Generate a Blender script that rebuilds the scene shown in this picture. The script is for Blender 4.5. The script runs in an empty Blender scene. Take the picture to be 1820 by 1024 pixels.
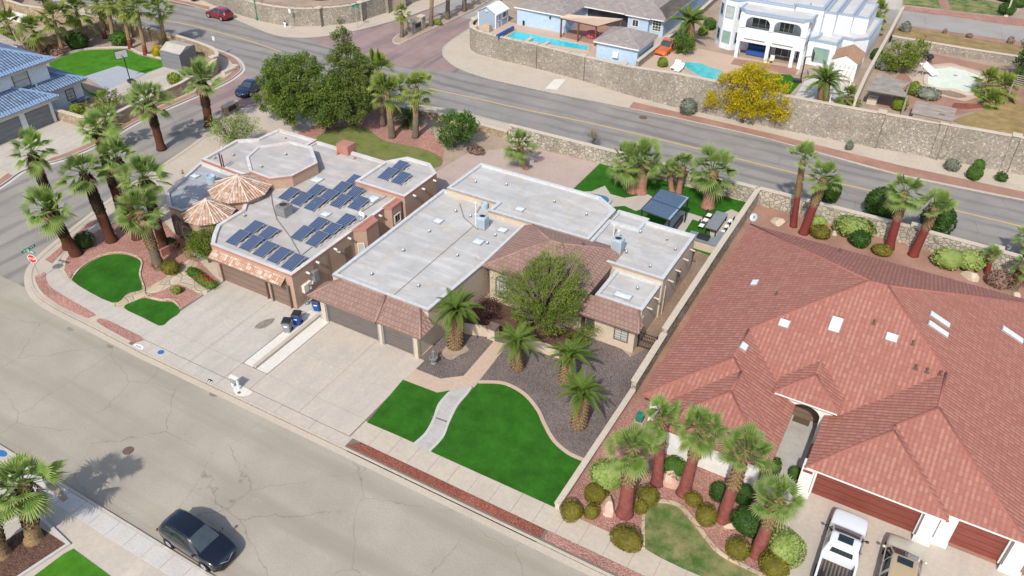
import bpy, bmesh, math, random
from mathutils import Vector, Matrix
R = math.radians
sc = bpy.context.scene
col = sc.collection
rnd = random.Random(7)

# ------------------------------------------------------------------ camera
F, PITCH, YAW, ROLL, CH = 1450.0, R(36.35), R(-29.32), R(0.69), 40.0
cp, sp, cy, sy = math.cos(PITCH), math.sin(PITCH), math.cos(YAW), math.sin(YAW)
fw = Vector((sy*cp, cy*cp, -sp)); r0 = Vector((cy, -sy, 0)); u0 = r0.cross(fw)
rt = r0*math.cos(ROLL) + u0*math.sin(ROLL); up = u0*math.cos(ROLL) - r0*math.sin(ROLL)
CAM = Vector((0, 0, CH))
def P(px, py, z=0.12):
    """survey of the photograph: the point at height z seen at a pixel of the 1820-wide picture"""
    d = fw*F + rt*(px-910) - up*(py-512)
    return CAM + d*((z-CH)/d.z)
def XY(px, py, z=0.12):
    p = P(px, py, z); return (p.x, p.y)
cam_d = bpy.data.cameras.new("camera"); cam = bpy.data.objects.new("camera", cam_d); col.objects.link(cam)
cam_d.sensor_width = 36; cam_d.lens = 36*F/1820; cam_d.clip_end = 3000; cam_d.clip_start = 0.5
m = Matrix((rt, up, -fw)).transposed().to_4x4(); m.translation = CAM; cam.matrix_world = m
sc.camera = cam

# ------------------------------------------------------------------ light
w = bpy.data.worlds.new("World"); sc.world = w; w.use_nodes = True
nt = w.node_tree; bg = nt.nodes["Background"]
sky = nt.nodes.new("ShaderNodeTexSky"); sky.sky_type = 'NISHITA'; sky.sun_disc = False
S = Vector((0.19, -1.0, 1.05)).normalized()
sky.sun_elevation = math.asin(S.z); sky.sun_rotation = math.atan2(S.x, S.y); sky.altitude = 1100; sky.air_density = 1.0; sky.dust_density = 3.5; sky.ozone_density = 1.0
tint = nt.nodes.new('ShaderNodeMix'); tint.data_type = 'RGBA'; tint.blend_type = 'MULTIPLY'; tint.inputs[0].default_value = 1; tint.inputs[7].default_value = (1.07, 1.0, .91, 1)
nt.links.new(sky.outputs[0], tint.inputs[6]); nt.links.new(tint.outputs[2], bg.inputs[0]); bg.inputs[1].default_value = 0.15
sl = bpy.data.lights.new("sun", 'SUN'); sl.energy = 2.7; sl.angle = R(0.7); sl.color = (1, .94, .85)
so = bpy.data.objects.new("sun", sl); col.objects.link(so); so.rotation_euler = S.to_track_quat('Z', 'Y').to_euler()
sc.view_settings.view_transform = 'Standard'; sc.view_settings.look = 'None'
sc.view_settings.exposure = 0.62; sc.view_settings.gamma = 1

# ------------------------------------------------------------------ materials
class N:
    def __init__(s, name):
        s.m = bpy.data.materials.new(name); s.m.use_nodes = True
        s.t = s.m.node_tree; s.b = s.t.nodes["Principled BSDF"]
    def n(s, typ, **k):
        x = s.t.nodes.new("ShaderNode"+typ)
        for a, v in k.items():
            if a.startswith('i_'): x.inputs[a[2:].replace('_', ' ')].default_value = v
            else: setattr(x, a, v)
        return x
    def l(s, a, b): s.t.links.new(a, b)
    def pos(s): return s.n("NewGeometry").outputs["Position"]
    def scaled(s, src, sx, sy, sz):
        mp = s.n("Mapping"); mp.inputs["Scale"].default_value = (sx, sy, sz); s.l(src, mp.inputs[0]); return mp.outputs[0]
    def noise(s, src, scale, detail=4, rough=.6):
        x = s.n("TexNoise"); x.inputs["Scale"].default_value = scale; x.inputs["Detail"].default_value = detail
        x.inputs["Roughness"].default_value = rough
        if src is not None: s.l(src, x.inputs["Vector"])
        return x.outputs["Fac"]
    def ramp(s, src, stops, interp='LINEAR'):
        x = s.n("ValToRGB"); e = x.color_ramp.elements; x.color_ramp.interpolation = interp
        while len(e) < len(stops): e.new(.5)
        for a, (p, c) in zip(e, stops):
            a.position = p; a.color = (*c, 1) if not isinstance(c, (int, float)) else (c, c, c, 1)
        s.l(src, x.inputs[0]); return x.outputs[0]
    def mix(s, f, a, b, mode='MIX'):
        x = s.n("Mix", data_type='RGBA', blend_type=mode)
        for i, v in ((0, f), (6, a), (7, b)):
            if isinstance(v, (int, float)): x.inputs[i].default_value = v
            elif isinstance(v, tuple): x.inputs[i].default_value = (*v, 1)
            else: s.l(v, x.inputs[i])
        return x.outputs[2]
    def math(s, op, a, b=0.0, c=None):
        x = s.n("Math", operation=op)
        for i, v in enumerate((a, b) if c is None else (a, b, c)):
            if isinstance(v, (int, float)): x.inputs[i].default_value = v
            else: s.l(v, x.inputs[i])
        return x.outputs[0]
    def bump(s, h, dist, strength=1.0):
        x = s.n("Bump"); x.inputs["Distance"].default_value = dist; x.inputs["Strength"].default_value = strength
        s.l(h, x.inputs["Height"]); s.l(x.outputs[0], s.b.inputs["Normal"])
    def out(s, c=None, rough=.85, metal=0, spec=.3):
        if c is not None:
            if isinstance(c, tuple): s.b.inputs["Base Color"].default_value = (*c, 1)
            else: s.l(c, s.b.inputs["Base Color"])
        if isinstance(rough, (int, float)): s.b.inputs["Roughness"].default_value = rough
        else: s.l(rough, s.b.inputs["Roughness"])
        s.b.inputs["Metallic"].default_value = metal
        s.b.inputs["Specular IOR Level"].default_value = spec
        return s.m

def plain(name, c, rough=.7, metal=0, var=.12, scale=3.0, spec=.4):
    k = N(name); p = k.pos()
    d = tuple(x*(1-var) for x in c); e = tuple(min(1, x*(1+var)) for x in c)
    return k.out(k.ramp(k.noise(p, scale, 5), [(.3, d), (.7, e)]), rough, metal, spec)
def stained(name, c, dirt, scale=.5, amt=.5, fine=6.0, rough=.85, bump=.0, streak=0):
    k = N(name); p = k.pos()
    a = k.ramp(k.noise(p, fine, 4), [(.3, tuple(x*.9 for x in c)), (.7, tuple(x*1.08 for x in c))])
    f = k.ramp(k.noise(p, scale, 6, .65), [(.48, 0.0), (.75, amt)])
    if bump: k.bump(k.noise(p, fine*3, 4), bump)
    if streak:
        s_ = k.noise(k.scaled(p, 1.1, .10, 1), 1.0, 5, .65); a = k.mix(k.ramp(s_, [(.45, 0.0), (.7, .6)]), a, dirt)
        a = k.mix(k.ramp(k.noise(p, .55, 3), [(.6, 0.0), (.75, .35)]), a, tuple(min(1, x*1.25) for x in c))
    return k.out(k.mix(f, a, dirt), rough)
def gravel(name, cols, scale, bump=.03, patch=None):
    k = N(name); p = k.pos()
    v = k.n("TexVoronoi"); v.inputs["Scale"].default_value = scale; k.l(p, v.inputs["Vector"])
    sep = k.n("SeparateColor"); k.l(v.outputs["Color"], sep.inputs[0])
    c = k.ramp(sep.outputs[0], [(i/(len(cols)-1), x) for i, x in enumerate(cols)])
    f = k.ramp(k.noise(p, .35, 4), [(.35, .82), (.7, 1.12)])
    c = k.mix(1.0, c, f, 'MULTIPLY')
    if patch: c = k.mix(k.ramp(k.noise(p, .25, 5), [(.55, 0.0), (.75, .6)]), c, patch)
    k.bump(k.math('SUBTRACT', 1.0, v.outputs["Distance"]), bump)
    return k.out(c, .95, 0, .1)
def stones(name, cols, scale, mortar, width=.035, squash=1.0):
    k = N(name); p = k.scaled(k.pos(), 1, 1, squash)
    wv = k.n("TexNoise"); wv.inputs["Scale"].default_value = scale*.55; k.l(p, wv.inputs["Vector"])
    mx = k.n("Mix", data_type='RGBA', blend_type='LINEAR_LIGHT'); mx.inputs[0].default_value = .5/scale
    k.l(p, mx.inputs[6]); k.l(wv.outputs["Color"], mx.inputs[7]); p2 = mx.outputs[2]
    v = k.n("TexVoronoi"); e = k.n("TexVoronoi", feature='DISTANCE_TO_EDGE')
    for x in (v, e): x.inputs["Scale"].default_value = scale; k.l(p2, x.inputs["Vector"])
    sep = k.n("SeparateColor"); k.l(v.outputs["Color"], sep.inputs[0])
    c = k.ramp(sep.outputs[0], [(i/(len(cols)-1), x) for i, x in enumerate(cols)])
    c = k.mix(1.0, c, k.ramp(k.noise(p, .35, 5), [(.35, .80), (.7, 1.15)]), 'MULTIPLY')
    c = k.mix(k.ramp(k.noise(k.scaled(p, 1.3, 1.3, .2), .9, 4), [(.55, 0.0), (.8, .45)]), c, mortar)
    f = k.ramp(e.outputs["Distance"], [(width*.5, 1.0), (width*1.4, 0.0)])
    k.bump(k.ramp(e.outputs["Distance"], [(0, 0.0), (width*3, 1.0)]), .04)
    return k.out(k.mix(f, c, mortar), .9, 0, .2)
def tiles(name, cols, u=.3, v=.38, barrel=.05, dark=(.1, .05, .04), grout=0.0, edge=.10, painted_shine=False, bd=.06):
    k = N(name); uv = k.n("UVMap").outputs[0]
    s = k.n("SeparateXYZ"); k.l(uv, s.inputs[0])
    V = k.math('DIVIDE', s.outputs[1], v); row = k.math('FLOOR', V)
    half = k.math('MULTIPLY', k.math('MODULO', row, 2.0), .5*grout and .5)
    U = k.math('ADD', k.math('DIVIDE', s.outputs[0], u), half); c_ = k.math('FLOOR', U)
    cb = k.n("CombineXYZ"); k.l(c_, cb.inputs[0]); k.l(row, cb.inputs[1])
    wn = k.n("TexWhiteNoise", noise_dimensions='2D'); k.l(cb.outputs[0], wn.inputs["Vector"])
    hi_c = cols[-1] if painted_shine else None; cols = cols[:-1] if painted_shine else cols
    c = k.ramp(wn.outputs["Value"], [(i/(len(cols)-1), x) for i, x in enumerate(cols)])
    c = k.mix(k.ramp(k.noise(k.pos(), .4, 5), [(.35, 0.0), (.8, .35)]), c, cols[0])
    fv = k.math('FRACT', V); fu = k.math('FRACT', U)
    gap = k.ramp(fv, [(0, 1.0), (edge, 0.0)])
    if painted_shine:
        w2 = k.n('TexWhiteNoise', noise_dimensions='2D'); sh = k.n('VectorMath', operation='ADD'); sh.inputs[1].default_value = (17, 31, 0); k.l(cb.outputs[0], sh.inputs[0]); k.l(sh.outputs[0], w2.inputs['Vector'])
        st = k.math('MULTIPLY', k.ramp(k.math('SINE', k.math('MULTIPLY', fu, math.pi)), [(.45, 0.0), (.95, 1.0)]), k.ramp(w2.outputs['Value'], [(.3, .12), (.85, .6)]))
        c = k.mix(st, c, hi_c)  # sunlit highlight painted along each tile barrel, strength random per tile
    if grout:
        g2 = k.ramp(k.math('ABSOLUTE', k.math('SUBTRACT', fu, .5)), [(.44, 0.0), (.5, .8)])
        gap = k.math('MAXIMUM', gap, g2)
    c = k.mix(gap, c, dark)  # row edges paint in the course shadows; grout adds real joints
    h = k.math('MULTIPLY', k.math('SINE', k.math('MULTIPLY', fu, math.pi)), barrel/.05)
    h = k.math('ADD', h, k.math('MULTIPLY', k.math('SUBTRACT', 1.0, fv), .8))
    k.bump(h, bd)
    return k.out(c, .8, 0, .25)
def leafmat(name, dark, light, tip=None, trans=.25, scale=1.2):
    k = N(name); oi = k.n("ObjectInfo").outputs["Random"]
    p = k.n("TexCoord").outputs["Object"]
    c = k.ramp(k.noise(p, scale, 3), [(.3, dark), (.7, light)])
    c = k.mix(1.0, c, k.ramp(oi, [(0, .85), (1, 1.15)]), 'MULTIPLY')
    if tip:
        s = k.n("SeparateXYZ"); k.l(k.n("UVMap").outputs[0], s.inputs[0])
        c = k.mix(k.ramp(s.outputs[1], [(.4, 0.0), (1.0, .8)]), c, tip)
    k.out(c, .6, 0, .25)
    tr = k.n("BsdfTranslucent"); k.l(c, tr.inputs[0])
    ms = k.n("MixShader"); ms.inputs[0].default_value = trans
    k.l(k.b.outputs[0], ms.inputs[1]); k.l(tr.outputs[0], ms.inputs[2])
    k.l(ms.outputs[0], k.t.nodes["Material Output"].inputs[0])
    return k.m
def paintmat(name, c, rough=.25, metal=.0, coat=1.0):
    k = N(name); k.out(c, rough, metal, .5); k.b.inputs["Coat Weight"].default_value = coat; k.b.inputs["Coat Roughness"].default_value = .06
    return k.m

MT = {}
# streets
def street(name, c1, c2, crack, cs, cracks=.5, lane=None, stain=(.1, .09, .08)):
    k = N(name); p = k.pos()
    a = k.ramp(k.noise(p, .25, 6, .6), [(.3, c1), (.72, c2)])
    sp_ = k.ramp(k.noise(p, 9.0, 5, .7), [(.3, .86), (.7, 1.12)])
    a = k.mix(1.0, a, sp_, 'MULTIPLY')
    if lane:
        ax, off, per = lane
        s = k.n("SeparateXYZ"); k.l(p, s.inputs[0])
        t = k.math('ADD', s.outputs[ax], k.math('MULTIPLY', k.noise(p, .08, 3), 2.2))
        wv = k.math('SINE', k.math('MULTIPLY', k.math('SUBTRACT', t, off), 2*math.pi/per))
        st = k.noise(k.scaled(p, *( (.05, .9, 1) if ax == 1 else (.9, .05, 1))), 1.0, 5, .6)
        f = k.math('ADD', k.math('MULTIPLY', wv, .28), k.math('MULTIPLY', k.math('SUBTRACT', st, .5), 1.6))
        a = k.mix(k.ramp(f, [(-.05, 0.0), (.5, .85)]), a, stain)
    e = k.n("TexVoronoi", feature='DISTANCE_TO_EDGE'); e.inputs["Scale"].default_value = cs
    n2 = k.n("TexNoise"); n2.inputs["Scale"].default_value = .9; n2.inputs["Detail"].default_value = 6; k.l(p, n2.inputs["Vector"])
    mx = k.n("Mix", data_type='RGBA', blend_type='LINEAR_LIGHT'); mx.inputs[0].default_value = .42
    k.l(p, mx.inputs[6]); k.l(n2.outputs["Color"], mx.inputs[7]); k.l(mx.outputs[2], e.inputs["Vector"])
    f = k.ramp(e.outputs["Distance"], [(.0014, 1.0), (.0045, 0.0)])
    f = k.math('MULTIPLY', f, k.ramp(k.noise(p, .22, 3), [(.33, 0.0), (.5, cracks)]))
    a = k.mix(f, a, crack)
    b = k.ramp(k.noise(p, .5, 3), [(.68, 0.0), (.8, .4)])
    a = k.mix(b, a, tuple(min(1, x*1.15) for x in c2))
    k.bump(k.noise(p, 30, 3), .01)
    return k.out(a, .9, 0, .2)
MT['front_st'] = street('tan_asphalt', (.30, .268, .22), (.375, .338, .282), (.14, .115, .09), .17, .6, (1, 20.6, 4.4), (.275, .243, .196))
MT['road'] = street('grey_asphalt', (.215, .203, .192), (.28, .265, .245), (.09, .085, .08), .12, .5, (1, 81.2, 2.1), (.135, .130, .130))
MT['side_st'] = street('worn_asphalt', (.235, .22, .20), (.30, .28, .25), (.09, .08, .07), .12, .5, (0, -74.5, 2.2), (.16, .152, .148))
MT['far_st'] = street('pale_asphalt', (.26, .25, .235), (.33, .315, .29), (.11, .1, .09), .1, .4)
MT['brickroad'] = street('pink_pavers', (.235, .165, .155), (.33, .25, .23), (.12, .09, .09), .3, .3, (0, -66, 5.0), (.15, .125, .135))
MT['concrete'] = stained('concrete', (.45, .415, .365), (.345, .315, .275), .3, .8, 5, streak=1)
MT['concrete_w'] = stained('new_concrete', (.60, .575, .52), (.5, .46, .4), .5, .4, 5)
MT['walk'] = stained('sidewalk_concrete', (.45, .395, .325), (.36, .315, .255), .35, .7, 5)
MT['pinkwalk'] = stained('pink_concrete', (.46, .35, .27), (.40, .3, .235), .3, .6, 5)
MT['concrete_g'] = stained('grey_concrete', (.47, .455, .43), (.36, .345, .32), .9, .5, 7)
MT['drive_c'] = stained('tan_concrete', (.455, .40, .338), (.37, .34, .305), .4, .9, 5, streak=1)
MT['stamped'] = stained('stamped_slab', (.40, .385, .365), (.29, .28, .265), 1.2, .8, 6)
MT['mat'] = plain('door_mat', (.10, .075, .05), .95)
MT['screen'] = plain('windscreen', (.045, .06, .068), .06, 0, .2, 2, .8)
MT['bluecourt'] = stained('court_slab', (.33, .36, .40), (.4, .41, .43), .5, .6, 5)
MT['dark_joint'] = plain('joint', (.16, .135, .11), .95)
MT['paver'] = stained('pavers', (.41, .325, .285), (.33, .255, .22), .5, .6, 6)
MT['flag'] = stones('flagstone', [(.42, .33, .22), (.5, .42, .3), (.36, .29, .21), (.52, .45, .36)], 1.1, (.33, .27, .2), .03)
MT['dirt'] = gravel('dirt', [(.33, .26, .20), (.38, .30, .235), (.30, .235, .18)], 9, .01)
MT['browndirt'] = gravel('bare_soil', [(.235, .165, .12), (.285, .205, .15), (.21, .15, .11)], 9, .015)
MT['pink'] = gravel('pink_gravel', [(.29, .14, .115), (.38, .19, .155), (.43, .235, .19), (.50, .32, .27)], 15, .05)
MT['redrock'] = gravel('red_rock', [(.19, .06, .042), (.26, .09, .062), (.34, .14, .10)], 15, .05)
MT['grey_gravel'] = gravel('purple_grey_gravel', [(.085, .068, .064), (.155, .125, .117), (.24, .20, .185), (.125, .103, .097)], 20, .03, (.19, .155, .135))
MT['redground'] = gravel('terracotta_gravel', [(.29, .165, .125), (.36, .215, .165), (.32, .185, .14)], 16, .02)
MT['mulch'] = gravel('mulch', [(.09, .05, .04), (.15, .09, .07)], 9, .05)
def turf(name, a, b, dry=None, sc_=.5, thr=.5):
    k = N(name); p = k.pos()
    c = k.ramp(k.noise(p, 14, 5, .8), [(.3, a), (.7, b)])
    c = k.mix(1.0, c, k.ramp(k.noise(p, .7, 6, .7), [(.35, .74), (.68, 1.22)]), 'MULTIPLY')
    if dry: c = k.mix(k.ramp(k.noise(p, sc_, 6, .7), [(thr-.12, 0.0), (thr+.12, .9)]), c, dry)
    k.bump(k.noise(p, 40, 3), .03)
    return k.out(c, .95, 0, .08)
MT['turf'] = turf('artificial_turf', (.018, .088, .008), (.042, .155, .016))
MT['turf2'] = turf('bright_turf', (.045, .16, .012), (.075, .225, .02))
MT['lawn'] = turf('patchy_lawn', (.05, .105, .025), (.10, .165, .045), (.27, .24, .115), .8, .5)
MT['drylawn'] = turf('thin_lawn', (.10, .15, .03), (.15, .19, .05), (.2, .19, .075), .5, .5)
MT['straw'] = turf('dry_grass', (.25, .175, .075), (.36, .27, .125), (.2, .15, .075), .6, .6)
# walls
MT['rubble'] = stones('rubble_stone', [(.235, .215, .185), (.325, .295, .25), (.38, .345, .295), (.275, .25, .215), (.36, .30, .225), (.53, .49, .42)], 6.0, (.25, .228, .195), .02)
MT['yardstone'] = stones('yard_stone', [(.36, .33, .26), (.48, .44, .36), (.30, .275, .225), (.54, .5, .42)], 2.6, (.17, .15, .12), .035)
MT['tanstone'] = stones('tan_ledgestone', [(.38, .29, .19), (.48, .38, .26), (.31, .235, .155), (.55, .46, .34)], 3.2, (.26, .2, .14), .025, 1.8)
MT['cap'] = stained('wall_cap', (.50, .44, .36), (.4, .35, .28), .8, .5)
MT['st_pink'] = stained('pink_stucco', (.39, .27, .20), (.33, .22, .16), .7, .5, 4)
MT['trim_pink'] = stained('rose_trim', (.36, .165, .125), (.45, .25, .2), 1.0, .5, 5)
MT['st_tan'] = stained('tan_stucco', (.50, .42, .33), (.43, .35, .27), .6, .5, 4)
MT['st_white'] = stained('white_stucco', (.68, .67, .64), (.66, .66, .65), .5, .4, 4)
MT['st_ice'] = stained('ice_white_stucco', (.63, .665, .70), (.56, .60, .645), .5, .3, 4)
MT['st_blue'] = stained('blue_stucco', (.38, .50, .63), (.31, .44, .6), .5, .5, 3)
MT['st_pale'] = stained('pale_stucco', (.56, .60, .63), (.5, .54, .57), .5, .4, 3)
MT['trim_dark'] = plain('brown_trim', (.15, .11, .09), .7)
MT['trim_white'] = plain('white_trim', (.66, .66, .63), .6, 0, .04)
MT['trim_blue'] = plain('slate_trim', (.27, .34, .43), .6, 0, .06)
def roofcoat(name, c, d, rust):
    k = N(name); p = k.pos()
    a = k.ramp(k.noise(p, .5, 7, .7), [(.3, d), (.65, c)])
    st = k.noise(k.scaled(p, .4, 2.2, 1), .7, 5)
    a = k.mix(k.ramp(st, [(.5, 0.0), (.75, .65)]), a, tuple(min(1, x*1.3) for x in c))
    a = k.mix(k.ramp(k.noise(p, .9, 6, .75), [(.57, 0.0), (.74, .75)]), a, rust)
    s = k.n('SeparateXYZ'); k.l(p, s.inputs[0])
    for ax, per, am in ((0, 1.02, .16), (1, 9.1, .12)):
        f_ = k.math('ABSOLUTE', k.math('SUBTRACT', k.math('FRACT', k.math('DIVIDE', k.math('ADD', s.outputs[ax], k.math('MULTIPLY', k.noise(p, .5, 2), .12)), per)), .5))
        a = k.mix(k.ramp(f_, [(.47, 0.0), (.495, am)]), a, tuple(x*.6 for x in d))
    rg = k.noise(p, .33, 3, .5); a = k.mix(k.ramp(rg, [(.56, 0.0), (.585, .45), (.62, .08), (.7, .2)]), a, rust)
    return k.out(a, .8, 0, .3)
MT['flat'] = roofcoat('grey_roof_coating', (.45, .445, .43), (.345, .342, .335), (.40, .33, .25))
MT['flat2'] = roofcoat('mottled_roof_coating', (.44, .42, .40), (.32, .31, .305), (.42, .33, .26))
MT['flatlow'] = roofcoat('dark_roof_coating', (.36, .38, .40), (.24, .255, .275), (.42, .40, .36))
MT['flatw'] = roofcoat('white_roof_coating', (.52, .52, .515), (.44, .44, .44), (.55, .52, .47))
MT['coping'] = plain('metal_coping', (.48, .50, .51), .65, .0, .12)
MT['parcoat'] = roofcoat('parapet_coating', (.56, .55, .54), (.44, .43, .43), (.44, .36, .3))
MT['edge_tan'] = plain('brown_roof_edge', (.30, .25, .215), .7)
MT['t_red'] = tiles('red_tile', [(.268, .106, .081), (.302, .124, .096), (.284, .114, .088), (.41, .22, .165)], .29, .37, .06, (.23, .095, .075), painted_shine=True, edge=.09, bd=.02)  # last listed colour is the painted barrel highlight
MT['t_brown'] = tiles('brown_tile', [(.24, .15, .122), (.295, .19, .155), (.265, .168, .138)], .34, .40, .03, (.11, .06, .05), 1.0)
MT['t_blue'] = tiles('blue_tile', [(.11, .17, .275), (.19, .265, .38), (.145, .215, .325)], .34, .42, .09, (.04, .065, .12), 0, .22)
MT['t_grey'] = tiles('grey_shingle', [(.235, .205, .195), (.305, .27, .255), (.26, .23, .225), (.34, .3, .27)], .5, .3, .01, (.16, .14, .14), 1.0)
MT['t_tan'] = tiles('tan_shingle', [(.34, .2, .12), (.40, .25, .155), (.3, .18, .11)], .3, .16, .01, (.2, .12, .075), 1.0)
MT['t_clay'] = tiles('flaking_clay_tile', [(.36, .185, .11), (.50, .385, .30), (.38, .21, .135), (.58, .49, .42), (.42, .26, .18)], .24, .36, .05, (.24, .13, .085))
MT['cap_white'] = stained('flaked_ridge_tile', (.56, .49, .42), (.40, .24, .16), 3.5, .9, 6)
MT['cap_red'] = plain('red_ridge_tile', (.28, .108, .086), .85)
MT['cap_brown'] = plain('brown_ridge_tile', (.285, .17, .14), .8)
MT['cap_blue'] = plain('blue_ridge_tile', (.18, .27, .42), .7)
MT['cap_grey'] = plain('grey_ridge', (.27, .24, .23), .85)
def planks(name, c, rows, rough=.55, ax=2):
    k = N(name); p = k.pos(); s = k.n("SeparateXYZ"); k.l(p, s.inputs[0])
    f = k.math('FRACT', k.math('DIVIDE', s.outputs[ax], rows))
    a = k.ramp(k.noise(k.scaled(p, .7, .7, 14), 1.5, 5), [(.3, tuple(x*.75 for x in c)), (.7, tuple(x*1.25 for x in c))])
    g = k.ramp(f, [(0, .75), (.07, 0.0)])
    k.bump(k.ramp(f, [(0, 0.0), (.08, 1.0)]), .02)
    return k.out(k.mix(g, a, tuple(x*.45 for x in c)), rough, 0, .3)
MT['door_grey'] = planks('grey_wood_door', (.135, .118, .112), .3)
MT['door_brown'] = planks('brown_wood_door', (.185, .13, .10), .55)
MT['door_red'] = planks('mahogany_door', (.195, .055, .042), .53, .5)
MT['door_slate'] = planks('slate_door', (.17, .18, .19), .55)
MT['rustwood'] = planks('rust_timber', (.17, .065, .045), .2)
MT['oldwood'] = planks('weathered_timber', (.27, .235, .2), .2)
MT['glass'] = plain('window_glass', (.045, .055, .06), .08, 0, .4, 1.0, .7)
MT['glass_pale'] = plain('blind_glass', (.42, .45, .44), .25, 0, .12, 2.0, .6)
MT['glass_green'] = plain('green_glass', (.20, .33, .27), .15, 0, .2, 1.0, .7)
MT['skylight'] = plain('skylight_dome', (.58, .65, .70), .25, 0, .08, 2, .6)
MT['metal'] = plain('grey_metal', (.33, .36, .38), .45, .5, .1)
MT['galv'] = plain('galvanised_metal', (.5, .52, .53), .4, .6, .1)
MT['acblue'] = plain('ac_paint', (.40, .49, .57), .5, .2, .08)
MT['rib_blue'] = plain('ribbed_sheet', (.22, .31, .42), .5)
MT['rib_dark'] = plain('rib_dark_blue', (.07, .115, .19), .5)  # deep blue of the pavilion roof ribs
MT['oilstain'] = stained('oil_stain', (.20, .175, .145), (.30, .27, .23), 3, .8)
MT['black'] = plain('black_metal', (.02, .021, .024), .45)
MT['darkgap'] = plain('dark_void', (.03, .028, .026), .9)  # near-black colour of the fan grille disc
MT['white'] = plain('white_plastic', (.78, .78, .76), .4, 0, .03)
MT['pvc'] = plain('pale_pipe', (.66, .62, .55), .5, 0, .06)
MT['yellow'] = stained('yellow_line', (.46, .335, .14), (.33, .28, .19), 1.5, .7)
MT['paintwhite'] = stained('white_marking', (.72, .73, .73), (.5, .5, .5), 3, .5)
MT['paintblue'] = plain('blue_marking', (.03, .13, .38), .7)
MT['iron'] = plain('cast_iron', (.15, .105, .08), .8, .3, .2, 8)
MT['green_metal'] = plain('green_metal', (.02, .17, .11), .5)
MT['signgreen'] = plain('sign_green', (.005, .22, .14), .45)
MT['signred'] = plain('sign_red', (.45, .03, .025), .45)
MT['bin_blue'] = plain('blue_plastic', (.008, .065, .30), .4)
MT['bin_grey'] = plain('grey_plastic', (.19, .23, .255), .45)
MT['bin_lid'] = plain('black_plastic', (.022, .022, .024), .4)
MT['rock'] = stained('pink_boulder', (.52, .34, .265), (.62, .5, .43), 1.6, .7, 4, .9, .05)
MT['rock_tan'] = stained('tan_boulder', (.5, .42, .32), (.4, .33, .25), 1.6, .7, 4, .9, .05)
MT['terracotta'] = plain('terracotta', (.42, .18, .10), .8)
MT['stonegrey'] = plain('cast_stone', (.17, .17, .165), .9, 0, .25, 8)
MT['navyfab'] = plain('navy_cover', (.02, .07, .26), .7)
MT['redfab'] = plain('red_cloth', (.42, .09, .11), .9, 0, .4, 6)
MT['stick'] = plain('dry_twig', (.27, .225, .18), .9)
def solar():
    k = N('solar_cells'); uv = k.n("UVMap").outputs[0]; s = k.n("SeparateXYZ"); k.l(uv, s.inputs[0])
    g = None
    for i, n_ in ((0, 6), (1, 10)):
        f = k.math('FRACT', k.math('MULTIPLY', s.outputs[i], n_))
        l_ = k.ramp(k.math('ABSOLUTE', k.math('SUBTRACT', f, .5)), [(.38, 0.0), (.46, .8)])
        g = l_ if g is None else k.math('MAXIMUM', g, l_)
    c = k.ramp(k.noise(k.pos(), 1.2, 3), [(.3, (.005, .014, .055)), (.7, (.010, .026, .09))])
    return k.out(k.mix(g, c, (.26, .34, .46)), .35, 0, .25)
MT['solar'] = solar()
def water(name, a, b):
    k = N(name); p = k.pos()
    k.bump(k.noise(p, 2.2, 4), .03)
    c = k.ramp(k.noise(p, 1.6, 5, .7), [(.35, a), (.7, b)])
    return k.out(c, .06, 0, .5)
MT['water'] = water('pool_water', (.02, .40, .50), (.06, .56, .64))
MT['water2'] = water('teal_pool_water', (.03, .36, .38), (.12, .52, .52))
MT['water3'] = water('blue_pool_water', (.03, .14, .24), (.05, .2, .32))
MT['plaster'] = stained('pool_plaster', (.58, .63, .54), (.5, .53, .42), .5, .6, 3)
# plants
MT['fan'] = leafmat('fan_leaf', (.065, .145, .018), (.185, .285, .05), (.44, .49, .21), .32, 1.5)
MT['fan_far'] = leafmat('fan_leaf_far', (.075, .14, .015), (.21, .27, .045), (.38, .40, .11), .3, 1.5)
MT['date'] = leafmat('date_frond', (.045, .105, .012), (.12, .19, .028), (.24, .28, .06), .22, 1.5)
MT['deadfrond'] = leafmat('dead_frond', (.22, .16, .085), (.36, .28, .16), None, .15)
def barkmat(name, a, b, scale=7, z=3.0):
    k = N(name); p = k.n("TexCoord").outputs["Object"]
    n_ = k.noise(k.scaled(p, 1, 1, z), scale, 5, .7)
    k.bump(n_, .15); return k.out(k.ramp(n_, [(.32, tuple(x*.85 for x in a)), (.55, a), (.72, b)]), .95, 0, .1)
MT['bark_red'] = barkmat('red_brown_bark', (.12, .05, .03), (.24, .12, .075))
MT['bark_grey'] = barkmat('grey_bark', (.19, .15, .11), (.33, .27, .2))
MT['boots'] = barkmat('leaf_base_boots', (.30, .205, .11), (.60, .46, .28), 9, 1)
MT['boots_dark'] = barkmat('dark_leaf_bases', (.06, .04, .026), (.20, .145, .09), 9, 1)
MT['redpaint'] = plain('red_painted_trunk', (.165, .03, .024), .7, 0, .15, 5)
MT['rose'] = plain('rose_brown_trunk', (.30, .15, .11), .85, 0, .25, 4)
MT['redpaint2'] = plain('faded_red_trunk', (.20, .06, .05), .8, 0, .3, 3)
MT['bark'] = barkmat('tree_bark', (.13, .10, .075), (.26, .21, .165))
MT['l_mesq'] = leafmat('bright_leaf', (.095, .175, .014), (.225, .30, .036), None, .35, .5)
MT['l_pine'] = leafmat('pine_needles', (.068, .13, .018), (.195, .25, .044), None, .3, .45)
MT['l_pine2'] = leafmat('olive_needles', (.08, .13, .026), (.20, .245, .056), None, .3, .45)
MT['l_shrub'] = leafmat('dark_green_leaf', (.035, .10, .012), (.11, .21, .03), None, .28, .9)
MT['l_dark'] = leafmat('deep_green_leaf', (.022, .06, .010), (.06, .125, .02), None, .2, .9)
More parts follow.
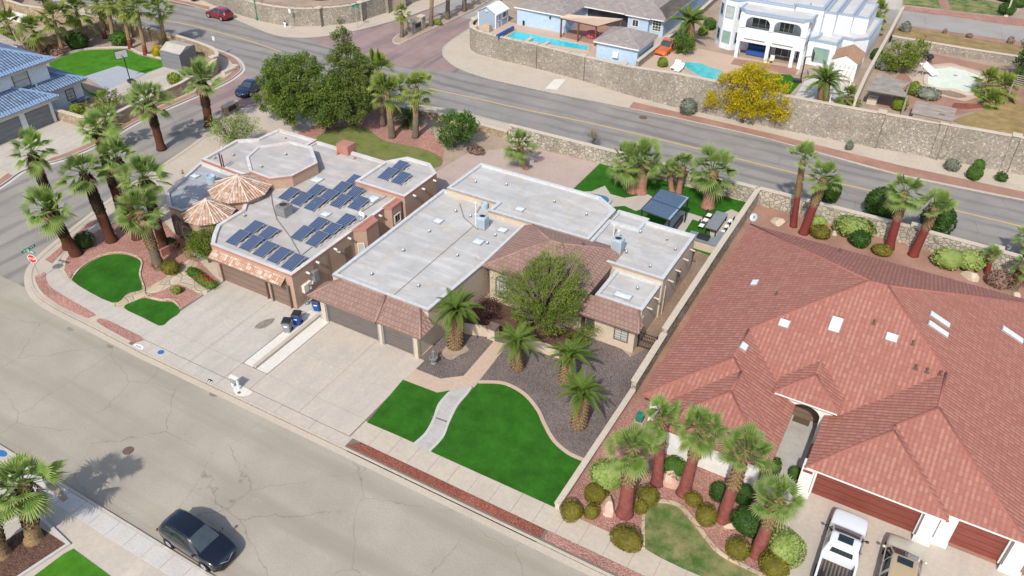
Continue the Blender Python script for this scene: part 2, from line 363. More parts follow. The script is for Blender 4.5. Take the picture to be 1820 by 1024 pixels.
MT['l_olive'] = leafmat('bronze_leaf', (.10, .095, .012), (.21, .18, .024), None, .2, 1.2)
MT['l_lime'] = leafmat('pale_green_leaf', (.17, .25, .05), (.34, .42, .13), None, .25, 1.4)
MT['l_yel'] = leafmat('yellow_blossom', (.36, .31, .008), (.62, .50, .015), None, .4, .7)
MT['l_grey'] = leafmat('sage_leaf', (.13, .155, .115), (.24, .26, .2), None, .2, 1.4)
MT['l_ygreen'] = leafmat('yellow_green_leaf', (.12, .19, .02), (.26, .31, .045), None, .3, .7)
MT['l_purple'] = leafmat('plum_leaf', (.06, .03, .028), (.12, .06, .05), None, .2, .7)
MT['l_brown'] = leafmat('dry_brush', (.19, .12, .09), (.30, .2, .15), None, .2, .9)
# vehicles
MT['p_navy'] = paintmat('navy_paint', (.002, .0035, .009), .2)
MT['p_navy2'] = paintmat('dark_blue_paint', (.006, .018, .05), .25)
MT['p_white'] = paintmat('white_paint', (.66, .70, .74), .3)
MT['p_beige'] = paintmat('beige_paint', (.50, .47, .385), .3, .1)
MT['p_tan'] = paintmat('tan_roof_paint', (.40, .305, .18), .35)
MT['p_red'] = paintmat('red_paint', (.20, .006, .016), .25)
MT['p_orange'] = paintmat('orange_paint', (.52, .11, .02), .3)
MT['carglass'] = plain('car_glass', (.016, .024, .028), .05, 0, .2, 1, .8)
MT['tyre'] = plain('tyre', (.015, .015, .016), .85)
MT['chrome'] = plain('chrome', (.75, .76, .78), .15, 1.0, .02)
MT['lamp_red'] = plain('tail_lamp', (.25, .01, .01), .2)
MT['lamp_clear'] = plain('head_lamp', (.42, .44, .47), .1, .3, .05)

# ------------------------------------------------------------------ mesh helpers
class MB:
    def __init__(s): s.v = []; s.f = []; s.uv = {}
    def add(s, vs, fs):
        o = len(s.v); s.v += [tuple(x) for x in vs]; s.f += [tuple(i+o for i in f) for f in fs]; return s
    def face(s, pts, uv=None):
        o = len(s.v); s.v += [tuple(p) for p in pts]
        if uv: s.uv[len(s.f)] = uv
        s.f.append(tuple(range(o, o+len(pts)))); return s
    def box(s, x0, y0, z0, x1, y1, z1):
        v = [(x, y, z) for z in (z0, z1) for x, y in ((x0, y0), (x1, y0), (x1, y1), (x0, y1))]
        return s.add(v, [(3, 2, 1, 0), (4, 5, 6, 7), (0, 1, 5, 4), (1, 2, 6, 5), (2, 3, 7, 6), (3, 0, 4, 7)])
    def obox(s, c, sx, sy, sz, M):
        v = [Vector(c) + M @ Vector((x*sx/2, y*sy/2, z*sz/2)) for z in (-1, 1) for x, y in ((-1, -1), (1, -1), (1, 1), (-1, 1))]
        return s.add(v, [(3, 2, 1, 0), (4, 5, 6, 7), (0, 1, 5, 4), (1, 2, 6, 5), (2, 3, 7, 6), (3, 0, 4, 7)])
    def prism(s, poly, z0, z1, bottom=False):
        n = len(poly); v = [(x, y, z0) for x, y in poly] + [(x, y, z1) for x, y in poly]
        f = [tuple(range(n, 2*n))] + [(i, (i+1) % n, n+(i+1) % n, n+i) for i in range(n)]
        if bottom: f.append(tuple(range(n-1, -1, -1)))
        return s.add(v, f)
    def sheet(s, poly, z): return s.face([(x, y, z) for x, y in poly])
    def tube(s, pts, rs, n=6, cap=True):
        pts = [Vector(p) for p in pts]
        if isinstance(rs, (int, float)): rs = [rs]*len(pts)
        o = len(s.v)
        for i, (p, rr) in enumerate(zip(pts, rs)):
            t = (pts[min(i+1, len(pts)-1)] - pts[max(i-1, 0)]).normalized()
            a = t.cross(Vector((0, 0, 1)) if abs(t.z) < .9 else Vector((1, 0, 0))).normalized(); b = t.cross(a)
            for k in range(n):
                q = 2*math.pi*k/n; s.v.append(tuple(p + (a*math.cos(q) + b*math.sin(q))*rr))
        for i in range(len(pts)-1):
            for k in range(n):
                a_ = o+i*n+k; b_ = o+i*n+(k+1) % n
                s.f.append((a_, a_+n, b_+n, b_))
        if cap:
            s.f.append(tuple(o+k for k in range(n))); e = o+(len(pts)-1)*n; s.f.append(tuple(e+k for k in range(n-1, -1, -1)))
        return s
    def lathe(s, c, prof, n=12, jit=0.0):
        o = len(s.v); cx, cy_, cz = c
        for rr, z in prof:
            for k in range(n):
                q = 2*math.pi*k/n; j = 1+jit*(rnd.random()-.5)
                s.v.append((cx+rr*j*math.cos(q), cy_+rr*j*math.sin(q), cz+z))
        for i in range(len(prof)-1):
            for k in range(n):
                a_ = o+i*n+k; b_ = o+i*n+(k+1) % n; s.f.append((a_, b_, b_+n, a_+n))
        e = o+(len(prof)-1)*n; s.f.append(tuple(e+k for k in range(n))); s.f.append(tuple(o+k for k in range(n-1, -1, -1)))
        return s
    def blob(s, c, rx, ry, rz, n=10, m=6, jit=.0, zmin=-1.0):
        prof = []
        o = len(s.v)
        for i in range(m+1):
            t = -math.pi/2 + math.pi*i/m
            for k in range(n):
                q = 2*math.pi*k/n; j = 1+jit*(rnd.random()-.5)
                s.v.append((c[0]+rx*j*math.cos(t)*math.cos(q), c[1]+ry*j*math.cos(t)*math.sin(q), c[2]+rz*max(zmin, math.sin(t))*j))
        for i in range(m):
            for k in range(n):
                a_ = o+i*n+k; b_ = o+i*n+(k+1) % n; s.f.append((a_, b_, b_+n, a_+n))
        return s
    def roof(s, pts):
        """a tiled slope: UV in metres, v straight up the slope"""
        p = [Vector(x) for x in pts]
        nrm = (p[1]-p[0]).cross(p[2]-p[0]).normalized()
        if nrm.z < 0: p.reverse(); nrm = -nrm
        up_ = (Vector((0, 0, 1)) - nrm*nrm.z).normalized(); e = up_.cross(nrm)
        return s.face(p, [(e.dot(q), up_.dot(q)) for q in p])
    def sweep(s, line, w0, w1, z0, z1, closed=False):
        """a band along a polyline between two sideways offsets (left positive)"""
        L = [Vector((x, y)) for x, y in line]; n = len(L); A = []; B = []
        for i in range(n):
            a = L[i-1] if (i or closed) else None; b = L[(i+1) % n] if (i < n-1 or closed) else None
            t1 = (L[i]-a).normalized() if a is not None else None; t2 = (b-L[i]).normalized() if b is not None else None
            t1 = t1 or t2; t2 = t2 or t1
            n1 = Vector((-t1.y, t1.x)); n2 = Vector((-t2.y, t2.x)); m_ = (n1+n2); m_ = m_/max(.3, m_.dot(n1)) if m_.length > .01 else n1
            A.append(L[i]+m_*w0); B.append(L[i]+m_*w1)
        for i in range(n if closed else n-1):
            j = (i+1) % n; a, b, c, d = A[i], A[j], B[j], B[i]
            s.add([(q.x, q.y, z) for z in (z0, z1) for q in (a, b, c, d)],
                  [(4, 5, 6, 7), (0, 1, 5, 4), (2, 3, 7, 6)] + ([(1, 2, 6, 5)] if not closed and i == n-2 else []) + ([(3, 0, 4, 7)] if not closed and i == 0 else []))
        return s
    def build(s, name, mat, parent=None, smooth=False, sub=0, base=None, origin=True, bevel=0):
        me = bpy.data.meshes.new(name)
        if parent is not None: off = WO(parent)
        elif not origin: off = Vector((0, 0, 0))
        elif base is not None: off = Vector(base)
        else:
            xs = [v[0] for v in s.v]; ys = [v[1] for v in s.v]; zs = [v[2] for v in s.v]
            off = Vector(((min(xs)+max(xs))/2, (min(ys)+max(ys))/2, min(zs)))
        me.from_pydata([(v[0]-off.x, v[1]-off.y, v[2]-off.z) for v in s.v], [], s.f)
        if s.uv:
            ul = me.uv_layers.new(name="UVMap")
            for i, pl in enumerate(me.polygons):
                if i in s.uv:
                    for li, q in zip(pl.loop_indices, s.uv[i]): ul.data[li].uv = q
        me.materials.append(MT[mat]); me.update()
        if smooth:
            for pl in me.polygons: pl.use_smooth = True
        o = bpy.data.objects.new(name, me); col.objects.link(o)
        if parent is None: o.location = off
        else: o.parent = parent
        if bevel:
            md = o.modifiers.new("bevel", 'BEVEL'); md.width = bevel; md.segments = 2; md.limit_method = 'ANGLE'
        if sub:
            md = o.modifiers.new("sub", 'SUBSURF'); md.levels = sub; md.render_levels = sub
        return o
def parts(mb, name, mat, parent, **k):
    """one part per connected piece"""
    par = list(range(len(mb.v)))
    def find(a):
        while par[a] != a: par[a] = par[par[a]]; a = par[a]
        return a
    for f in mb.f:
        for q in f[1:]: par[find(q)] = find(f[0])
    groups = {}
    for i, f in enumerate(mb.f): groups.setdefault(find(f[0]), []).append(i)
    out = []
    for fl in groups.values():
        ids = sorted({q for i in fl for q in mb.f[i]}); mp = {q: j for j, q in enumerate(ids)}; m_ = MB(); m_.v = [mb.v[q] for q in ids]
        for i in fl:
            if i in mb.uv: m_.uv[len(m_.f)] = mb.uv[i]
            m_.f.append(tuple(mp[q] for q in mb.f[i]))
        out.append(m_.build(name, mat, parent, **k))
    return out
def WO(o):
    v = Vector((0, 0, 0))
    while o is not None: v += o.location; o = o.parent
    return v
def tag(o, label=None, cat=None, group=None, kind=None):
    for k, v in (('label', label), ('category', cat), ('group', group), ('kind', kind)):
        if v: o[k] = v
    return o
def thing(name, label, cat, loc=(0, 0, 0), group=None):
    o = bpy.data.objects.new(name, None); col.objects.link(o); o.location = loc; o.empty_display_size = .3
    return tag(o, label, cat, group)
def copy_thing(o, loc, rz, label, group=None, scale=None):
    def rec(a, par):
        c = a.copy(); col.objects.link(c); c.parent = par
        for ch in a.children: rec(ch, c)
        return c
    c = rec(o, None); c.location = loc; c.rotation_euler = (0, 0, rz)
    if scale: c.scale = (scale, scale, scale)
    return tag(c, label, None, group)
def smooth_line(pts, n=6, closed=False):
    out = []; N_ = len(pts)
    for i in range(N_ if closed else N_-1):
        g = lambda j: Vector(pts[j % N_] if closed else pts[max(0, min(N_-1, j))])
        p0, p1, p2, p3 = g(i-1), g(i), g(i+1), g(i+2)
        for k in range(n):
            t = k/n
            q = .5*((2*p1) + (p2-p0)*t + (2*p0-5*p1+4*p2-p3)*t*t + (3*p1-p0-3*p2+p3)*t**3)
            out.append((q.x, q.y))
    if not closed: out.append(tuple(pts[-1]))
    return out
def px(pts, z=.12): return [XY(a, b, z) for a, b in pts]
def inset(poly, d):
    n = len(poly); out = []
    A = sum(poly[i][0]*poly[(i+1) % n][1]-poly[(i+1) % n][0]*poly[i][1] for i in range(n))
    s_ = 1 if A > 0 else -1
    for i in range(n):
        a, b, c = Vector(poly[i-1]), Vector(poly[i]), Vector(poly[(i+1) % n])
        t1 = (b-a).normalized(); t2 = (c-b).normalized()
        n1 = Vector((-t1.y, t1.x))*s_; n2 = Vector((-t2.y, t2.x))*s_; m_ = n1+n2
        m_ = m_/max(.25, m_.dot(n1)); out.append((b.x+m_.x*d, b.y+m_.y*d))
    return out
# ================================================================== the setting
def struct(name, mb, mat, **k): return tag(mb.build(name, mat, origin=False, **k), kind='structure')
K = .12
struct('ground', MB().sheet([(-400, -60), (300, -60), (300, 400), (-400, 400)], -.06), 'dirt')
struct('front_street', MB().sheet([(-160, 15.2), (60, 15.2), (60, 27.2), (-160, 27.2)], 0.0), 'front_st')
struct('side_street', MB().sheet([(-81, 27.1), (-60, 27.1), (-66, 50), (-68, 76), (-83, 76), (-80, 60)], -.004), 'side_st')
struct('main_road', MB().sheet([(-240, 74), (-84, 74), (-72, 62), (-40, 72), (60, 72), (60, 87), (-60, 88), (-66, 90), (-75, 88), (-240, 88)], .004), 'road')
struct('paver_crossing', MB().sheet([(-79.5, 60), (-69.6, 60), (-70, 66), (-71, 71), (-79, 71)], .008), 'brickroad')
struct('paver_entry_road', MB().sheet([(-81.0, 84.5), (-74, 82.8), (-64, 82.4), (-56, 84.2), (-57, 90), (-61, 104), (-66, 126), (-82, 126), (-76, 100), (-78, 89)], .012), 'brickroad')
struct('entry_road', MB().sheet([(-80, 103), (-61, 103), (-66, 190), (-110, 190)], .016), 'far_st')

# our block, raised behind its kerb
front_kerb = [(60, 26.4), (-13, 26.45), (-27, 26.45), (-39.5, 26.4), (-46, 26.35)]
corner = px([(221, 611), (160, 579), (108, 553), (72, 531), (56, 510), (53, 488), (61, 468), (85, 444), (112, 422), (160, 384), (230, 332), (300, 288), (360, 246), (388, 215), (398, 196)], .1)
kerb_line = front_kerb + smooth_line(corner, 4)
block = kerb_line + [(-66, 68), (-60, 71.3), (-50, 74.2), (60, 74.2)]
struct('block_ground', MB().prism(block, -.05, .095), 'walk')
struct('kerb', MB().sweep(kerb_line, 0.0, -.16, -.05, .13), 'walk')
struct('gutter', MB().sweep(kerb_line, .02, .45, -.05, .014), 'walk')
struct('rear_kerb', MB().sweep([(-62, 71.5), (-50, 74.3), (60, 74.3)], 0, .16, -.05, .13), 'concrete')
# lot surfaces (each 4 mm above the last)
def lay(name, poly, z, mat, kind='structure'):
    o = MB().sheet(poly, z).build(name, mat, origin=False); return tag(o, kind=kind)
lay('yard_soil', [(-13.2, 27.5), (60, 27.5), (60, 71), (-13.2, 71)], .105, 'redground')
lay('yard_dirt', [(-62, 52), (-56, 50), (-39, 50), (-37, 44), (-14, 44), (-13.2, 71), (-60, 71)], .101, 'dirt')
lay('side_passage', [(-14.8, 44.4), (-13.3, 44.4), (-13.3, 61.5), (-16.6, 61.2), (-14.7, 57.2)], .1085, 'browndirt')
lay('house_gap', [(-39.9, 36.2), (-37.2, 36.2), (-37.2, 56), (-39.9, 56)], .105, 'concrete_g')
# parkway strips of rock
def strip(name, poly, mat, z=.135): lay(name, poly, z, mat)
strip('gravel_strip', [(-27.3, 26.75), (-12.95, 26.75), (-12.95, 27.42), (-26.6, 27.42)], 'redrock')
strip('gravel_strip', [(-12.75, 26.75), (25, 26.75), (25, 27.42), (-12.75, 27.42)], 'pink')
strip('gravel_strip', smooth_line(px([(62, 494), (72, 488), (80, 485), (85, 506), (110, 524), (167, 557), (160, 563), (152, 564), (110, 545), (76, 521)]), 3, True), 'pink')
strip('gravel_strip', smooth_line(px([(172, 572), (185, 567), (220, 583), (254, 601), (248, 607), (236, 607.5), (205, 592)]), 3, True), 'pink')
strip('gravel_strip', px([(80, 462), (118, 430), (158, 396), (186, 384), (166, 400), (128, 430), (92, 468)]), 'pink')
# slabs with open joints
def slabs(name, xs, ys, z, mat, gap=.022, th=.03):
    m_ = MB()
    for a, b in zip(xs, xs[1:]):
        for c, d in zip(ys, ys[1:]):
            m_.box(a+gap/2, c+gap/2, z-th, b-gap/2, d-gap/2, z)
    return struct(name, m_, mat)
lay('joint_bed', [(-47.9, 26.5), (30, 26.5), (30, 29.2), (-28, 36.2), (-47.7, 36.2)], .099, 'dark_joint')
lay('apron_fill', [(-38.88, 27.49), (-36.52, 27.49), (-36.52, 29.25), (-38.88, 29.25)], .121, 'drive_c')
slabs('left_driveway', [-47.55, -42.35, -38.9], [27.5, 29.25, 32.6, 36.15], .122, 'concrete')
slabs('left_apron', [-47.5, -42.35, -38.9, -36.4], [26.5, 27.47], .112, 'concrete')
slabs('centre_apron', [-36.4, -33.4, -30.4, -27.3], [26.5, 27.47], .112, 'drive_c')
slabs('driveway_strip', [-38.85, -37.95], [29.3, 36.6], .126, 'concrete_w')
struct('divider_kerb', MB().box(-37.93, 29.35, .05, -37.63, 36.3, .30), 'walk')
slabs('centre_driveway_strip', [-37.6, -36.55], [29.3, 36.2], .124, 'concrete_w')
slabs('centre_driveway', [-36.5, -32.0, -27.62], [27.5, 29.25, 32.4, 36.2], .124, 'drive_c')
slabs('sidewalk', [-27.55+1.52*i for i in range(36)], [27.45, 29.15], .118, 'walk')
lay('red_house_driveway', [(-.9, 29.2), (25, 29.2), (25, 38.2), (-.9, 38.2)], .109, 'drive_c')
wl = smooth_line(px([(284, 580), (204, 540), (124, 499.7), (104, 478), (106, 462), (122, 440), (150, 420)]), 5)
wo = smooth_line(px([(254, 601), (185, 567), (110, 523), (85, 503), (83, 484), (98, 462), (130, 432)]), 5)
lay('corner_sidewalk', wl + wo[::-1], .118, 'concrete')
# left yard
pinkyard = px([(124, 497), (114, 480), (118, 460), (145, 425), (200, 395), (280, 380), (330, 440), (390, 500), (320, 550), (286, 578)])
lay('left_gravel_yard', pinkyard, .122, 'pink')
lawn1 = smooth_line(px([(127, 498), (140, 482), (160, 467), (185, 455), (212, 452), (235, 456), (250, 466), (247, 488), (252, 514), (228, 521), (199, 538)]), 4, True)
lay('turf_lawn', lawn1, .130, 'turf')
lawn2 = smooth_line(px([(220, 547), (240, 535), (258, 530), (285, 536), (305, 537), (316, 545), (319, 556), (302, 568), (286, 579), (255, 565)]), 3, True)
lay('turf_lawn', lawn2, .130, 'turf')
lay('flagstone_path', smooth_line(px([(200, 540), (228, 523), (256, 514), (290, 496), (318, 476), (335, 462), (352, 470), (334, 488), (368, 516), (356, 525), (318, 505), (290, 516), (256, 527), (220, 547)]), 3, True), .127, 'flag')
tag(MB().sweep(smooth_line(px([(127, 498), (140, 480), (160, 465), (185, 453), (212, 449), (237, 454), (252, 466), (249, 488), (256, 512), (260, 527), (285, 533), (305, 534), (318, 545)]), 5), -.07, .07, .1, .22).build('stone_edging', 'flag', origin=False), kind='structure')
# centre front yard
lay('gravel_bed', px([(744, 638), (800, 585), (862, 535), (1040, 560), (1120, 634), (1165, 612), (1124, 700), (1042, 815), (980, 775), (930, 710), (850, 676), (824, 670), (780, 672), (741, 655)]), .113, 'grey_gravel')
lay('turf_lawn', px([(652, 751), (716, 675), (777, 698), (799, 694), (785, 712), (772, 742), (756, 770), (737, 787)]), .130, 'turf')
big = px([(850, 680)]) + smooth_line(px([(850, 680), (895, 682), (930, 700), (955, 728), (968, 755), (985, 783), (1010, 805), (1038, 819)]), 5) + px([(992, 905), (766, 803)]) + smooth_line(px([(766, 803), (788, 778), (800, 750), (815, 722), (833, 700), (850, 680)]), 5)
lay('turf_lawn', big, .130, 'turf')
lay('stamped_path', px([(800, 693)]) + smooth_line(px([(800, 695), (781, 718), (771, 745), (757, 770), (736, 789)]), 5) + px([(762, 802)]) + smooth_line(px([(762, 802), (786, 777), (797, 750), (812, 720), (830, 700), (838, 686)]), 5), .126, 'stamped')
for q_ in ([(799, 697), (781, 718), (771, 745), (757, 770), (737, 788)], [(763, 801), (786, 777), (797, 750), (812, 720), (829, 700), (837, 688)]): struct('path_border', MB().sweep(smooth_line(px(q_), 5), -.09, .09, .05, .134), 'concrete_g')
lay('path_joint', px([(766, 741), (768, 739), (797, 749), (796, 752)]), .131, 'dark_joint')
lay('entry_walk', px([(737, 655), (783, 673), (824, 668), (878, 606), (902, 612), (850, 679), (838, 687), (799, 695), (777, 699), (717, 675)]), .122, 'pinkwalk')
tag(MB().sweep(smooth_line(px([(850, 677), (895, 679), (932, 697), (958, 726), (972, 755), (988, 782), (1012, 803), (1040, 816)]), 5), -.02, -.28, .1, .19).build('brick_edging', 'pinkwalk', origin=False), kind='structure')
lay('court_paving', [(-27.9, 41.3), (-19.4, 41.6), (-19, 45.2), (-28, 45)], .116, 'mulch')
lay('pale_patch', smooth_line(px([(785, 628), (800, 612), (822, 612), (833, 622), (815, 632), (800, 640)]), 3, True), .117, 'dirt')
# red house yard
lay('red_yard_gravel', [(-12.8, 29.25), (-.95, 29.25), (-.95, 38), (-12.8, 40.5)], .113, 'pink')
lawn3 = smooth_line(px([(1146, 975), (1146, 935), (1150, 905), (1170, 895), (1200, 900), (1222, 920), (1245, 950), (1275, 985), (1320, 1010), (1360, 1030), (1290, 1040)]), 4, True)
lay('patchy_lawn', lawn3, .122, 'lawn')
tag(MB().sweep(smooth_line(px([(1143, 975), (1143, 935), (1147, 903), (1170, 892), (1203, 897), (1226, 918), (1249, 948), (1279, 983), (1324, 1008), (1364, 1028)]), 5), -.1, .1, .1, .24).build('stone_edging', 'flag', origin=False), kind='structure')
lay('entry_walk_red', [(-2.75, 37), (-1.0, 36.5), (-1.0, 45), (-2.75, 45)], .117, 'stamped')
# centre back yard
lay('turf_lawn', [(-29.5, 63.5), (-13.4, 60), (-13.4, 70.9), (-29.5, 70.9)], .116, 'turf')
lay('turf_lawn', px([(1212, 398), (1250, 392), (1262, 400), (1252, 440), (1232, 450)]), .120, 'turf')
lay('patio', px([(1110, 366), (1130, 375), (1180, 360), (1150, 345), (1110, 352), (1085, 345), (1075, 330), (1040, 345), (1060, 370)]), .124, 'concrete')
lay('garden_path', px([(1210, 374), (1275, 394), (1262, 400), (1200, 380)]), .126, 'concrete')
lay('garden_path', px([(1195, 378), (1232, 388), (1212, 420), (1180, 400)]), .128, 'concrete')
lay('court_by_grill', px([(1280, 382), (1300, 372), (1322, 382), (1300, 430), (1262, 420), (1262, 400)]), .130, 'drive_c')
lay('paver_patio', [(-43.5, 57), (-37.4, 54), (-37.4, 59), (-29.6, 60), (-29.6, 70.9), (-38, 70.5), (-42.6, 66)], .110, 'paver')
lay('left_back_gravel', px([(500, 250), (580, 215), (625, 203), (660, 200), (760, 225), (790, 268), (785, 290), (700, 290), (560, 270)]), .112, 'pink')
lay('thin_lawn', smooth_line(px([(562, 247), (585, 231), (612, 224), (640, 224), (655, 230), (672, 243), (690, 252), (720, 258), (750, 264), (775, 274), (787, 286), (775, 298), (720, 296), (640, 280), (590, 262)]), 4, True), .120, 'drylawn')

# block across the side street
far_k = smooth_line(px([(-60, 365), (0, 331), (50, 298), (110, 283), (180, 253), (250, 213), (330, 178), (395, 149), (421, 133), (430, 122), (424, 108), (405, 96), (360, 80), (300, 60), (200, 25), (90, -15)], .1), 4)
lblock = far_k + [(-200, 74), (-200, 20), (-90, 27)]
struct('far_block_ground', MB().prism(lblock[::-1], -.05, .095), 'dirt')
struct('far_kerb', MB().sweep(far_k, 0, .16, -.05, .13), 'concrete')
struct('far_gutter', MB().sweep(far_k, -.4, -.02, -.05, .016), 'concrete_g')
struct('far_sidewalk', MB().sweep(far_k, 1.0, 2.5, .0, .11), 'walk')
struct('far_gravel_strip', MB().sweep(far_k, .18, .95, .0, .112), 'redground')
lay('blue_house_drive', [(-86.6, 39), (-79.2, 38.4), (-79.0, 49.0), (-86.6, 49.6)], .118, 'concrete')
lay('bright_turf', smooth_line(px([(88, 117), (100, 106), (122, 97), (150, 90), (190, 88), (225, 88), (245, 97), (270, 103), (294, 110), (290, 122), (250, 132), (150, 137), (160, 165), (205, 158), (170, 172), (140, 152)]), 3, True), .118, 'turf2')
lay('sport_court', px([(150, 136), (209, 117), (258, 131), (190, 160)]), .124, 'bluecourt')
lay('court_apron', px([(190, 160), (258, 131), (292, 118), (325, 128), (322, 148), (215, 186), (185, 170)]), .120, 'concrete')
tag(MB().sweep(smooth_line(px([(92, 108), (115, 97), (150, 88), (190, 85), (227, 85), (247, 94), (272, 100), (294, 107)]), 4), -.1, .1, .1, .25).build('stone_edging', 'concrete_g', origin=False), kind='structure')
lay('pink_side_yard', px([(78, 60), (105, 52), (150, 55), (145, 62), (110, 75), (80, 80)]), .116, 'redground')
# block across the front street
bkl = [(-60, 15.55), (-41.2, 15.5), (-20, 15.4), (20, 15.3)]
struct('near_block_ground', MB().prism([(-60, 15.5), (-60, -20), (20, -20), (20, 15.3)], -.05, .095), 'drive_c')
struct('near_kerb', MB().sweep(bkl, 0, -.16, -.05, .13), 'concrete')
struct('near_gutter', MB().sweep(bkl, .02, .5, -.05, .014), 'front_st')
slabs('near_sidewalk', [-43.9+1.5*i for i in range(20)], [14.2, 15.3], .118, 'concrete_g', .04)
lay('turf_lawn', px([(60, 1024), (112, 985), (130, 975), (205, 1030), (200, 1060), (40, 1060)]), .122, 'turf2')
lay('planter_gravel', px([(-40, 990), (60, 930), (118, 968), (40, 1024), (-40, 1040)]), .113, 'mulch')
tag(MB().sweep(px([(-40, 950), (65, 912), (122, 968), (28, 1030)]), -.09, .09, .1, .22).build('brick_edging', 'concrete_g', origin=False), kind='structure')
lay('gravel_patch', px([(80, 862), (98, 855), (122, 886), (112, 893)]), .125, 'dirt')

# beyond the road: pavement, then the raised lots
fk = smooth_line(px([(1900, 372), (1600, 312), (1360, 246), (1120, 193), (1000, 169), (920, 152), (860, 138), (815, 122), (792, 106), (786, 92), (796, 76), (850, 40), (905, 8), (935, -15)], .1), 4)
struct('rear_block_ground', MB().prism(fk + [(-58, 190), (200, 190), (200, 88)], -.05, .095), 'walk')
struct('rear_block_kerb', MB().sweep(fk, 0, -.16, -.05, .13), 'concrete')
lay('rock_strip', px([(1130, 180), (1160, 184), (1370, 235), (1600, 297), (1900, 366), (1900, 388), (1600, 316), (1360, 247), (1122, 193)][:0] or [(1126, 181), (1370, 237), (1600, 294), (1900, 358), (1900, 370), (1600, 309), (1360, 244), (1118, 191)]), .118, 'redground')
lay('pale_ramp', px([(985, 141), (1006, 141), (990, 160), (968, 158)]), .121, 'concrete_w')
P1, P2 = 2.95, 3.4
wall_line = [(30, 92.6), (12, 91.3), (5, 90.9), (-8.3, 89.6), (-16, 89.1), (-28.3, 88.7), (-34.2, 89.2), (-41, 90.4), (-48.1, 91.0), (-53, 91.1), (-57.2, 91.6), (-59.2, 93.2), (-60.0, 95.6), (-61.5, 104), (-63, 118)]
struct('raised_lot', MB().prism([(x, y+.1) for x, y in wall_line[6:10]] + [(-57, 91.9), (-58.9, 93.5), (-59.7, 96), (-61.2, 104), (-62.6, 118), (-62, 150), (-33.6, 150), (-33.6, 89.4)], -.05, P1), 'dirt')
struct('raised_lot', MB().prism([(30, 92.8), (12, 91.5), (5, 91.1), (-8.3, 89.8), (-16, 89.3), (-28.3, 88.9), (-33.6, 89.3), (-33.6, 190), (90, 190), (90, 92.8)][::-1], -.05, P2), 'dirt')
def lay2(name, pts, z, mat): return lay(name, px(pts, z), z, mat)
a, b = P1, P2
lay('pool_deck', [(-34.4, 89.7), (-41, 90.8), (-48.1, 91.4), (-53, 91.5), (-57, 92), (-58.8, 93.4), (-59.6, 95.8), (-59.9, 98), (-54.3, 97.2), (-46.8, 97.4), (-46.6, 99.8), (-40, 96.3), (-34.4, 96.3)][::-1], a+.01, 'pinkwalk')
lay2('brick_patio', [(1000, 66), (1002, 40), (1115, 40), (1118, 66), (1060, 80)], a+.014, 'redground')
lay2('orange_truck_drive', [(1150, 100), (1172, 60), (1200, 50), (1240, 8), (1275, 0), (1215, 75), (1175, 100)], a+.01, 'drive_c')
lay('white_pool_deck', [(-33.3, 90.0), (-33.3, 97.5), (-29.5, 99.8), (-24.6, 99.6), (-16.4, 100.6), (-16.3, 97.6), (-22, 95.8), (-24.0, 93.0), (-26, 89.6)], b+.01, 'pinkwalk')
lay2('yard_turf', [(1290, 135), (1330, 128), (1405, 133), (1422, 148), (1400, 172), (1330, 160)], b+.014, 'turf')
lay2('grey_court', [(1438, 132), (1520, 150), (1500, 190), (1412, 172)], b+.012, 'concrete_g')
lay2('covered_terrace', [(1306, 104), (1420, 122), (1412, 134), (1298, 114)], b+.018, 'redground')
lay2('old_pool_terrace', [(1560, 175), (1625, 100), (1660, 96), (1800, 125), (1830, 140), (1830, 195), (1770, 190), (1700, 205), (1560, 190)], b+.01, 'redground')
lay2('old_pool_coping', [(1612, 130), (1640, 116), (1690, 112), (1740, 126), (1755, 140), (1748, 170), (1715, 180), (1670, 170), (1630, 158)], b+.016, 'pinkwalk')
lay2('dry_lawn', [(1690, 215), (1760, 190), (1830, 182), (1830, 250), (1780, 243)], b+.016, 'straw')
lay2('red_path', [(1690, 192), (1720, 194), (1760, 190), (1760, 186), (1730, 184), (1695, 183)], b+.02, 'redrock')
struct('dry_slope', MB().add([(-8.8, 114.4, b+1.0), (40, 114.9, b+1.0), (40, 121.6, b+.05), (-8.8, 122.4, b+.05), (-8.8, 114.4, b)], [(0, 1, 2, 3), (0, 3, 4)]), 'straw')
lay2('far_street', [(1450, 10), (1550, 12), (1600, 18), (1850, 55), (1850, 80), (1610, 45), (1570, 42), (1500, 30)], b+.02, 'far_st')
lay2('far_verge', [(1598, 53), (1606, 45), (1850, 80), (1850, 100)], b+.024, 'redground')
lay2('far_driveway', [(1540, -20), (1604, -12), (1602, 18), (1545, 14)], b+.024, 'concrete')
lay2('pink_sidewalk', [(1601, 11), (1640, 14), (1690, 20), (1790, 31), (1850, 38), (1850, 50), (1790, 43), (1690, 28), (1602, 18)], b+.03, 'pink')
lay2('far_lawn', [(1607, -8), (1605, 8), (1674, 16), (1662, -8)], b+.028, 'lawn')
lay2('far_lawn', [(1680, -8), (1690, 18), (1787, 29), (1792, 9), (1750, 0), (1720, -8)], b+.028, 'lawn')
lay2('pink_path', [(1662, -8), (1676, 17), (1690, 18), (1682, -8)], b+.034, 'redground')
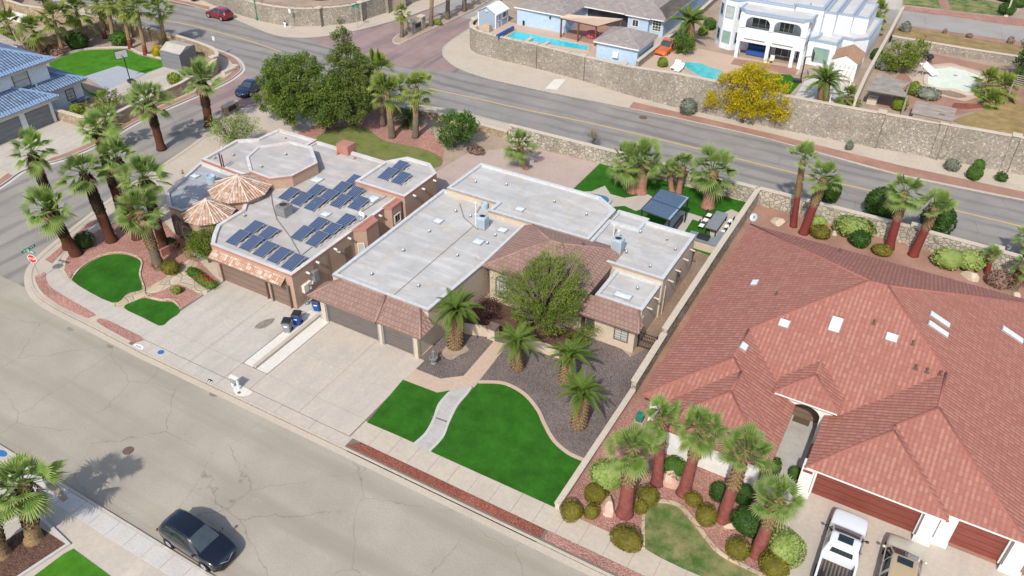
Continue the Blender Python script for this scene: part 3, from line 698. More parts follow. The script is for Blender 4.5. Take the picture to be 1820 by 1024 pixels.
# left of the entry road
fk2 = smooth_line(px([(200, -20), (310, 3), (400, 28), (480, 60), (530, 67), (580, 64), (640, 53), (700, 37), (760, 17), (810, -5), (850, -25)], .1), 4)
struct('corner_block_ground', MB().prism(fk2 + [(-90, 220), (-220, 220), (-220, 90)], -.05, .095), 'walk')
struct('corner_block_kerb', MB().sweep(fk2, 0, .16, -.05, .13), 'concrete')
lay('corner_rock_strip', px([(296, -3), (330, 2), (372, 12), (372, 17), (330, 9), (296, 2)]), .118, 'redground')
lay('corner_lawn', px([(545, -40), (575, -4), (640, -6), (640, -40)], 2.4), 2.44, 'lawn')
struct('corner_raised_lot', MB().prism(px([(330, -30), (470, 4), (560, 12), (600, 9), (660, 2), (720, -12), (700, -60), (330, -90)], 2.3)[::-1], -.05, 2.4), 'dirt')
# median
med = smooth_line(px([(700, 70), (702, 76), (716, 75), (760, 55), (800, 37), (850, 12), (890, -14), (880, -22), (840, 3), (790, 26), (735, 50), (712, 60)], .1), 4, True)
struct('median', MB().prism(med[::-1] if False else med, -.02, .15), 'dirt')
struct('median_kerb', MB().sweep(med, -.16, 0, -.02, .17, True), 'concrete')
# painted lines
ylp = smooth_line(px([(-100, -70), (60, -12), (200, 24), (320, 41), (420, 66), (500, 92)], .01), 4)
struct('centre_line', MB().sweep(ylp, -.12, .12, .006, .016), 'yellow')
ylp = smooth_line(px([(764, 157), (850, 176), (920, 192), (1063, 222), (1219, 259), (1419, 309), (1600, 351), (1802, 399), (1900, 424)], .01), 4)
struct('centre_line', MB().sweep(ylp, -.12, .12, .006, .016), 'yellow')
def disc(name, label, cx, cy, r_, z, mat='iron'):
    t = thing(name, label, 'manhole cover', (cx, cy, z))
    MB().lathe((cx, cy, z), [(r_, 0), (r_, .008), (r_*.96, .012)], 20).build('rim', mat, t)
    MB().lathe((cx, cy, z+.012), [(r_*.62, 0), (r_*.6, .006)], 16).build('lid', mat, t)
q = P(228, 801, 0); disc('manhole_cover', 'round rusty manhole cover in the tan front street near the palm shadow', q.x, q.y, .36, .002)
q = P(1143, 209, 0); disc('manhole_cover', 'round manhole cover in the grey main road below the rock strip', q.x, q.y, .5, .006)
q = P(805, 795+75, 0); disc('manhole_cover', 'small dark utility cover near the kerb of the front street', P(780, 873, 0).x, P(780, 873, 0).y+.3, .16, .02)
# ================================================================== houses
def hip(mb, cap, x0, y0, x1, y1, z, s=.42, r_=.09, skip=''):
    """hip roof over an eave rectangle; ridge and hip tiles go to cap"""
    wx, wy = x1-x0, y1-y0; d = min(wx, wy)/2; h = z+s*d
    if wx <= wy: a, b = Vector(((x0+x1)/2, y0+d, h)), Vector(((x0+x1)/2, y1-d, h))
    else: a, b = Vector((x0+d, (y0+y1)/2, h)), Vector((x1-d, (y0+y1)/2, h))
    c = [Vector((x0, y0, z)), Vector((x1, y0, z)), Vector((x1, y1, z)), Vector((x0, y1, z))]
    if wx <= wy: fs = {'S': (c[0], c[1], a), 'E': (c[1], c[2], b, a), 'N': (c[2], c[3], b), 'W': (c[3], c[0], a, b)}
    else: fs = {'S': (c[0], c[1], b, a), 'E': (c[1], c[2], b), 'N': (c[2], c[3], a, b), 'W': (c[3], c[0], a)}
    for k, f in fs.items():
        if k in skip or (k == 'S' and 's' in skip): continue
        f = [p for i, p in enumerate(f) if (p-f[i-1]).length > .01]; mb.roof(f)
    lines = [(c[0], a), (c[1], a if wx <= wy else b), (c[2], b), (c[3], b if wx <= wy else a), (a, b)]
    keep = {0: 'SW', 1: 'SE', 2: 'NE', 3: 'NW'}
    for i, (p, q) in enumerate(lines):
        if i < 4 and any(ch in skip.upper() for ch in keep[i]): continue
        if (p-q).length > .05: cap.tube([p-Vector((0, 0, .045)), q-Vector((0, 0, .045))], r_, 6)
    return a, b, h
def eave(mb, x0, y0, x1, y1, z, t=.16, ins=.03):
    mb.sweep([(x0+ins, y0+ins), (x1-ins, y0+ins), (x1-ins, y1-ins), (x0+ins, y1-ins)], 0, .05, z-t, z-.015, True)
    mb.box(x0+.08, y0+.08, z-t+.02, x1-.08, y1-.08, z-t+.05)
def flatblock(t, poly, z, wall, roof, coping, par=.22, th=.26, z0=.0, band=.12):
    MB().prism(poly, z0, z-par-.01).build('wall', wall, t)
    MB().sheet(inset(poly, th-.02), z-par).build('roof', roof, t)
    p = MB(); bnd = MB(); A = poly; Bp = inset(poly, th); n = len(A)
    C = inset(poly, -.03)
    for i in range(n):
        j = (i+1) % n
        p.add([(*C[i], z-.10), (*C[j], z-.10), (*C[j], z), (*C[i], z), (*Bp[j], z), (*Bp[i], z), (*Bp[j], z-par-.02), (*Bp[i], z-par-.02), (*A[i], z-.10), (*A[j], z-.10), (*A[j], z-par-.02), (*A[i], z-par-.02)],
              [(3, 2, 4, 5), (5, 4, 6, 7)])
        bnd.add([(*C[i], z-.10-band), (*C[j], z-.10-band), (*C[j], z-.003), (*C[i], z-.003), (*A[j], z-.10-band), (*A[i], z-.10-band), (*inset(poly, .05)[j], z-.003), (*inset(poly, .05)[i], z-.003), (*A[i], z-par-.02), (*A[j], z-par-.02)], [(0, 1, 2, 3), (0, 1, 4, 5), (5, 4, 9, 8)])
    p.build('parapet', PAR.get(roof, coping), t); bnd.build('cornice', coping, t)
PAR = {'flat2': 'parcoat', 'flatlow': 'parcoat', 'flat': 'coping'}
def window(t, cx, cy, z, w_, h, face, frame='trim_white', glass='glass', bars=1, arch=False, name='window', rows=0, fw_=.09):
    """frame stands proud of the wall; face is the outward direction"""
    d = {'S': (0, -1), 'N': (0, 1), 'E': (1, 0), 'W': (-1, 0)}[face] if isinstance(face, str) else face
    n = Vector((*d, 0)).normalized(); u = Vector((-n.y, n.x, 0)); c = Vector((cx, cy, z))
    def q(a, b, o): p = c+u*a+n*o; return (p.x, p.y, z+b)
    out = [(-w_/2, 0), (w_/2, 0), (w_/2, h)]
    if arch: out = [(-w_/2, 0), (w_/2, 0), (w_/2, h-w_/2)] + [(w_/2*math.cos(R(k*22.5)), h-w_/2+w_/2*math.sin(R(k*22.5))) for k in range(1, 8)] + [(-w_/2, h-w_/2)]
    else: out.append((-w_/2, h))
    inn = [(a*(1-2*fw_/w_), fw_+(b)*(1-2*fw_/h)) for a, b in out]
    m_ = MB(); N_ = len(out)
    for i in range(N_):
        j = (i+1) % N_
        m_.add([q(*out[i], 0), q(*out[j], 0), q(*out[j], .07), q(*out[i], .07), q(*inn[j], .07), q(*inn[i], .07), q(*inn[j], .02), q(*inn[i], .02)],
               [(0, 1, 2, 3), (3, 2, 4, 5), (5, 4, 6, 7)])
    for k in range(bars):
        a = -w_/2+w_*(k+1)/(bars+1); m_.add([q(a-.025, fw_, .05), q(a+.025, fw_, .05), q(a+.025, h-fw_, .05), q(a-.025, h-fw_, .05)], [(0, 1, 2, 3)])
    for k in range(rows):
        b = h*(k+1)/(rows+1); m_.add([q(-w_/2+fw_, b-.025, .053), q(w_/2-fw_, b-.025, .053), q(w_/2-fw_, b+.025, .053), q(-w_/2+fw_, b+.025, .053)], [(0, 1, 2, 3)])
    o = m_.build(name, frame, t)
    MB().face([q(a, b, .022) for a, b in inn]).build('pane', glass, o)
    return o
def vent(mb, x, y, z, r_=.07, h=.3, hat=True):
    mb.tube([(x, y, z-.02), (x, y, z+h)], r_, 8)
    if hat: mb.lathe((x, y, z+h), [(r_*2, 0), (r_*2, .05), (r_*.6, .14)], 8)
    mb.lathe((x, y, z-.01), [(r_*2.6, 0), (r_*2.4, .03)], 8)
def vents(t, pts, z, mat='metal', **k):
    k.setdefault('h', .16); k.setdefault('r_', .055)
    for a, b in pts:
        x, y = XY(a, b, z); m_ = MB(); vent(m_, x, y, z, **k); m_.build('roof_vent', mat, t)
def skylight(t, x, y, z, w_, l_, mat='skylight'):
    f = MB().box(x-w_/2, y-l_/2, z-.02, x+w_/2, y+l_/2, z+.12).build('skylight', 'galv', t)
    MB().add([(x-w_/2+.05, y-l_/2+.05, z+.122), (x+w_/2-.05, y-l_/2+.05, z+.122), (x+w_/2-.05, y+l_/2-.05, z+.122), (x-w_/2+.05, y+l_/2-.05, z+.122), (x, y, z+.2)],
             [(0, 1, 4), (1, 2, 4), (2, 3, 4), (3, 0, 4)]).build('dome', mat, f)
def garage(t, x0, x1, y, z1, mat, trim, z0=.12, ft=.12):
    d = MB().box(x0, y+.12, z0, x1, y+.2, z1).build('garage_door', mat, t)
    MB().box(x0-ft, y-.05, z0, x0, y+.12, z1+ft).box(x1, y-.05, z0, x1+ft, y+.12, z1+ft).box(x0, y-.05, z1, x1, y+.12, z1+ft).build('door_frame', trim, d)

# ---- the red-roofed house
rh = thing('red_roof_house', 'big white house under a large red tiled hip roof with skylights, right foreground', 'house', (0, 45, .0))
rf, cp_ = MB(), MB(); ev = MB(); E_ = 2.8
hip(rf, cp_, -11.6, 41.5, 10.9, 62.7, E_, skip='s')
ms = lambda x, y: Vector((x, y, E_+.42*(y-41.5)))
rf.roof([ms(-1.0, 52.1), ms(-7.15, 45.95), ms(-4.05, 42.85), ms(-4.05, 43.4), ms(-2.05, 45.5), ms(-.05, 43.4), ms(-.05, 42.1), ms(5.1, 47.3), ms(.3, 52.1)])
dz_ = Vector((0, 0, .045)); cp_.tube([ms(-1, 52.1)-dz_, ms(-7.2, 45.9)-dz_], .09, 6).tube([ms(.3, 52.1)-dz_, ms(5.1, 47.3)-dz_], .09, 6)
hip(rf, cp_, -11.62, 38.15, -2.65, 50.45, E_, skip='N')
hip(rf, cp_, -10.1, 36.0, -2.62, 45.6, E_+.01, skip='N')
hip(rf, cp_, -.75, 37.85, 11.0, 53.2, E_-.01, skip='N')
hip(rf, cp_, -.8, 37.35, 7.1, 45.7, E_, skip='N')
hip(rf, cp_, -4.1, 41.85, .02, 52, 3.62, .42, skip='N')
r_o = rf.build('roof', 't_red', rh); parts(cp_, 'ridge_cap', 'cap_red', r_o, smooth=True)
for e in ((-.75, 37.85, 11, 50, E_-.01), (-.8, 37.35, 7.1, 46, E_), (-4.1, 41.85, .02, 47, 3.62)): eave(ev, *e)
ev2 = MB()
for e in ((-11.6, 46, 10.9, 62.7, E_), (-11.62, 38.15, -2.65, 50, E_), (-10.1, 36, -2.62, 44, E_+.01)): eave(ev2, *e)
ev2.build('eave', 'cap_red', r_o)
ev.build('eave', 'trim_white', r_o)
MB().prism([(-11.1, 38.7), (-9.5, 38.7), (-9.5, 36.6), (-3.2, 36.6), (-3.2, 45), (-.3, 45), (-.3, 38.15), (7.6, 38.15), (7.6, 38.5), (10.5, 38.5), (10.5, 62.2), (-11.1, 62.1)], .05, E_-.1).build('wall', 'st_white', rh)
# entry arch: white front with an arched opening, recess behind it
ar = MB(); sf = MB(); y_ = 42.3; xs0, xs1 = -3.75, -.3; ac = -1.95; ra = .95
for i in range(12):
    a0, a1 = math.pi*i/12, math.pi*(i+1)/12
    p = [(ac+ra*math.cos(a0), 2.35+ra*math.sin(a0)*.75), (ac+ra*math.cos(a1), 2.35+ra*math.sin(a1)*.75)]
    ar.add([(p[0][0], y_, p[0][1]), (p[1][0], y_, p[1][1]), (p[1][0], y_, 3.5), (p[0][0], y_, 3.5), (p[0][0], y_+.35, p[0][1]), (p[1][0], y_+.35, p[1][1])], [(0, 1, 2, 3)])
    sf.add([(p[0][0], y_+.01, p[0][1]), (p[1][0], y_+.01, p[1][1]), (p[1][0], y_+1.5, p[1][1]), (p[0][0], y_+1.5, p[0][1])], [(0, 1, 2, 3)])
sf.build('arch_soffit', 'trim_pink', rh)
ar.box(xs0, y_, .1, ac-ra, y_+.35, 3.5).box(ac+ra, y_, .1, xs1, y_+.35, 3.5)
ar.build('entry_arch', 'st_white', rh)
MB().box(-3.1, 44.3, .1, -.35, 44.4, 3.4).build('entry_recess', 'door_brown', rh)
x, y = XY(1424, 748, .13); tag(MB().box(x-.55, y-.3, .12, x+.55, y+.3, .14).build('doormat', 'mat', bevel=.01), 'dark brown doormat before the arched entry of the red house', 'doormat')
garage(rh, -.05, 5.85, 38.0, 2.42, 'door_red', 'trim_white')
garage(rh, 7.75, 10.35, 38.35, 2.42, 'door_red', 'trim_white')
pil = MB()
for x0, x1, yy in ((-.95, -.2, 37.6), (5.98, 6.75, 37.6), (6.9, 7.6, 37.95), (10.5, 11.4, 37.9)):
    pil.box(x0, yy, .1, x1, yy+.6, 2.66).box(x0-.1, yy-.1, .1, x1+.1, yy+.02, .55)
parts(pil, 'garage_pillar', 'st_white', rh)
MB().box(-.85, 37.56, 2.15, -.3, 37.6, 2.33).build('number_plate', 'door_red', rh)
def on_roof(a, b):
    """where the sight line through a pixel meets the red roof"""
    best = None
    for o_z in [E_+.02*k for k in range(0, 230)]:
        x, y = XY(a, b, o_z)
        z = max(hz(x, y, *q) for q in BL)
        if z >= o_z: best = (x, y, o_z)
    return best or (*XY(a, b, 4), 4)
BL = [(-11.6, 41.5, 10.9, 62.7, E_), (-11.75, 38.15, -2.65, 51, E_), (-.75, 37.85, 11, 54, E_), (-.8, 37.35, 7.1, 47, E_)]
def hz(x, y, x0, y0, x1, y1, z): 
    d = min(x-x0, x1-x, y-y0, y1-y); return z+.42*d if d > 0 else -1
def roof_dir(x, y):
    q = max(BL, key=lambda k: hz(x, y, *k)); ds = {'W': x-q[0], 'E': q[2]-x, 'S': y-q[1], 'N': q[3]-y}
    k = min(ds, key=ds.get); return Vector({'W': (-.42, 0, 1), 'E': (.42, 0, 1), 'S': (0, -.42, 1), 'N': (0, .42, 1)}[k]).normalized(), k
for (a, b, w_, l_) in ((1342, 504, .75, .6), (1393.5, 576, .8, .7), (1485, 578, .85, 1.35), (1584.5, 601, .85, .7), (1321, 617, .75, .6), (1669, 569, .55, 1.75), (1666, 586, .55, 1.75), (1798, 596, .6, 1.9)):
    x, y, z = on_roof(a, b); n_, k = roof_dir(x, y)
    up_ = (Vector((0, 0, 1))-n_*n_.z).normalized(); M = Matrix((up_.cross(n_), up_, n_)).transposed()
    w_ *= .9; l_ *= .88
    f = MB().obox(Vector((x, y, z))+n_*.06, w_, l_, .12, M).build('skylight', 'galv', r_o)
    MB().obox(Vector((x, y, z))+n_*.13, w_-.1, l_-.1, .08, M).build('dome', 'skylight', f)
for a, b in ((1380, 524), (1553, 575), (1622, 612), (1627, 655), (1647, 661), (1671, 666), (1492, 448)):
    x, y, z = on_roof(a, b); m_ = MB(); vent(m_, x, y, z, .07, .34, False); m_.build('roof_vent', 'iron', r_o)
# satellite dish at the corner of the roof
def dish(label, x, y, z, mat, aim, r_=.42, base=0.5):
    t = thing('satellite_dish', label, 'satellite dish', (x, y, z))
    MB().tube([(x, y, z), (x, y, z+base)], .035, 6).build('mast', 'galv', t)
    n = Vector(aim).normalized(); a = n.cross(Vector((0, 0, 1))).normalized(); b = a.cross(n); c = Vector((x, y, z+base))
    m_ = MB(); rings = 4; K_ = 14; m_.v.append(tuple(c))
    for i in range(1, rings+1):
        rr = r_*i/rings
        for k in range(K_):
            t_ = 2*math.pi*k/K_; m_.v.append(tuple(c+(a*math.cos(t_)+b*math.sin(t_)*1.1)*rr+n*(.18*(rr/r_)**2*r_)))
    for k in range(K_): m_.f.append((0, 1+k, 1+(k+1) % K_))
    for i in range(rings-1):
        for k in range(K_): m_.f.append((1+i*K_+k, 1+i*K_+(k+1) % K_, 1+(i+1)*K_+(k+1) % K_, 1+(i+1)*K_+k))
    m_.build('reflector', mat, t, smooth=True)
    MB().tube([c-b*r_*.9, c+n*r_*1.1], .02, 5).build('feed_arm', 'white', t)
x, y, z = XY(1338, 396, 2.9)+(2.7,); dish('pale round satellite dish at the far corner of the red roof', x, y, 2.75, 'acblue', (-.3, -1, .55), .33, .7)

# ---- the house in the middle: grey flat roofs and brown tile skirts
ch = thing('flat_roof_house', 'tan house with grey flat roofs and brown tile skirts in the middle', 'house', (-28, 45, 0))
flatblock(ch, [(-37.1, 37.8), (-28.2, 37.8), (-27.8, 45.5), (-27.8, 53.2), (-37.1, 53.2)], 3.5, 'st_tan', 'flat', 'edge_tan')
flatblock(ch, [(-36.45, 52.85), (-31.25, 52.85), (-31.25, 51.4), (-21.9, 51.6), (-21.9, 57.0), (-24, 58.4), (-36.3, 58.4)], 4.0, 'st_tan', 'flat', 'edge_tan')
flatblock(ch, [(-21.85, 49.72), (-14.7, 49.72), (-14.7, 57.0), (-19.25, 57.0), (-19.25, 55.6), (-21.85, 55.6)], 3.8, 'st_tan', 'flat', 'edge_tan')
flatblock(ch, [(-22.0, 55.5), (-19.15, 55.5), (-19.15, 58.0), (-22.0, 58.0)], 3.45, 'st_tan', 'flat', 'edge_tan')
flatblock(ch, [(-18.6, 45.95), (-14.82, 45.95), (-14.82, 49.9), (-18.6, 49.9)], 3.3, 'st_tan', 'flat', 'edge_tan')
MB().box(-27.3, 45.0, .05, -19.2, 52, 3.55).build('wall', 'st_tan', ch)
MB().box(-18.75, 44.75, .05, -14.76, 46.4, 2.5).build('wall', 'st_tan', ch)
MB().box(-36.85, 36.32, .05, -28.2, 38.2, 2.55).build('wall', 'st_tan', ch)
MB().box(-28.6, 36.3, .05, -28.15, 38.0, 2.5).build('wall', 'st_tan', ch)
rf, cp_ = MB(), MB()
hip(rf, cp_, -27.75, 44.55, -18.9, 52.25, 3.58, .40, .09)
ro = rf.build('roof', 't_brown', ch); rf = MB()
def skirt(x0, x1, ye, ze, yt, zt, lx, rx):
    a, b, c, d = Vector((x0, ye, ze)), Vector((x1, ye, ze)), Vector((x1-rx, yt, zt)), Vector((x0+lx, yt, zt))
    rf.roof([a, b, c, d])
    if lx > .05: rf.roof([Vector((x0, ye+lx*1.2, ze)), a, d]); cp_.tube([a, d], .09, 5)
    if rx > .05: rf.roof([b, Vector((x1, ye+rx*1.35, ze)), c]); cp_.tube([b, c], .09, 5)
skirt(-37.95, -31.5, 35.65, 2.5, 37.78, 3.38, 1.7, 0.0)
skirt(-31.5, -27.55, 35.75, 2.5, 37.78, 3.38, 0.0, 1.35)
cp_.tube([(-31.5, 35.68, 2.53), (-32.0, 37.75, 3.42)], .1, 5)
rf.build('tile_skirt', 't_brown', ch); rf = MB()
skirt(-19.2, -14.3, 44.2, 2.52, 45.93, 3.18, 0.0, .75)
rf.build('tile_skirt', 't_brown', ch); parts(cp_, 'ridge_cap', 'cap_brown', ro, smooth=True)
ev = MB().box(-37.9, 35.67, 2.36, -31.52, 35.75, 2.49).box(-31.5, 35.77, 2.36, -27.6, 35.85, 2.49).box(-19.15, 44.22, 2.36, -14.35, 44.3, 2.5).box(-14.42, 44.3, 2.36, -14.34, 45.2, 2.5)
ev.box(-27.7, 44.58, 3.42, -18.95, 44.66, 3.56).box(-27.72, 44.66, 3.42, -27.64, 51, 3.56).box(-37.6, 35.75, 2.45, -28, 36.4, 2.5).box(-19, 44.3, 2.45, -14.45, 44.8, 2.49)
ev.build('eave', 'trim_dark', ro)
garage(ch, -36.6, -31.75, 36.18, 2.28, 'door_grey', 'metal', .125)
garage(ch, -31.2, -28.55, 36.18, 2.28, 'door_grey', 'metal', .125)
pm = MB().box(-37.15, 36.1, .1, -36.75, 36.36, 2.4).box(-31.6, 36.1, .1, -31.35, 36.36, 2.4).box(-28.42, 36.1, .1, -28.1, 36.36, 2.45); parts(pm, 'garage_pillar', 'st_tan', ch)
window(ch, -26.2, 45.0, .75, 1.1, 2.1, 'S', 'trim_dark', 'glass_pale', 2, True, rows=3)
window(ch, -23.6, 45.0, .2, 1.5, 2.6, 'S', 'trim_dark', 'glass', 1, True, 'front_door')
window(ch, -15.8, 44.75, .85, 1.15, 1.15, 'S', 'trim_dark', 'glass_pale', 1, rows=4)
window(ch, -18.35, 44.75, .9, .75, 1.15, 'S', 'trim_dark', 'glass', 0, rows=1)
window(ch, -14.7, 53.5, 1.2, 1.0, 1.1, 'E', 'trim_dark', 'glass')
scp = MB()
for yy, x in ((46.9, -14.78), (48.3, -14.78), (51.0, -14.66), (52.6, -14.66), (54.4, -14.66), (56.0, -14.66)): scp.tube([(x-.05, yy, 2.95), (x+.42, yy, 2.9)], .07, 6)
scp.tube([(-14.6, 50.2, 2.9), (-14.6, 50.2, .2)], .05, 6)
for yy in (53.5, 55.3): scp.tube([(-21.9, yy, 3.6), (-21.55, yy, 3.57)], .07, 6)
parts(scp, 'roof_scupper', 'st_tan', ch)
for a, b, w_, l_, z in ((779, 394, .75, .75, 3.32), (893, 410, .8, .75, 3.32), (850, 431, .85, .8, 3.32), (924, 373, .8, .7, 3.8), (1107, 527, 1.35, .7, 3.12)):
    x, y = XY(a, b, z); skylight(ch, x, y, z, w_, l_)
vents(ch, [(763, 413), (717, 447), (810, 377), (813, 456), (866, 434), (744, 510), (880, 420), (661, 489), (836, 386)], 3.28)
vents(ch, [(1042, 383), (900, 330), (845, 325), (985, 360)], 3.78)
vents(ch, [(1138, 414), (1185, 427), (1113, 450), (1155, 475), (1200, 445)], 3.58)
vents(ch, [(1091, 492), (1133, 514)], 3.08)
vents(ch, [(1036, 434)], 4.75, 'bark_grey')
m_ = MB()
for a, b, z in ((846, 379, 3.3), (846, 400, 3.3), (1090, 420, 3.6), (1098, 430, 3.6)):
    x, y = XY(a, b, z); m_.tube([(x, y, z), (x, y, z+1.0)], .06, 7).lathe((x, y, z+1.0), [(.11, 0), (.11, .1), (.05, .16)], 8)
parts(m_, 'flue_pipe', 'pvc', ch)
MB().box(-31.62, 38.1, 3.285, -31.58, 49.5, 3.31).tube([(-31.0, 49.2, 3.32), (-33, 50.2, 3.32), (-34.6, 52, 3.32)], .03, 5).build('roof_seam', 'dark_joint', ch)
m_ = MB(); x, y = XY(861, 370, 3.3); m_.lathe((x, y, 3.29), [(.33, 0), (.33, .5), (.28, .52), (.27, .4), (.1, .4)], 12); m_.build('turbine_vent', 'acblue', ch)
# courtyard walls in front of the middle house
t = thing('courtyard_wall', 'low tan stucco wall with a capped pillar left of the front walk', 'wall', (-26.4, 40.6, .1))
MB().sweep([(-28.0, 40.0), (-24.9, 41.0)], -.12, .12, .1, 1.0).build('wall', 'st_tan', t)
MB().box(-24.95, 40.65, .1, -24.3, 41.35, 1.15).build('pillar', 'st_tan', t); MB().box(-25.02, 40.58, 1.15, -24.23, 41.42, 1.25).build('pillar_cap', 'trim_dark', t)
t = thing('courtyard_wall', 'low tan stucco wall right of the front walk, ending at a palm', 'wall', (-20.8, 41.4, .1))
MB().sweep([(-22.3, 41.3), (-19.2, 41.5)], -.12, .12, .1, .95).build('wall', 'st_tan', t); MB().box(-22.6, 41.1, .1, -22.2, 41.5, 1.1).build('pillar', 'st_tan', t)

# ---- the pink stucco house with solar panels
lh = thing('stucco_house', 'pinkish stucco house with a flat roof of solar panels and clay tile turrets', 'house', (-49, 45, 0))
LZ = 3.4
flatblock(lh, [(-48.4, 36.2), (-39.82, 36.2), (-39.82, 50.4), (-44.7, 50.4), (-44.7, 55), (-53.5, 55), (-53.5, 46), (-52, 44), (-50.2, 41.5), (-50.2, 38.6), (-49.4, 37.4)], LZ, 'st_pink', 'flat2', 'trim_pink', .2, .3)
flatblock(lh, [(-53.4, 45.9), (-53.4, 54.95), (-58.3, 54.95), (-58.6, 52.2), (-60.2, 50.9), (-60.0, 46.2)], LZ+.15, 'st_pink', 'flat2', 'trim_pink', .22, .3)
flatblock(lh, [(-60.1, 46.1), (-53.5, 45.8), (-53.0, 43.5), (-54.6, 38.75), (-56.1, 38.7), (-58.3, 40.3)], LZ-.1, 'st_pink', 'flatlow', 'trim_pink', .2, .25)
flatblock(lh, [(-44.5, 49.9), (-44.5, 54.4), (-43.2, 56.2), (-40.6, 56.2), (-39.0, 54.9), (-39.0, 49.9)][::-1], LZ+.4, 'st_pink', 'flat2', 'trim_pink', .2, .28)
flatblock(lh, [(-55.5, 47.6), (-53.2, 45.7), (-50.7, 45.6), (-49.3, 47.0), (-49.0, 50.1), (-51.7, 52.4), (-54.2, 52.2), (-56.1, 49.8)], LZ+.95, 'st_pink', 'flat2', 'trim_pink', .12, .26)
flatblock(lh, [(-39.9, 43.6), (-39.0, 44.4), (-39.0, 46.0), (-39.9, 46.4)], LZ+.03, 'st_pink', 'trim_pink', 'trim_pink', .05, .2)
flatblock(lh, [(-39.9, 47.9), (-39.2, 48.2), (-39.2, 49.6), (-39.9, 49.95)], LZ+.03, 'st_pink', 'trim_pink', 'trim_pink', .05, .2)
MB().box(-50.3, 54.3, .1, -48.9, 55.5, LZ+.75).build('chimney', 'trim_pink', lh)
def cone(cx, cy, rr, ze, zt, n=10, ph=.1):
    f, c = MB(), MB(); ap = Vector((cx, cy, zt)); pts = [Vector((cx+rr*math.cos(ph+2*math.pi*k/n), cy+rr*math.sin(ph+2*math.pi*k/n), ze)) for k in range(n)]
    for k in range(n): f.roof([pts[k], pts[(k+1) % n], ap]); c.tube([pts[k], ap], [.07, .06], 5)
    c.lathe((cx, cy, zt-.05), [(.2, 0), (.1, .18)], 8)
    o = f.build('turret_roof', 't_clay', lh); parts(c, 'ridge_cap', 'cap_white', o)
    MB().lathe((cx, cy, .05), [(rr*.84, 0), (rr*.84, ze)], n).build('turret', 'st_pink', lh)
cone(-52.55, 43.7, 2.75, 3.75, 5.0); cone(-52.6, 39.9, 2.25, 3.2, 4.45)
# entry porch arches, dark windows at the front left
for x, y, d in ((-55.6, 38.66, (0, -1)), (-54.45, 38.15, (-.2, -1)), (-53.3, 37.85, (.1, -1))): window(lh, x, y, .5, .95, 2.2, d, 'trim_dark', 'glass', 1, True)
# clay tile awning over the garage
f = MB(); f.roof([(-48.3, 35.55, 2.5), (-40.5, 35.55, 2.5), (-40.5, 36.18, 2.95), (-48.3, 36.18, 2.95)]); aw = f.build('tile_awning', 't_clay', lh)
MB().box(-48.28, 35.58, 2.3, -40.52, 36.2, 2.47).build('awning_beam', 'trim_dark', aw)
garage(lh, -47.6, -42.75, 36.0, 2.2, 'door_brown', 'trim_dark', .125, .09); garage(lh, -42.1, -40.3, 36.0, 2.2, 'door_brown', 'trim_dark', .125, .09)
lb = MB()
for yy, z in ((37.8, 2.7), (39.0, 3.0), (41.2, 3.0), (41.5, 2.6), (43.0, 3.05), (47.2, 3.05), (51.2, 3.3), (52.6, 3.3), (54.4, 3.3)):
    x = -39.8 if yy < 50 else -39.0; lb.tube([(x-.05, yy, z), (x+.3, yy, z-.04)], .09, 8)
parts(lb, 'wall_light', 'pvc', lh)
MB().box(-39.82, 37.0, 1.2, -39.55, 37.5, 1.9).box(-39.82, 37.6, 1.5, -39.6, 37.9, 1.9).lathe((-39.66, 37.75, 1.2), [(.12, 0), (.12, .2)], 10).lathe((-39.66, 38.05, 1.5), [(.12, 0), (.12, .2)], 10).build('electric_meter', 'pvc', lh)
MB().box(-39.82, 38.25, 1.5, -39.5, 38.75, 2.5).build('breaker_panel', 'metal', lh)
MB().tube([(-39.75, 38.5, 2.5), (-39.75, 38.5, 3.4)], .04, 5).tube([(-39.75, 40.1, .3), (-39.75, 40.1, 3.4)], .03, 5).build('conduit', 'trim_dark', lh)
MB().tube([(-39.6, 36.9, .12), (-39.6, 36.9, .5), (-39.6, 37.3, .5)], .05, 6).lathe((-39.55, 37.05, .12), [(.1, 0), (.16, .12), (.1, .3)], 8).build('gas_meter', 'metal', lh)
MB().box(-39.83, 42.3, .3, -39.77, 43.1, 2.3).build('side_door', 'door_brown', lh)
window(lh, -39.2, 48.9, 1.6, .9, .9, 'E', 'pvc', 'glass', 1); window(lh, -39.42, 44.0, .9, .6, 1.2, (.66, -.75), 'pvc', 'glass_pale', 0)
for a, b, w_, l_, z in ((347, 314, .8, .7, 3.12), (563, 321, 1.0, 1.0, 3.22), (579, 382, .8, .8, 3.22), (663, 355, .9, 1.1, 3.22)):
    x, y = XY(a, b, z); skylight(lh, x, y, z, w_, l_, 'skylight')
vents(lh, [(435, 385), (520, 468), (560, 365), (640, 330)], 3.22); vents(lh, [(465, 298), (508, 276)], 4.23)
vents(lh, [(415, 277), (395, 265), (382, 282)], 3.35); vents(lh, [(508, 249), (325, 308), (600, 275), (630, 283)], 3.2, 'terracotta', h=.2)
MB().tube([(-57.3, 46.1, 3.4), (-57.3, 46.1, 4.9)], .07, 6).tube([(-57.0, 46.1, 3.4), (-57.0, 46.1, 4.8)], .06, 6).build('flue_pipe', 'bark_red', lh)
x, y = XY(377, 325, 3.2); MB().lathe((x, y, 3.18), [(.45, 0), (.45, .75), (.36, .78), (.34, .6), (.1, .58)], 14).build('turbine_vent', 'acblue', lh)
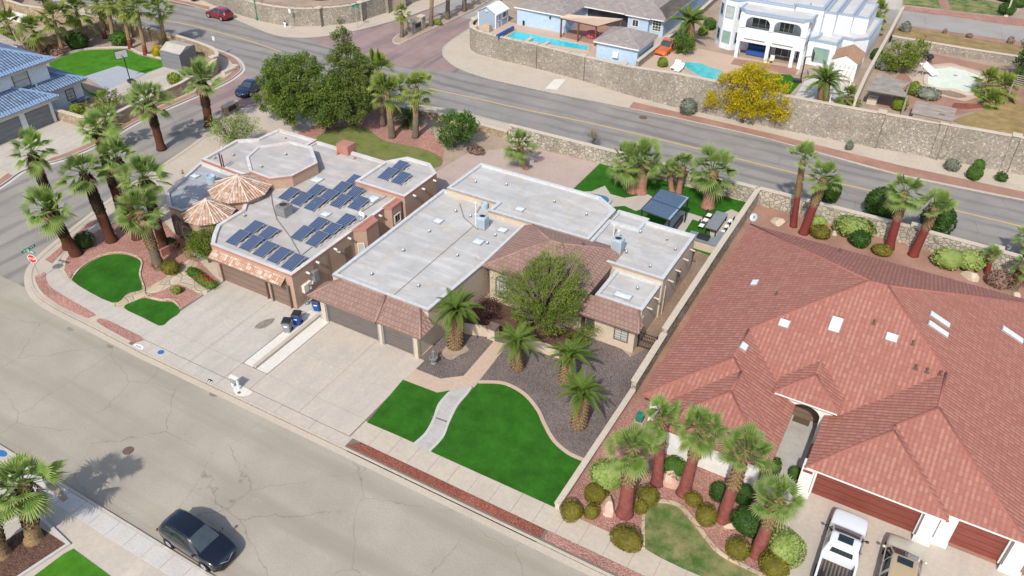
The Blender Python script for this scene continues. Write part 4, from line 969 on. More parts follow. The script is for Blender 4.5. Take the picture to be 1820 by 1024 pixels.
pts = px([(481, 335), (484, 362), (492, 390), (515, 420), (535, 455)], 3.24); MB().tube([(x, y, 3.25) for x, y in pts], .03, 5).tube([(*XY(535, 455, 3.24), 3.25), (*XY(556, 438, 3.24), 3.25)], .03, 5).tube([(*XY(640, 378, 3.24), 3.25), (*XY(690, 347, 3.24), 3.25)], .03, 5).build('roof_cable', 'dark_joint', lh)
t = thing('garden_wall', 'low rose stucco wall around the planter beside the turret', 'wall', (-57, 36.6, .1))
MB().sweep(px([(286, 450), (330, 428), (338, 440)], .5), -.1, .1, .1, .85).build('wall', 'trim_pink', t)

# ---- solar panels
def solar_panel():
    t = thing('solar_panel', '', 'solar panel', (0, 0, 0), 'solar panels on the pink stucco house')
    a = R(9); M = Matrix.Rotation(a, 3, 'X'); c = Vector((0, 0, .26))
    MB().obox(c, 1.12, 1.84, .045, M).build('panel_frame', 'galv', t)
    m_ = MB(); q = [c+M @ Vector((x, y, .027)) for x, y in ((-.53, -.89), (.53, -.89), (.53, .89), (-.53, .89))]; m_.face(q, [(0, 0), (1, 0), (1, 1), (0, 1)]); m_.build('cells', 'solar', t)
    MB().box(-.5, -.86, 0, .5, -.78, .12).box(-.45, .74, 0, -.35, .84, .36).box(.35, .74, 0, .45, .84, .36).build('stand', 'galv', t)
    parts(MB().box(.56, -.55, 0, .72, -.2, .1).box(.56, .2, 0, .72, .55, .1), 'ballast_block', 'concrete', t)
    return t
pan = solar_panel()
A7 = ['first', 'second', 'third', 'fourth', 'fifth', 'sixth']
rows = [  # (pixel centres from near to far, description of the row)
 ([(422.3, 422), (449, 405.5)], 'leftmost row over the garage'),
 ([(446.4, 432.2), (474.4, 415.7)], 'second row from the left over the garage'),
 ([(470.5, 443)], 'middle of the five along the garage roof edge, beside the pairs'),
 ([(496, 453.7)], 'one before the last of the garage roof edge panels'),
 ([(521.4, 465.5)], 'corner panel of the garage roof edge nearest the house gap'),
 ([(536.6, 414.4), (563.3, 399.1)], 'left row of the array right of the cooler'),
 ([(563.3, 424.5), (587.4, 409.3), (612.7, 392.8)], 'right row of the array right of the cooler'),
 ([(513.7, 344.6)], 'lone left row of the big rear array'),
 ([(535.3, 353.5), (559.5, 339.5)], 'second row of the big rear array'),
 ([(559.5, 362.4), (582.3, 348.4), (605.1, 334.4), (627, 321.7)], 'long third row of the big rear array'),
 ([(605.1, 357.3), (629.2, 343.3)], 'fourth row of the big rear array'),
 ([(636.8, 361.1)], 'lone right row of the big rear array'),
 ([(689, 309), (709.2, 296.4)], 'left row on the small raised rear roof'),
 ([(713, 316.7)], 'single right panel on the small raised rear roof')]
first = True
for pts, where in rows:
    for k, (a, b) in enumerate(pts):
        z = 3.2 if where.find('raised') < 0 else 3.6
        x, y = XY(a, b, z+.26); lab = 'solar panel, ' + (('%s from the street, ' % A7[k]) if len(pts) > 1 else '') + where
        if first: pan.location = (x, y, z); pan['label'] = lab; first = False
        else: copy_thing(pan, (x, y, z), 0, lab, 'solar panels on the pink stucco house')
# roof coolers
def ac_unit(label, x, y, z, w_=.8, h=.95, mat='acblue'):
    t = thing('rooftop_cooler', label, 'air conditioner', (x, y, z))
    MB().box(x-w_/2, y-w_/2, z+.1, x+w_/2, y+w_/2, z+h).build('casing', mat, t, bevel=.03)
    MB().lathe((x, y, z+h), [(w_*.4, 0), (w_*.4, .07), (w_*.33, .07), (w_*.32, .0)], 16).build('fan_ring', mat, t)
    MB().lathe((x, y, z+h+.005), [(w_*.32, 0), (w_*.32, .01)], 16).build('fan_grille', 'darkgap', t)
    m_ = MB()
    for k in range(6):
        zz = z+.2+k*(h-.3)/6
        m_.box(x-w_/2-.012, y-w_/2+.06, zz, x+w_/2+.012, y+w_/2-.06, zz+.05).box(x-w_/2+.06, y-w_/2-.012, zz, x+w_/2-.06, y+w_/2+.012, zz+.05)
    m_.build('louvres', 'metal', t)
    MB().box(x-w_/2, y-w_/2, z, x-w_/2+.1, y+w_/2, z+.1).box(x+w_/2-.1, y-w_/2, z, x+w_/2, y+w_/2, z+.1).build('stand', 'galv', t)
ac_unit('pale blue rooftop air conditioner on the middle house, left of its tile roof', *XY(858, 405, 3.3), 3.28, .8, 1.15)
ac_unit('pale blue rooftop air conditioner right of the tile roof on the middle house', *XY(1097, 446, 3.6), 3.58, .85, 1.2)
x, y = XY(507, 382, 3.2); ac_unit('square grey evaporative cooler among the solar panels', x, y, 3.2, 1.05, 1.0, 'stonegrey')
dish('grey satellite dish at the edge of the solar roof', *XY(641, 392, 3.2), 3.2, 'metal', (.5, -.6, 1.0), .38, .4)
# ================================================================== blue tiled house, far left
bh = thing('blue_roof_house', 'two storey pale house with blue tiled roofs at the left edge', 'house', (-90, 48, 0))
def facet(mb, pts): mb.roof([Vector(p) for p in pts])
rf, cp_ = MB(), MB()
# low roof over the garages, rising to the west
facet(rf, [(-85.85, 36, 3.0), (-85.85, 49.6, 3.0), (-91.5, 44.5, 5.2), (-91.5, 36, 5.2)])
facet(rf, [(-85.85, 49.6, 3.0), (-97, 49.6, 3.0), (-91.5, 44.5, 5.2)])
facet(rf, [(-87.3, 47, 3.1), (-87.3, 54.4, 3.1), (-92.0, 49.8, 4.95), (-92, 47, 4.95)])
facet(rf, [(-87.3, 54.4, 3.1), (-98.5, 54.4, 3.1), (-92, 49.8, 4.95)])
facet(rf, [(-88.3, 36, 6.05), (-88.3, 51.9, 6.05), (-96, 44.5, 9.2), (-96, 36, 9.2)])
facet(rf, [(-88.3, 51.9, 6.05), (-104, 51.9, 6.05), (-96, 44.5, 9.2)])
ro = rf.build('roof', 't_blue', bh)
cp_.tube([(-85.85, 49.6, 3.0), (-91.5, 44.5, 5.25)], .13, 5).tube([(-87.3, 54.4, 3.1), (-92, 49.8, 5.0)], .13, 5).tube([(-88.3, 51.9, 6.1), (-96, 44.5, 9.25)], .13, 5)
# barrel ends along the eaves
for x, y0, y1, z in ((-85.85, 36, 49.6, 3.0), (-87.3, 49.7, 54.4, 3.1), (-88.3, 36, 51.9, 6.05)):
    k = y0
    while k < y1: cp_.tube([(x+.05, k, z+.01), (x-.5, k, z+.2)], .1, 5); k += .34
parts(cp_, 'ridge_cap', 'cap_blue', ro)
MB().box(-86.95, 36, 2.66, -85.95, 49.5, 2.95).box(-88.3, 49.6, 2.8, -87.4, 54.3, 3.05).box(-89.3, 36, 5.75, -88.4, 51.8, 6.0).build('eave', 'st_tan', ro)
MB().box(-96, 36, .05, -86.75, 48.9, 2.9).build('wall', 'st_pale', bh); MB().box(-98, 48.9, .05, -88.0, 53.8, 3.05).build('wall', 'st_pale', bh)
MB().box(-103, 36, 3.0, -89.1, 51.2, 6.0).build('wall', 'st_ice', bh)
def garageE(t, y0, y1, x, z1, mat, trim):
    d = MB().box(x-.2, y0, .12, x-.04, y1, z1).build('garage_door', mat, t)
    MB().box(x-.06, y0-.3, .12, x+.12, y0, z1+.25).box(x-.06, y1, .12, x+.12, y1+.3, z1+.25).box(x-.06, y0, z1, x+.12, y1, z1+.25).build('door_frame', trim, d)
garageE(bh, 38.5, 44.9, -86.55, 2.35, 'door_slate', 'st_pale'); garageE(bh, 45.5, 48.5, -86.55, 2.35, 'door_slate', 'st_pale')
window(bh, -88.0, 52.2, 1.1, 1.1, 1.3, 'E', 'trim_dark', 'glass_pale', 1, rows=2)
window(bh, -89.1, 47.9, 3.85, 1.9, 1.75, 'E', 'trim_dark', 'glass_pale', 0, rows=1)
vents(bh, [(4, 99), (20, 104), (66, 154)], 4.2, 'cap_blue')
t = thing('grey_roof_house', 'corner of a grey roofed house behind the blue roof at the left edge', 'house', (-108, 50, 0))
rf = MB(); q0 = P(-60, 75, 3); q1 = P(40, 80, 3); q2 = P(42, 76, 3.2); q3 = P(-10, 55, 4.5); q4 = P(-90, 60, 4.5)
rf.roof([q0, q1, q3, q4]); rf.build('roof', 't_grey', t)
MB().prism([(q1.x-.6, q1.y-.4), (q3.x, q3.y-2), (q3.x-14, q3.y-6), (q0.x, q0.y-.4)], .05, 2.9).build('wall', 'st_pale', t)

# ================================================================== stone walls
def wall(name, label, line, z0, z1, mat='rubble', cap='cap', th=.35, piers=(), group=None, capw=.06, cat='wall'):
    t = thing(name, label, cat, (line[0][0], line[0][1], max(0, z0)), group)
    MB().sweep(line, -th/2, th/2, z0, z1).build('stonework', mat, t)
    if cap: MB().sweep(line, -th/2-capw, th/2+capw, z1, z1+.1).build('coping', cap, t)
    for x, y in piers:
        p = MB().box(x-.32, y-.32, z0, x+.32, y+.32, z1+.22).build('pier', mat, t)
        MB().box(x-.4, y-.4, z1+.22, x+.4, y+.4, z1+.34).build('pier_cap', cap or 'cap', p)
    return t
def steps_line(pts, zs, name, label, mat='rubble', piers=(), z0=-.05, th=.4):
    """a wall whose top follows heights zs"""
    t = thing(name, label, 'wall', (pts[0][0], pts[0][1], 0)); m_, c = MB(), MB()
    for (a, b), za, zb in zip(zip(pts, pts[1:]), zs, zs[1:]):
        d = (Vector(b)-Vector(a)).normalized(); n = Vector((-d.y, d.x))*th/2; n2 = n*1.25
        A, B = Vector(a)-d*.05, Vector(b)+d*.05
        m_.add([(A.x+n.x, A.y+n.y, z0), (B.x+n.x, B.y+n.y, z0), (B.x+n.x, B.y+n.y, zb), (A.x+n.x, A.y+n.y, za), (A.x-n.x, A.y-n.y, z0), (B.x-n.x, B.y-n.y, z0), (B.x-n.x, B.y-n.y, zb), (A.x-n.x, A.y-n.y, za)],
               [(0, 1, 2, 3), (5, 4, 7, 6), (3, 2, 6, 7), (0, 3, 7, 4), (1, 5, 6, 2)])
        c.add([(A.x+n2.x, A.y+n2.y, za), (B.x+n2.x, B.y+n2.y, zb), (B.x-n2.x, B.y-n2.y, zb), (A.x-n2.x, A.y-n2.y, za), (A.x+n2.x, A.y+n2.y, za+.1), (B.x+n2.x, B.y+n2.y, zb+.1), (B.x-n2.x, B.y-n2.y, zb+.1), (A.x-n2.x, A.y-n2.y, za+.1)],
              [(4, 5, 6, 7), (0, 1, 5, 4), (2, 3, 7, 6), (0, 4, 7, 3), (1, 2, 6, 5)])
    m_.build('stonework', mat, t); c.build('coping', 'cap', t)
    for x, y, z in piers:
        p = MB().box(x-.34, y-.3, z0, x+.34, y+.3, z+.12).build('pier', mat, t); MB().box(x-.44, y-.4, z+.12, x+.44, y+.4, z+.26).build('pier_cap', 'cap', p)
        MB().box(x+.36, y-.36, z0, x+.41, y-.2, z-.1).build('expansion_joint', 'dark_joint', p)
    return t
steps_line(wall_line[:8], [4.0, 3.95, 3.92, 3.95, 4.0, 4.1, 3.55, 3.15], 'retaining_wall', 'tall rubble stone retaining wall along the road below the white house', piers=[(7.2, 91, 3.95), (.5, 90.3, 3.95), (-5.6, 89.85, 3.98), (-16.5, 89.1, 4.02), (-35.2, 89.5, 3.5)])
steps_line(smooth_line(wall_line[7:], 3), [3.14]*30, 'retaining_wall', 'curved rubble stone wall rounding the corner below the lap pool', piers=[(-41, 90.4, 3.1), (-48.1, 91.0, 3.1), (-59.9, 95.4, 3.1), (-58.2, 92.3, 3.1)])
wall('garden_wall', 'stone wall dividing the orange pickup drive from the kidney pool yard', [(-33.6, 89.8), (-33.4, 106), (-34, 130)], 2.7, 3.4+.75, 'rubble', 'cap', .35)
wall('garden_wall', 'low stone wall between the dry grass slope and the empty pool yard', [(-8.6, 114.2), (0, 114.25), (6, 114.6), (40, 115)], P2-.2, P2+1.05, 'rubble', 'cap', .3)
wall('garden_wall', 'pale rendered wall running between the white house and the empty pool yard', [(-8.6, 90.2), (-8.9, 98), (-9.0, 112), (-9.2, 126)], P2-.1, P2+1.5, 'cap', 'cap', .25)
wall('boundary_wall', 'long stone wall with a pale cap between the middle house and the red roof', [(-13.1, 46.6), (-13.15, 58), (-13.1, 71.1)], .05, 1.75, 'yardstone', 'cap', .36)
wall('boundary_wall', 'low pale concrete wall beside the gravel bed and turf in front', [(-13.05, 29.1), (-13.0, 40.6)], .05, .5, 'cap', 'cap', .28)
wall('boundary_wall', 'short stepped stone wall by the iron side gate', [(-13.0, 40.6), (-13.1, 46.6)], .05, 1.3, 'yardstone', 'cap', .36)
wall('garden_wall', 'stone yard wall with square white pier caps behind the red roof', [(-13.0, 71.15), (0, 71.15), (16, 70.6)], .05, 1.8, 'yardstone', 'cap', .35, [(.9, 71.15), (7.6, 70.9), (14, 70.6)])
wall('garden_wall', 'stone yard wall behind the fan palms of the middle house', [(-40.5, 71.1), (-30, 71.15), (-13.2, 71.15)], .05, 1.75, 'yardstone', 'cap', .35)
wall('garden_wall', 'low pale wall behind the pines and the thin lawn', [(-66, 64.5), (-63.5, 67.2), (-58, 69.6), (-50, 71.2), (-40.7, 71.1)], .05, .9, 'tanstone', 'cap', .3)
# walls of the blue house lot
wall('garden_wall', 'tan stone wall along the side street from the blue house garage', px([(205, 226), (262, 196), (325, 168), (352, 152)], .1), .05, 1.5, 'tanstone', 'cap', .35, px([(205, 226)], .1))
wall('garden_wall', 'short tan stone wall at the foot of the blue house drive', px([(106, 213), (150, 226), (203, 228)], .1), .05, 1.3, 'tanstone', 'cap', .35)
wall('garden_wall', 'curved tan stone wall round the basketball yard corner', smooth_line(px([(352, 152), (385, 130), (388, 112), (365, 100), (330, 88), (280, 74), (230, 62), (190, 52)], .1), 3), .05, 1.7, 'tanstone', 'cap', .35, px([(384, 126), (268, 72), (236, 64)], .1))
wall('garden_wall', 'long brown stone wall behind the row of palms', px([(48, 100), (100, 86), (150, 72), (188, 60)], .1), .05, 1.9, 'tanstone', 'cap', .3)
wall('garden_wall', 'tan stone wall descending beside the upper left yard', px([(14, 22), (48, 34), (90, 40), (130, 48), (186, 56)], .1), .05, 2.1, 'tanstone', 'cap', .3)
wall('garden_wall', 'tan stone wall in the upper left corner', px([(-40, 30), (8, 22), (20, 5), (24, -20)], .1), .05, 2.6, 'tanstone', 'cap', .4)
wall('garden_wall', 'white rendered wall in front of the tan wall at upper left', px([(10, 32), (54, 44)], .1), .05, 1.3, 'st_white', 'st_white', .3)
cl = smooth_line(px([(290, -35), (330, -14), (400, 16), (470, 38), (530, 46), (575, 45), (625, 40), (660, 30), (720, 10), (770, -12), (800, -30)], .1), 3)
steps_line(cl, [2.6]*40, 'retaining_wall', 'long curved rubble wall on the far side of the intersection', piers=[(*XY(571, 46, .1), 2.55), (*XY(644, 36, .1), 2.6), (*XY(690, 22, .1), 2.6), (*XY(743, 0, .1), 2.6)])
# iron side gate
t = thing('iron_gate', 'black iron side gate between the middle house and the boundary wall', 'gate', (-14.0, 45.6, .1))
g = MB()
for i in range(11): g.tube([(-14.65+i*.13, 45.6, .12), (-14.65+i*.13, 45.6, 1.6)], .014, 4)
for z in (.25, .9, 1.5): g.box(-14.7, 45.58, z, -13.3, 45.62, z+.04)
g.build('bars', 'black', t); MB().box(-14.74, 45.55, .1, -14.66, 45.65, 1.7).box(-13.32, 45.55, .1, -13.24, 45.65, 1.7).build('post', 'black', t)

# ================================================================== blue pool house
a = P1
bp = thing('blue_house', 'light blue house with grey shingle hip roofs beside the lap pool', 'house', (-45, 104, a))
ez = a+2.45
MB().prism([(-54.2, 97), (-46.9, 97.2), (-46.7, 103), (-40.1, 103), (-40.1, 102), (-37.2, 102), (-37.2, 102.6), (-35.3, 102.6), (-35.0, 122), (-54.2, 122)], a-.1, ez-.05).build('wall', 'st_blue', bp)
rf, cp_, ev = MB(), MB(), MB()
for q in ((-54.6, 96.7, -46.5, 112, ez), (-54.6, 101.8, -34.9, 124, ez+.01), (-40.5, 101.6, -36.8, 112, ez), (-38.6, 102.2, -34.85, 114, ez-.01)):
    hip(rf, cp_, *q, .40, .08); ev.sweep([(q[0]+.03, q[1]+.03), (q[2]-.03, q[1]+.03), (q[2]-.03, q[3]-.03), (q[0]+.03, q[3]-.03)], 0, .05, q[4]-.2, q[4]-.02, True)
ro = rf.build('roof', 't_grey', bp); parts(cp_, 'ridge_cap', 'cap_grey', ro); ev.build('eave', 'trim_white', ro)
window(bp, -39.0, 102, a+.9, .95, 1.0, 'S', 'trim_white', 'glass', 1); window(bp, -36.2, 102.6, a+.6, 1.3, 1.5, 'S', 'trim_white', 'glass', 2, rows=3)
MB().box(-53.3, 96.93, a+.1, -53.0, 96.97, a+.7).box(-49.3, 97.0, a+1.6, -49.1, 97.16, a+1.9).build('wall_light', 'black', bp)
# brown pergola on the brick patio
t = thing('patio_pergola', 'rust brown timber pergola with a pale cover beside the blue house', 'pergola', (-43, 98.5, a))
zt = a+2.5
m_ = MB()
A, B, C_, D = P(998, 33, zt), P(1060, 47, zt), P(1104, 36, zt+.3), P(1010, 29, zt+.3)
for q in (A, B, (A+B)/2, C_): m_.box(q.x-.09, q.y-.09, a, q.x+.09, q.y+.09, q.z-.1)
m_.tube([A, B], .1, 4).tube([B, C_], .1, 4)
for k in range(14): q = A.lerp(B, k/13); m_.tube([q+Vector((0, -.35, -.02)), q+Vector((0, .6, .05))], .05, 4)
m_.build('frame', 'rustwood', t); MB().face([A+Vector((-.2, -.1, .1)), B+Vector((.2, -.1, .1)), C_+Vector((.2, .2, .15)), D+Vector((-.2, .3, .15))]).face([A+Vector((-.2, -.1, .06)), B+Vector((.2, -.1, .06)), C_+Vector((.2, .2, .11)), D+Vector((-.2, .3, .11))]).build('cover', 'pinkwalk', t)
MB().box(-46.4, 102.9, a, -40.2, 102.96, a+2.2).build('sliding_door', 'glass', bp)
t = thing('patio_table', 'patio table under a red patterned cloth below the pergola', 'table', (*XY(1053, 58, a), a))
x, y = XY(1053, 58, a+.6); m_ = MB(); m_.lathe((x, y, a+.1), [(.85, 0), (.8, .6), (.1, .62)], 14); m_.build('cloth', 'redfab', t)
# casita
t = thing('pool_casita', 'small light blue outbuilding with a grey hip roof by the stone wall', 'outbuilding', (-36.7, 93, a)); cs = t
MB().box(-39.5, 90.9, a-.1, -34.1, 96.2, a+2.3).build('wall', 'st_blue', t)
rf, cp_, ev = MB(), MB(), MB(); hip(rf, cp_, -39.9, 90.5, -33.75, 96.6, a+2.35, .42, .08); ev.sweep([(-39.87, 90.53), (-33.78, 90.53), (-33.78, 96.57), (-39.87, 96.57)], 0, .05, a+2.15, a+2.33, True)
ro = rf.build('roof', 't_grey', t); parts(cp_, 'ridge_cap', 'cap_grey', ro); ev.build('eave', 'trim_white', ro)
MB().box(-37.2, 90.55, a+.75, -36.5, 90.9, a+1.35).build('window_cooler', 'trim_white', t)
# shed
t = thing('garden_shed', 'little blue garden shed with white trim and a pale gable roof', 'shed', (-57, 95.5, a))
x0, x1, y0, y1, h = -58.5, -55.7, 93.9, 97.1, 1.95; xm = (x0+x1)/2
MB().add([(x0, y0, a), (x1, y0, a), (x1, y0, a+h), (xm, y0, a+h+.75), (x0, y0, a+h), (x0, y1, a), (x1, y1, a), (x1, y1, a+h), (xm, y1, a+h+.75), (x0, y1, a+h)], [(0, 1, 2, 3, 4), (6, 5, 9, 8, 7), (1, 6, 7, 2), (5, 0, 4, 9)]).build('wall', 'trim_blue', t)
MB().add([(x0-.2, y0-.15, a+h-.06), (xm, y0-.15, a+h+.8), (xm, y1+.15, a+h+.8), (x0-.2, y1+.15, a+h-.06), (x1+.2, y0-.15, a+h-.06), (x1+.2, y1+.15, a+h-.06)], [(0, 1, 2, 3), (1, 4, 5, 2)]).build('roof', 'st_ice', t)
MB().box(x0-.03, y0-.03, a, x0+.12, y0+.02, a+h).box(x1-.12, y0-.03, a, x1+.03, y0+.1, a+h).box(x1, y0+.5, a, x1+.04, y0+.62, a+1.8).box(x1, y0+1.35, a, x1+.04, y0+1.47, a+1.8).box(x1, y0+.5, a+1.75, x1+.04, y0+1.47, a+1.87).box(x1, y0+.5, a+.8, x1+.04, y0+1.47, a+.9).box(x1-.1, y1-.05, a, x1+.03, y1+.03, a+h).box(x0-.18, y0-.17, a+h-.14, x0-.1, y1, a+h-.03).box(x1+.1, y0-.17, a+h-.14, x1+.18, y1, a+h-.03).build('trim', 'trim_white', t)
window(t, x1, y1-1.0, a+.9, 1.1, .9, 'E', 'trim_white', 'glass', 2)
MB().lathe((xm, y0-.02, a+h+.2), [(.2, 0), (.2, .15)], 8).build('gable_vent', 'trim_white', t)
t = tag(MB().box(*XY(857, 56, a), a, XY(857, 56, a)[0]+1.1, XY(857, 56, a)[1]+.8, a+.8).box(XY(857, 56, a)[0]+.1, XY(857, 56, a)[1]+.1, a+.8, XY(857, 56, a)[0]+1.0, XY(857, 56, a)[1]+.7, a+.95).build('crate_stack', 'pinkwalk'), 'tan wooden crates stacked beside the blue shed', 'crate')
# lap pool
def pool(label, pts, z, mat, group=None, cop='pinkwalk', d=.1, wdt=.3):
    t = thing('swimming_pool', label, 'pool', (pts[0][0], pts[0][1], z))
    MB().sheet(pts, z+.03).build('water', mat, t)
    MB().sweep(pts, -wdt, 0.04, z-.05, z+.11, True).build('coping', cop, t); return t
pl = pool('long turquoise lap pool along the stone wall of the blue house', [XY(896, 68, a), XY(1044, 91, a), XY(1046, 82, a), XY(919, 56, a)][::1], a, 'water')
m_ = MB()
for q in ((938, 74), (968, 81)): x, y = XY(*q, a); m_.box(x-.2, y-.3, a+.05, x+.25, y+1.1, a+.24)
m_.build('pool_ledge', 'cap', pl)
t = thing('pool_cover_reel', 'rolled blue pool cover on a reel at the end of the lap pool', 'pool cover', (*XY(898, 57, a), a)); q0, q1 = P(884, 64, a+.45), P(912, 49, a+.45)
MB().tube([q0, q1], .22, 10).build('cover_roll', 'navyfab', t); MB().tube([q0, (q0.x, q0.y, a)], .05, 5).tube([q1, (q1.x, q1.y, a)], .05, 5).build('stand', 'galv', t)

# ================================================================== white house
b = P2
wh = thing('white_house', 'white two storey house with arched balcony and flat parapet roofs', 'house', (-20, 104, b))
T1 = b+6.3
body = [(-28.3, 103.0), (-27.3, 101.6), (-25.8, 101.2), (-24.7, 102.3), (-19.2, 102.3), (-19.2, 103.2), (-15.9, 103.2), (-15.9, 116), (-28.3, 116)]
flatblock(wh, body, T1, 'st_ice', 'flatw', 'trim_blue', .3, .3, b-.1)
flatblock(wh, [(-16.6, 101.6), (-13.3, 101.4), (-13.1, 104.2), (-11.9, 104.0), (-10.4, 105.6), (-10.2, 114), (-15.9, 114), (-15.9, 103.2)], b+3.1, 'st_ice', 'flatw', 'trim_blue', .25, .25, b-.1)
for k, (x0, x1, y0, z) in enumerate(((-15.9, -14.6, 104.6, b+5.6), (-14.6, -12.9, 106.2, b+5.2), (-12.9, -11.2, 107.6, b+4.8))):
    flatblock(wh, [(x0, y0), (x1, y0), (x1, 114), (x0, 114)], z, 'st_ice', 'flatw', 'trim_blue', .2, .2, b)
# balcony wing: two storeys of openings, arched above
yb0, yb1 = 99.3, 102.3; X0, X1 = -24.7, -16.6
MB().prism([(X0-.2, yb0+.7), (X0+.6, yb0-.05), (X1-.6, yb0-.05), (X1+.2, yb0+.7), (X1+.2, yb1), (X0-.2, yb1)], b+5.55, b+5.75, True).build('balcony_roof', 'flatw', wh)
MB().sweep([(X0-.2, yb1), (X0-.2, yb0+.7), (X0+.6, yb0-.05), (X1-.6, yb0-.05), (X1+.2, yb0+.7), (X1+.2, yb1)], -.06, .14, b+5.5, b+5.86).build('parapet', 'trim_blue', wh)
MB().box(X0, yb0+.1, b+2.75, X1, yb1, b+2.95).build('balcony_floor', 'st_white', wh)
f = MB()
xm = (X0+X1)/2-.1
def archband(x0, x1, z0, z1, rr):
    """wall above an opening from x0 to x1 with rounded upper corners"""
    pts = [(x0, z0)] + [(x0+rr-rr*math.cos(R(t)), z1-rr+rr*math.sin(R(t))) for t in range(0, 91, 15)] + [(x1-rr+rr*math.sin(R(t)), z1-rr+rr*math.cos(R(t))) for t in range(0, 91, 15)] + [(x1, z0)]
    for p, q in zip(pts[1:-1], pts[2:]):
        if abs(p[0]-q[0]) < 1e-5: continue
        f.add([(p[0], yb0, p[1]), (q[0], yb0, q[1]), (q[0], yb0, b+5.5), (p[0], yb0, b+5.5), (p[0], yb0+.3, p[1]), (q[0], yb0+.3, q[1])], [(0, 1, 2, 3), (0, 1, 5, 4)])
for x0, x1 in ((X0+.8, xm-.25), (xm+.25, X1-.7)): archband(x0, x1, b+3.8, b+5.15, .75)
for x0, x1 in ((X0, X0+.8), (xm-.25, xm+.25), (X1-.7, X1)): f.box(x0, yb0, b+3.7, x1, yb0+.3, b+5.5)
f.box(X0, yb0, b+2.1, X1, yb0+.3, b+3.75)                       # balcony front
for x in (X0+.05, xm-.22, X1-1.35, X1-.35): f.box(x, yb0-.02, b, x+.42, yb0+.34, b+2.15)
for yy in (yb0+1.5,): f.box(X1-.3, yy, b, X1, yy+.4, b+5.5).box(X0, yy, b, X0+.3, yy+.4, b+5.5)
f.box(X0, yb0+.3, b+2.1, X0+.25, yb1, b+3.75).box(X1-.25, yb0+.3, b+2.1, X1, yb1, b+3.75)
f.build('balcony_front', 'st_ice', wh)
MB().box(X0+.9, yb0-.03, b+2.42, xm-.5, yb0+.0, b+2.52).box(xm+.4, yb0-.03, b+2.42, X1-1.3, yb0, b+2.52).build('dark_moulding', 'trim_dark', wh)  # thin dark brown strips along the balcony front
for x, w_ in ((-22.6, 2.6), (-19.6, 1.8)): window(wh, x, yb1, b+3.05, w_, 2.0, 'S', 'trim_white', 'glass', 2, name='balcony_door')
for x, w_ in ((-22.4, 3.0), (-19.2, 2.6), (-17.4, 1.0)): window(wh, x, yb1, b+.1, w_, 2.1, 'S', 'trim_white', 'glass', 2, name='patio_door')
for z, gl in ((b+.8, 'glass_green'), (b+3.9, 'glass_pale')):
    window(wh, -26.55, 101.4, z, 1.15, 1.5, (-.26, -.97), 'trim_blue', gl, 0, rows=int(z > b+2)); window(wh, -27.8, 102.3, z, 1.1, 1.5, (-.81, -.58), 'trim_blue', 'glass', 0, rows=1); window(wh, -25.25, 101.75, z, .8, 1.5, (.7, -.7), 'trim_blue', 'glass', 0)
window(wh, -14.9, 101.5, b+.5, 1.9, 1.75, (-.06, -1), 'trim_blue', 'glass_green', 0)
vents(wh, [(1441, 9), (1365, 4)], T1-.3)
t = thing('covered_sofa', 'long seat under a blue cover on the white house terrace', 'sofa', (-22.2, 101, b+.02))
MB().box(-23.6, 100.7, b+.05, -20.9, 101.5, b+.75).build('seat', 'navyfab', t, bevel=.08); MB().box(-23.6, 101.45, b+.6, -20.9, 101.65, b+1.1).build('backrest', 'navyfab', t)
def chair(label, x, y, z, mat):
    t = thing('patio_chair', label, 'chair', (x, y, z))
    MB().box(x-.25, y-.25, z+.4, x+.25, y+.25, z+.45).build('seat', mat, t); MB().box(x-.25, y+.21, z+.45, x+.25, y+.26, z+.95).build('backrest', mat, t)
    for i in (-1, 1):
        for j in (-1, 1): MB().tube([(x+.22*i, y+.22*j, z), (x+.22*i, y+.22*j, z+.42)], .02, 4).build('leg', mat, t)
x, y = XY(1370, 113, b); chair('pale patio chair on the white house terrace', x, y, b+.02, 'pvc')
kp = [(1208, 116), (1212, 111), (1226, 109), (1245, 111), (1262, 118), (1280, 124), (1290, 132), (1286, 140), (1272, 145), (1255, 143), (1240, 137), (1222, 127)]
pool('kidney shaped turquoise pool below the white house', smooth_line(px(kp, b), 4, True)[::-1], b, 'water2', wdt=-.3)
def lounger(label, x, y, z):
    t = thing('sun_lounger', label, 'sun lounger', (x, y, z))
    MB().box(x-.35, y-.9, z+.3, x+.35, y+.4, z+.36).build('seat', 'white', t); MB().add([(x-.35, y+.4, z+.3), (x+.35, y+.4, z+.3), (x+.35, y+.95, z+.75), (x-.35, y+.95, z+.75)], [(0, 1, 2, 3)]).build('backrest', 'white', t)
    for i in (-.3, .3):
        for j in (-.8, .35): MB().tube([(x+i, y+j, z), (x+i, y+j, z+.32)], .025, 4).build('leg', 'white', t)
lounger('white sun lounger with raised back by the kidney pool', *XY(1200, 122, b), b+.02); lounger('white sun lounger, flat end towards the wall by the kidney pool', *XY(1206, 127, b), b+.02)
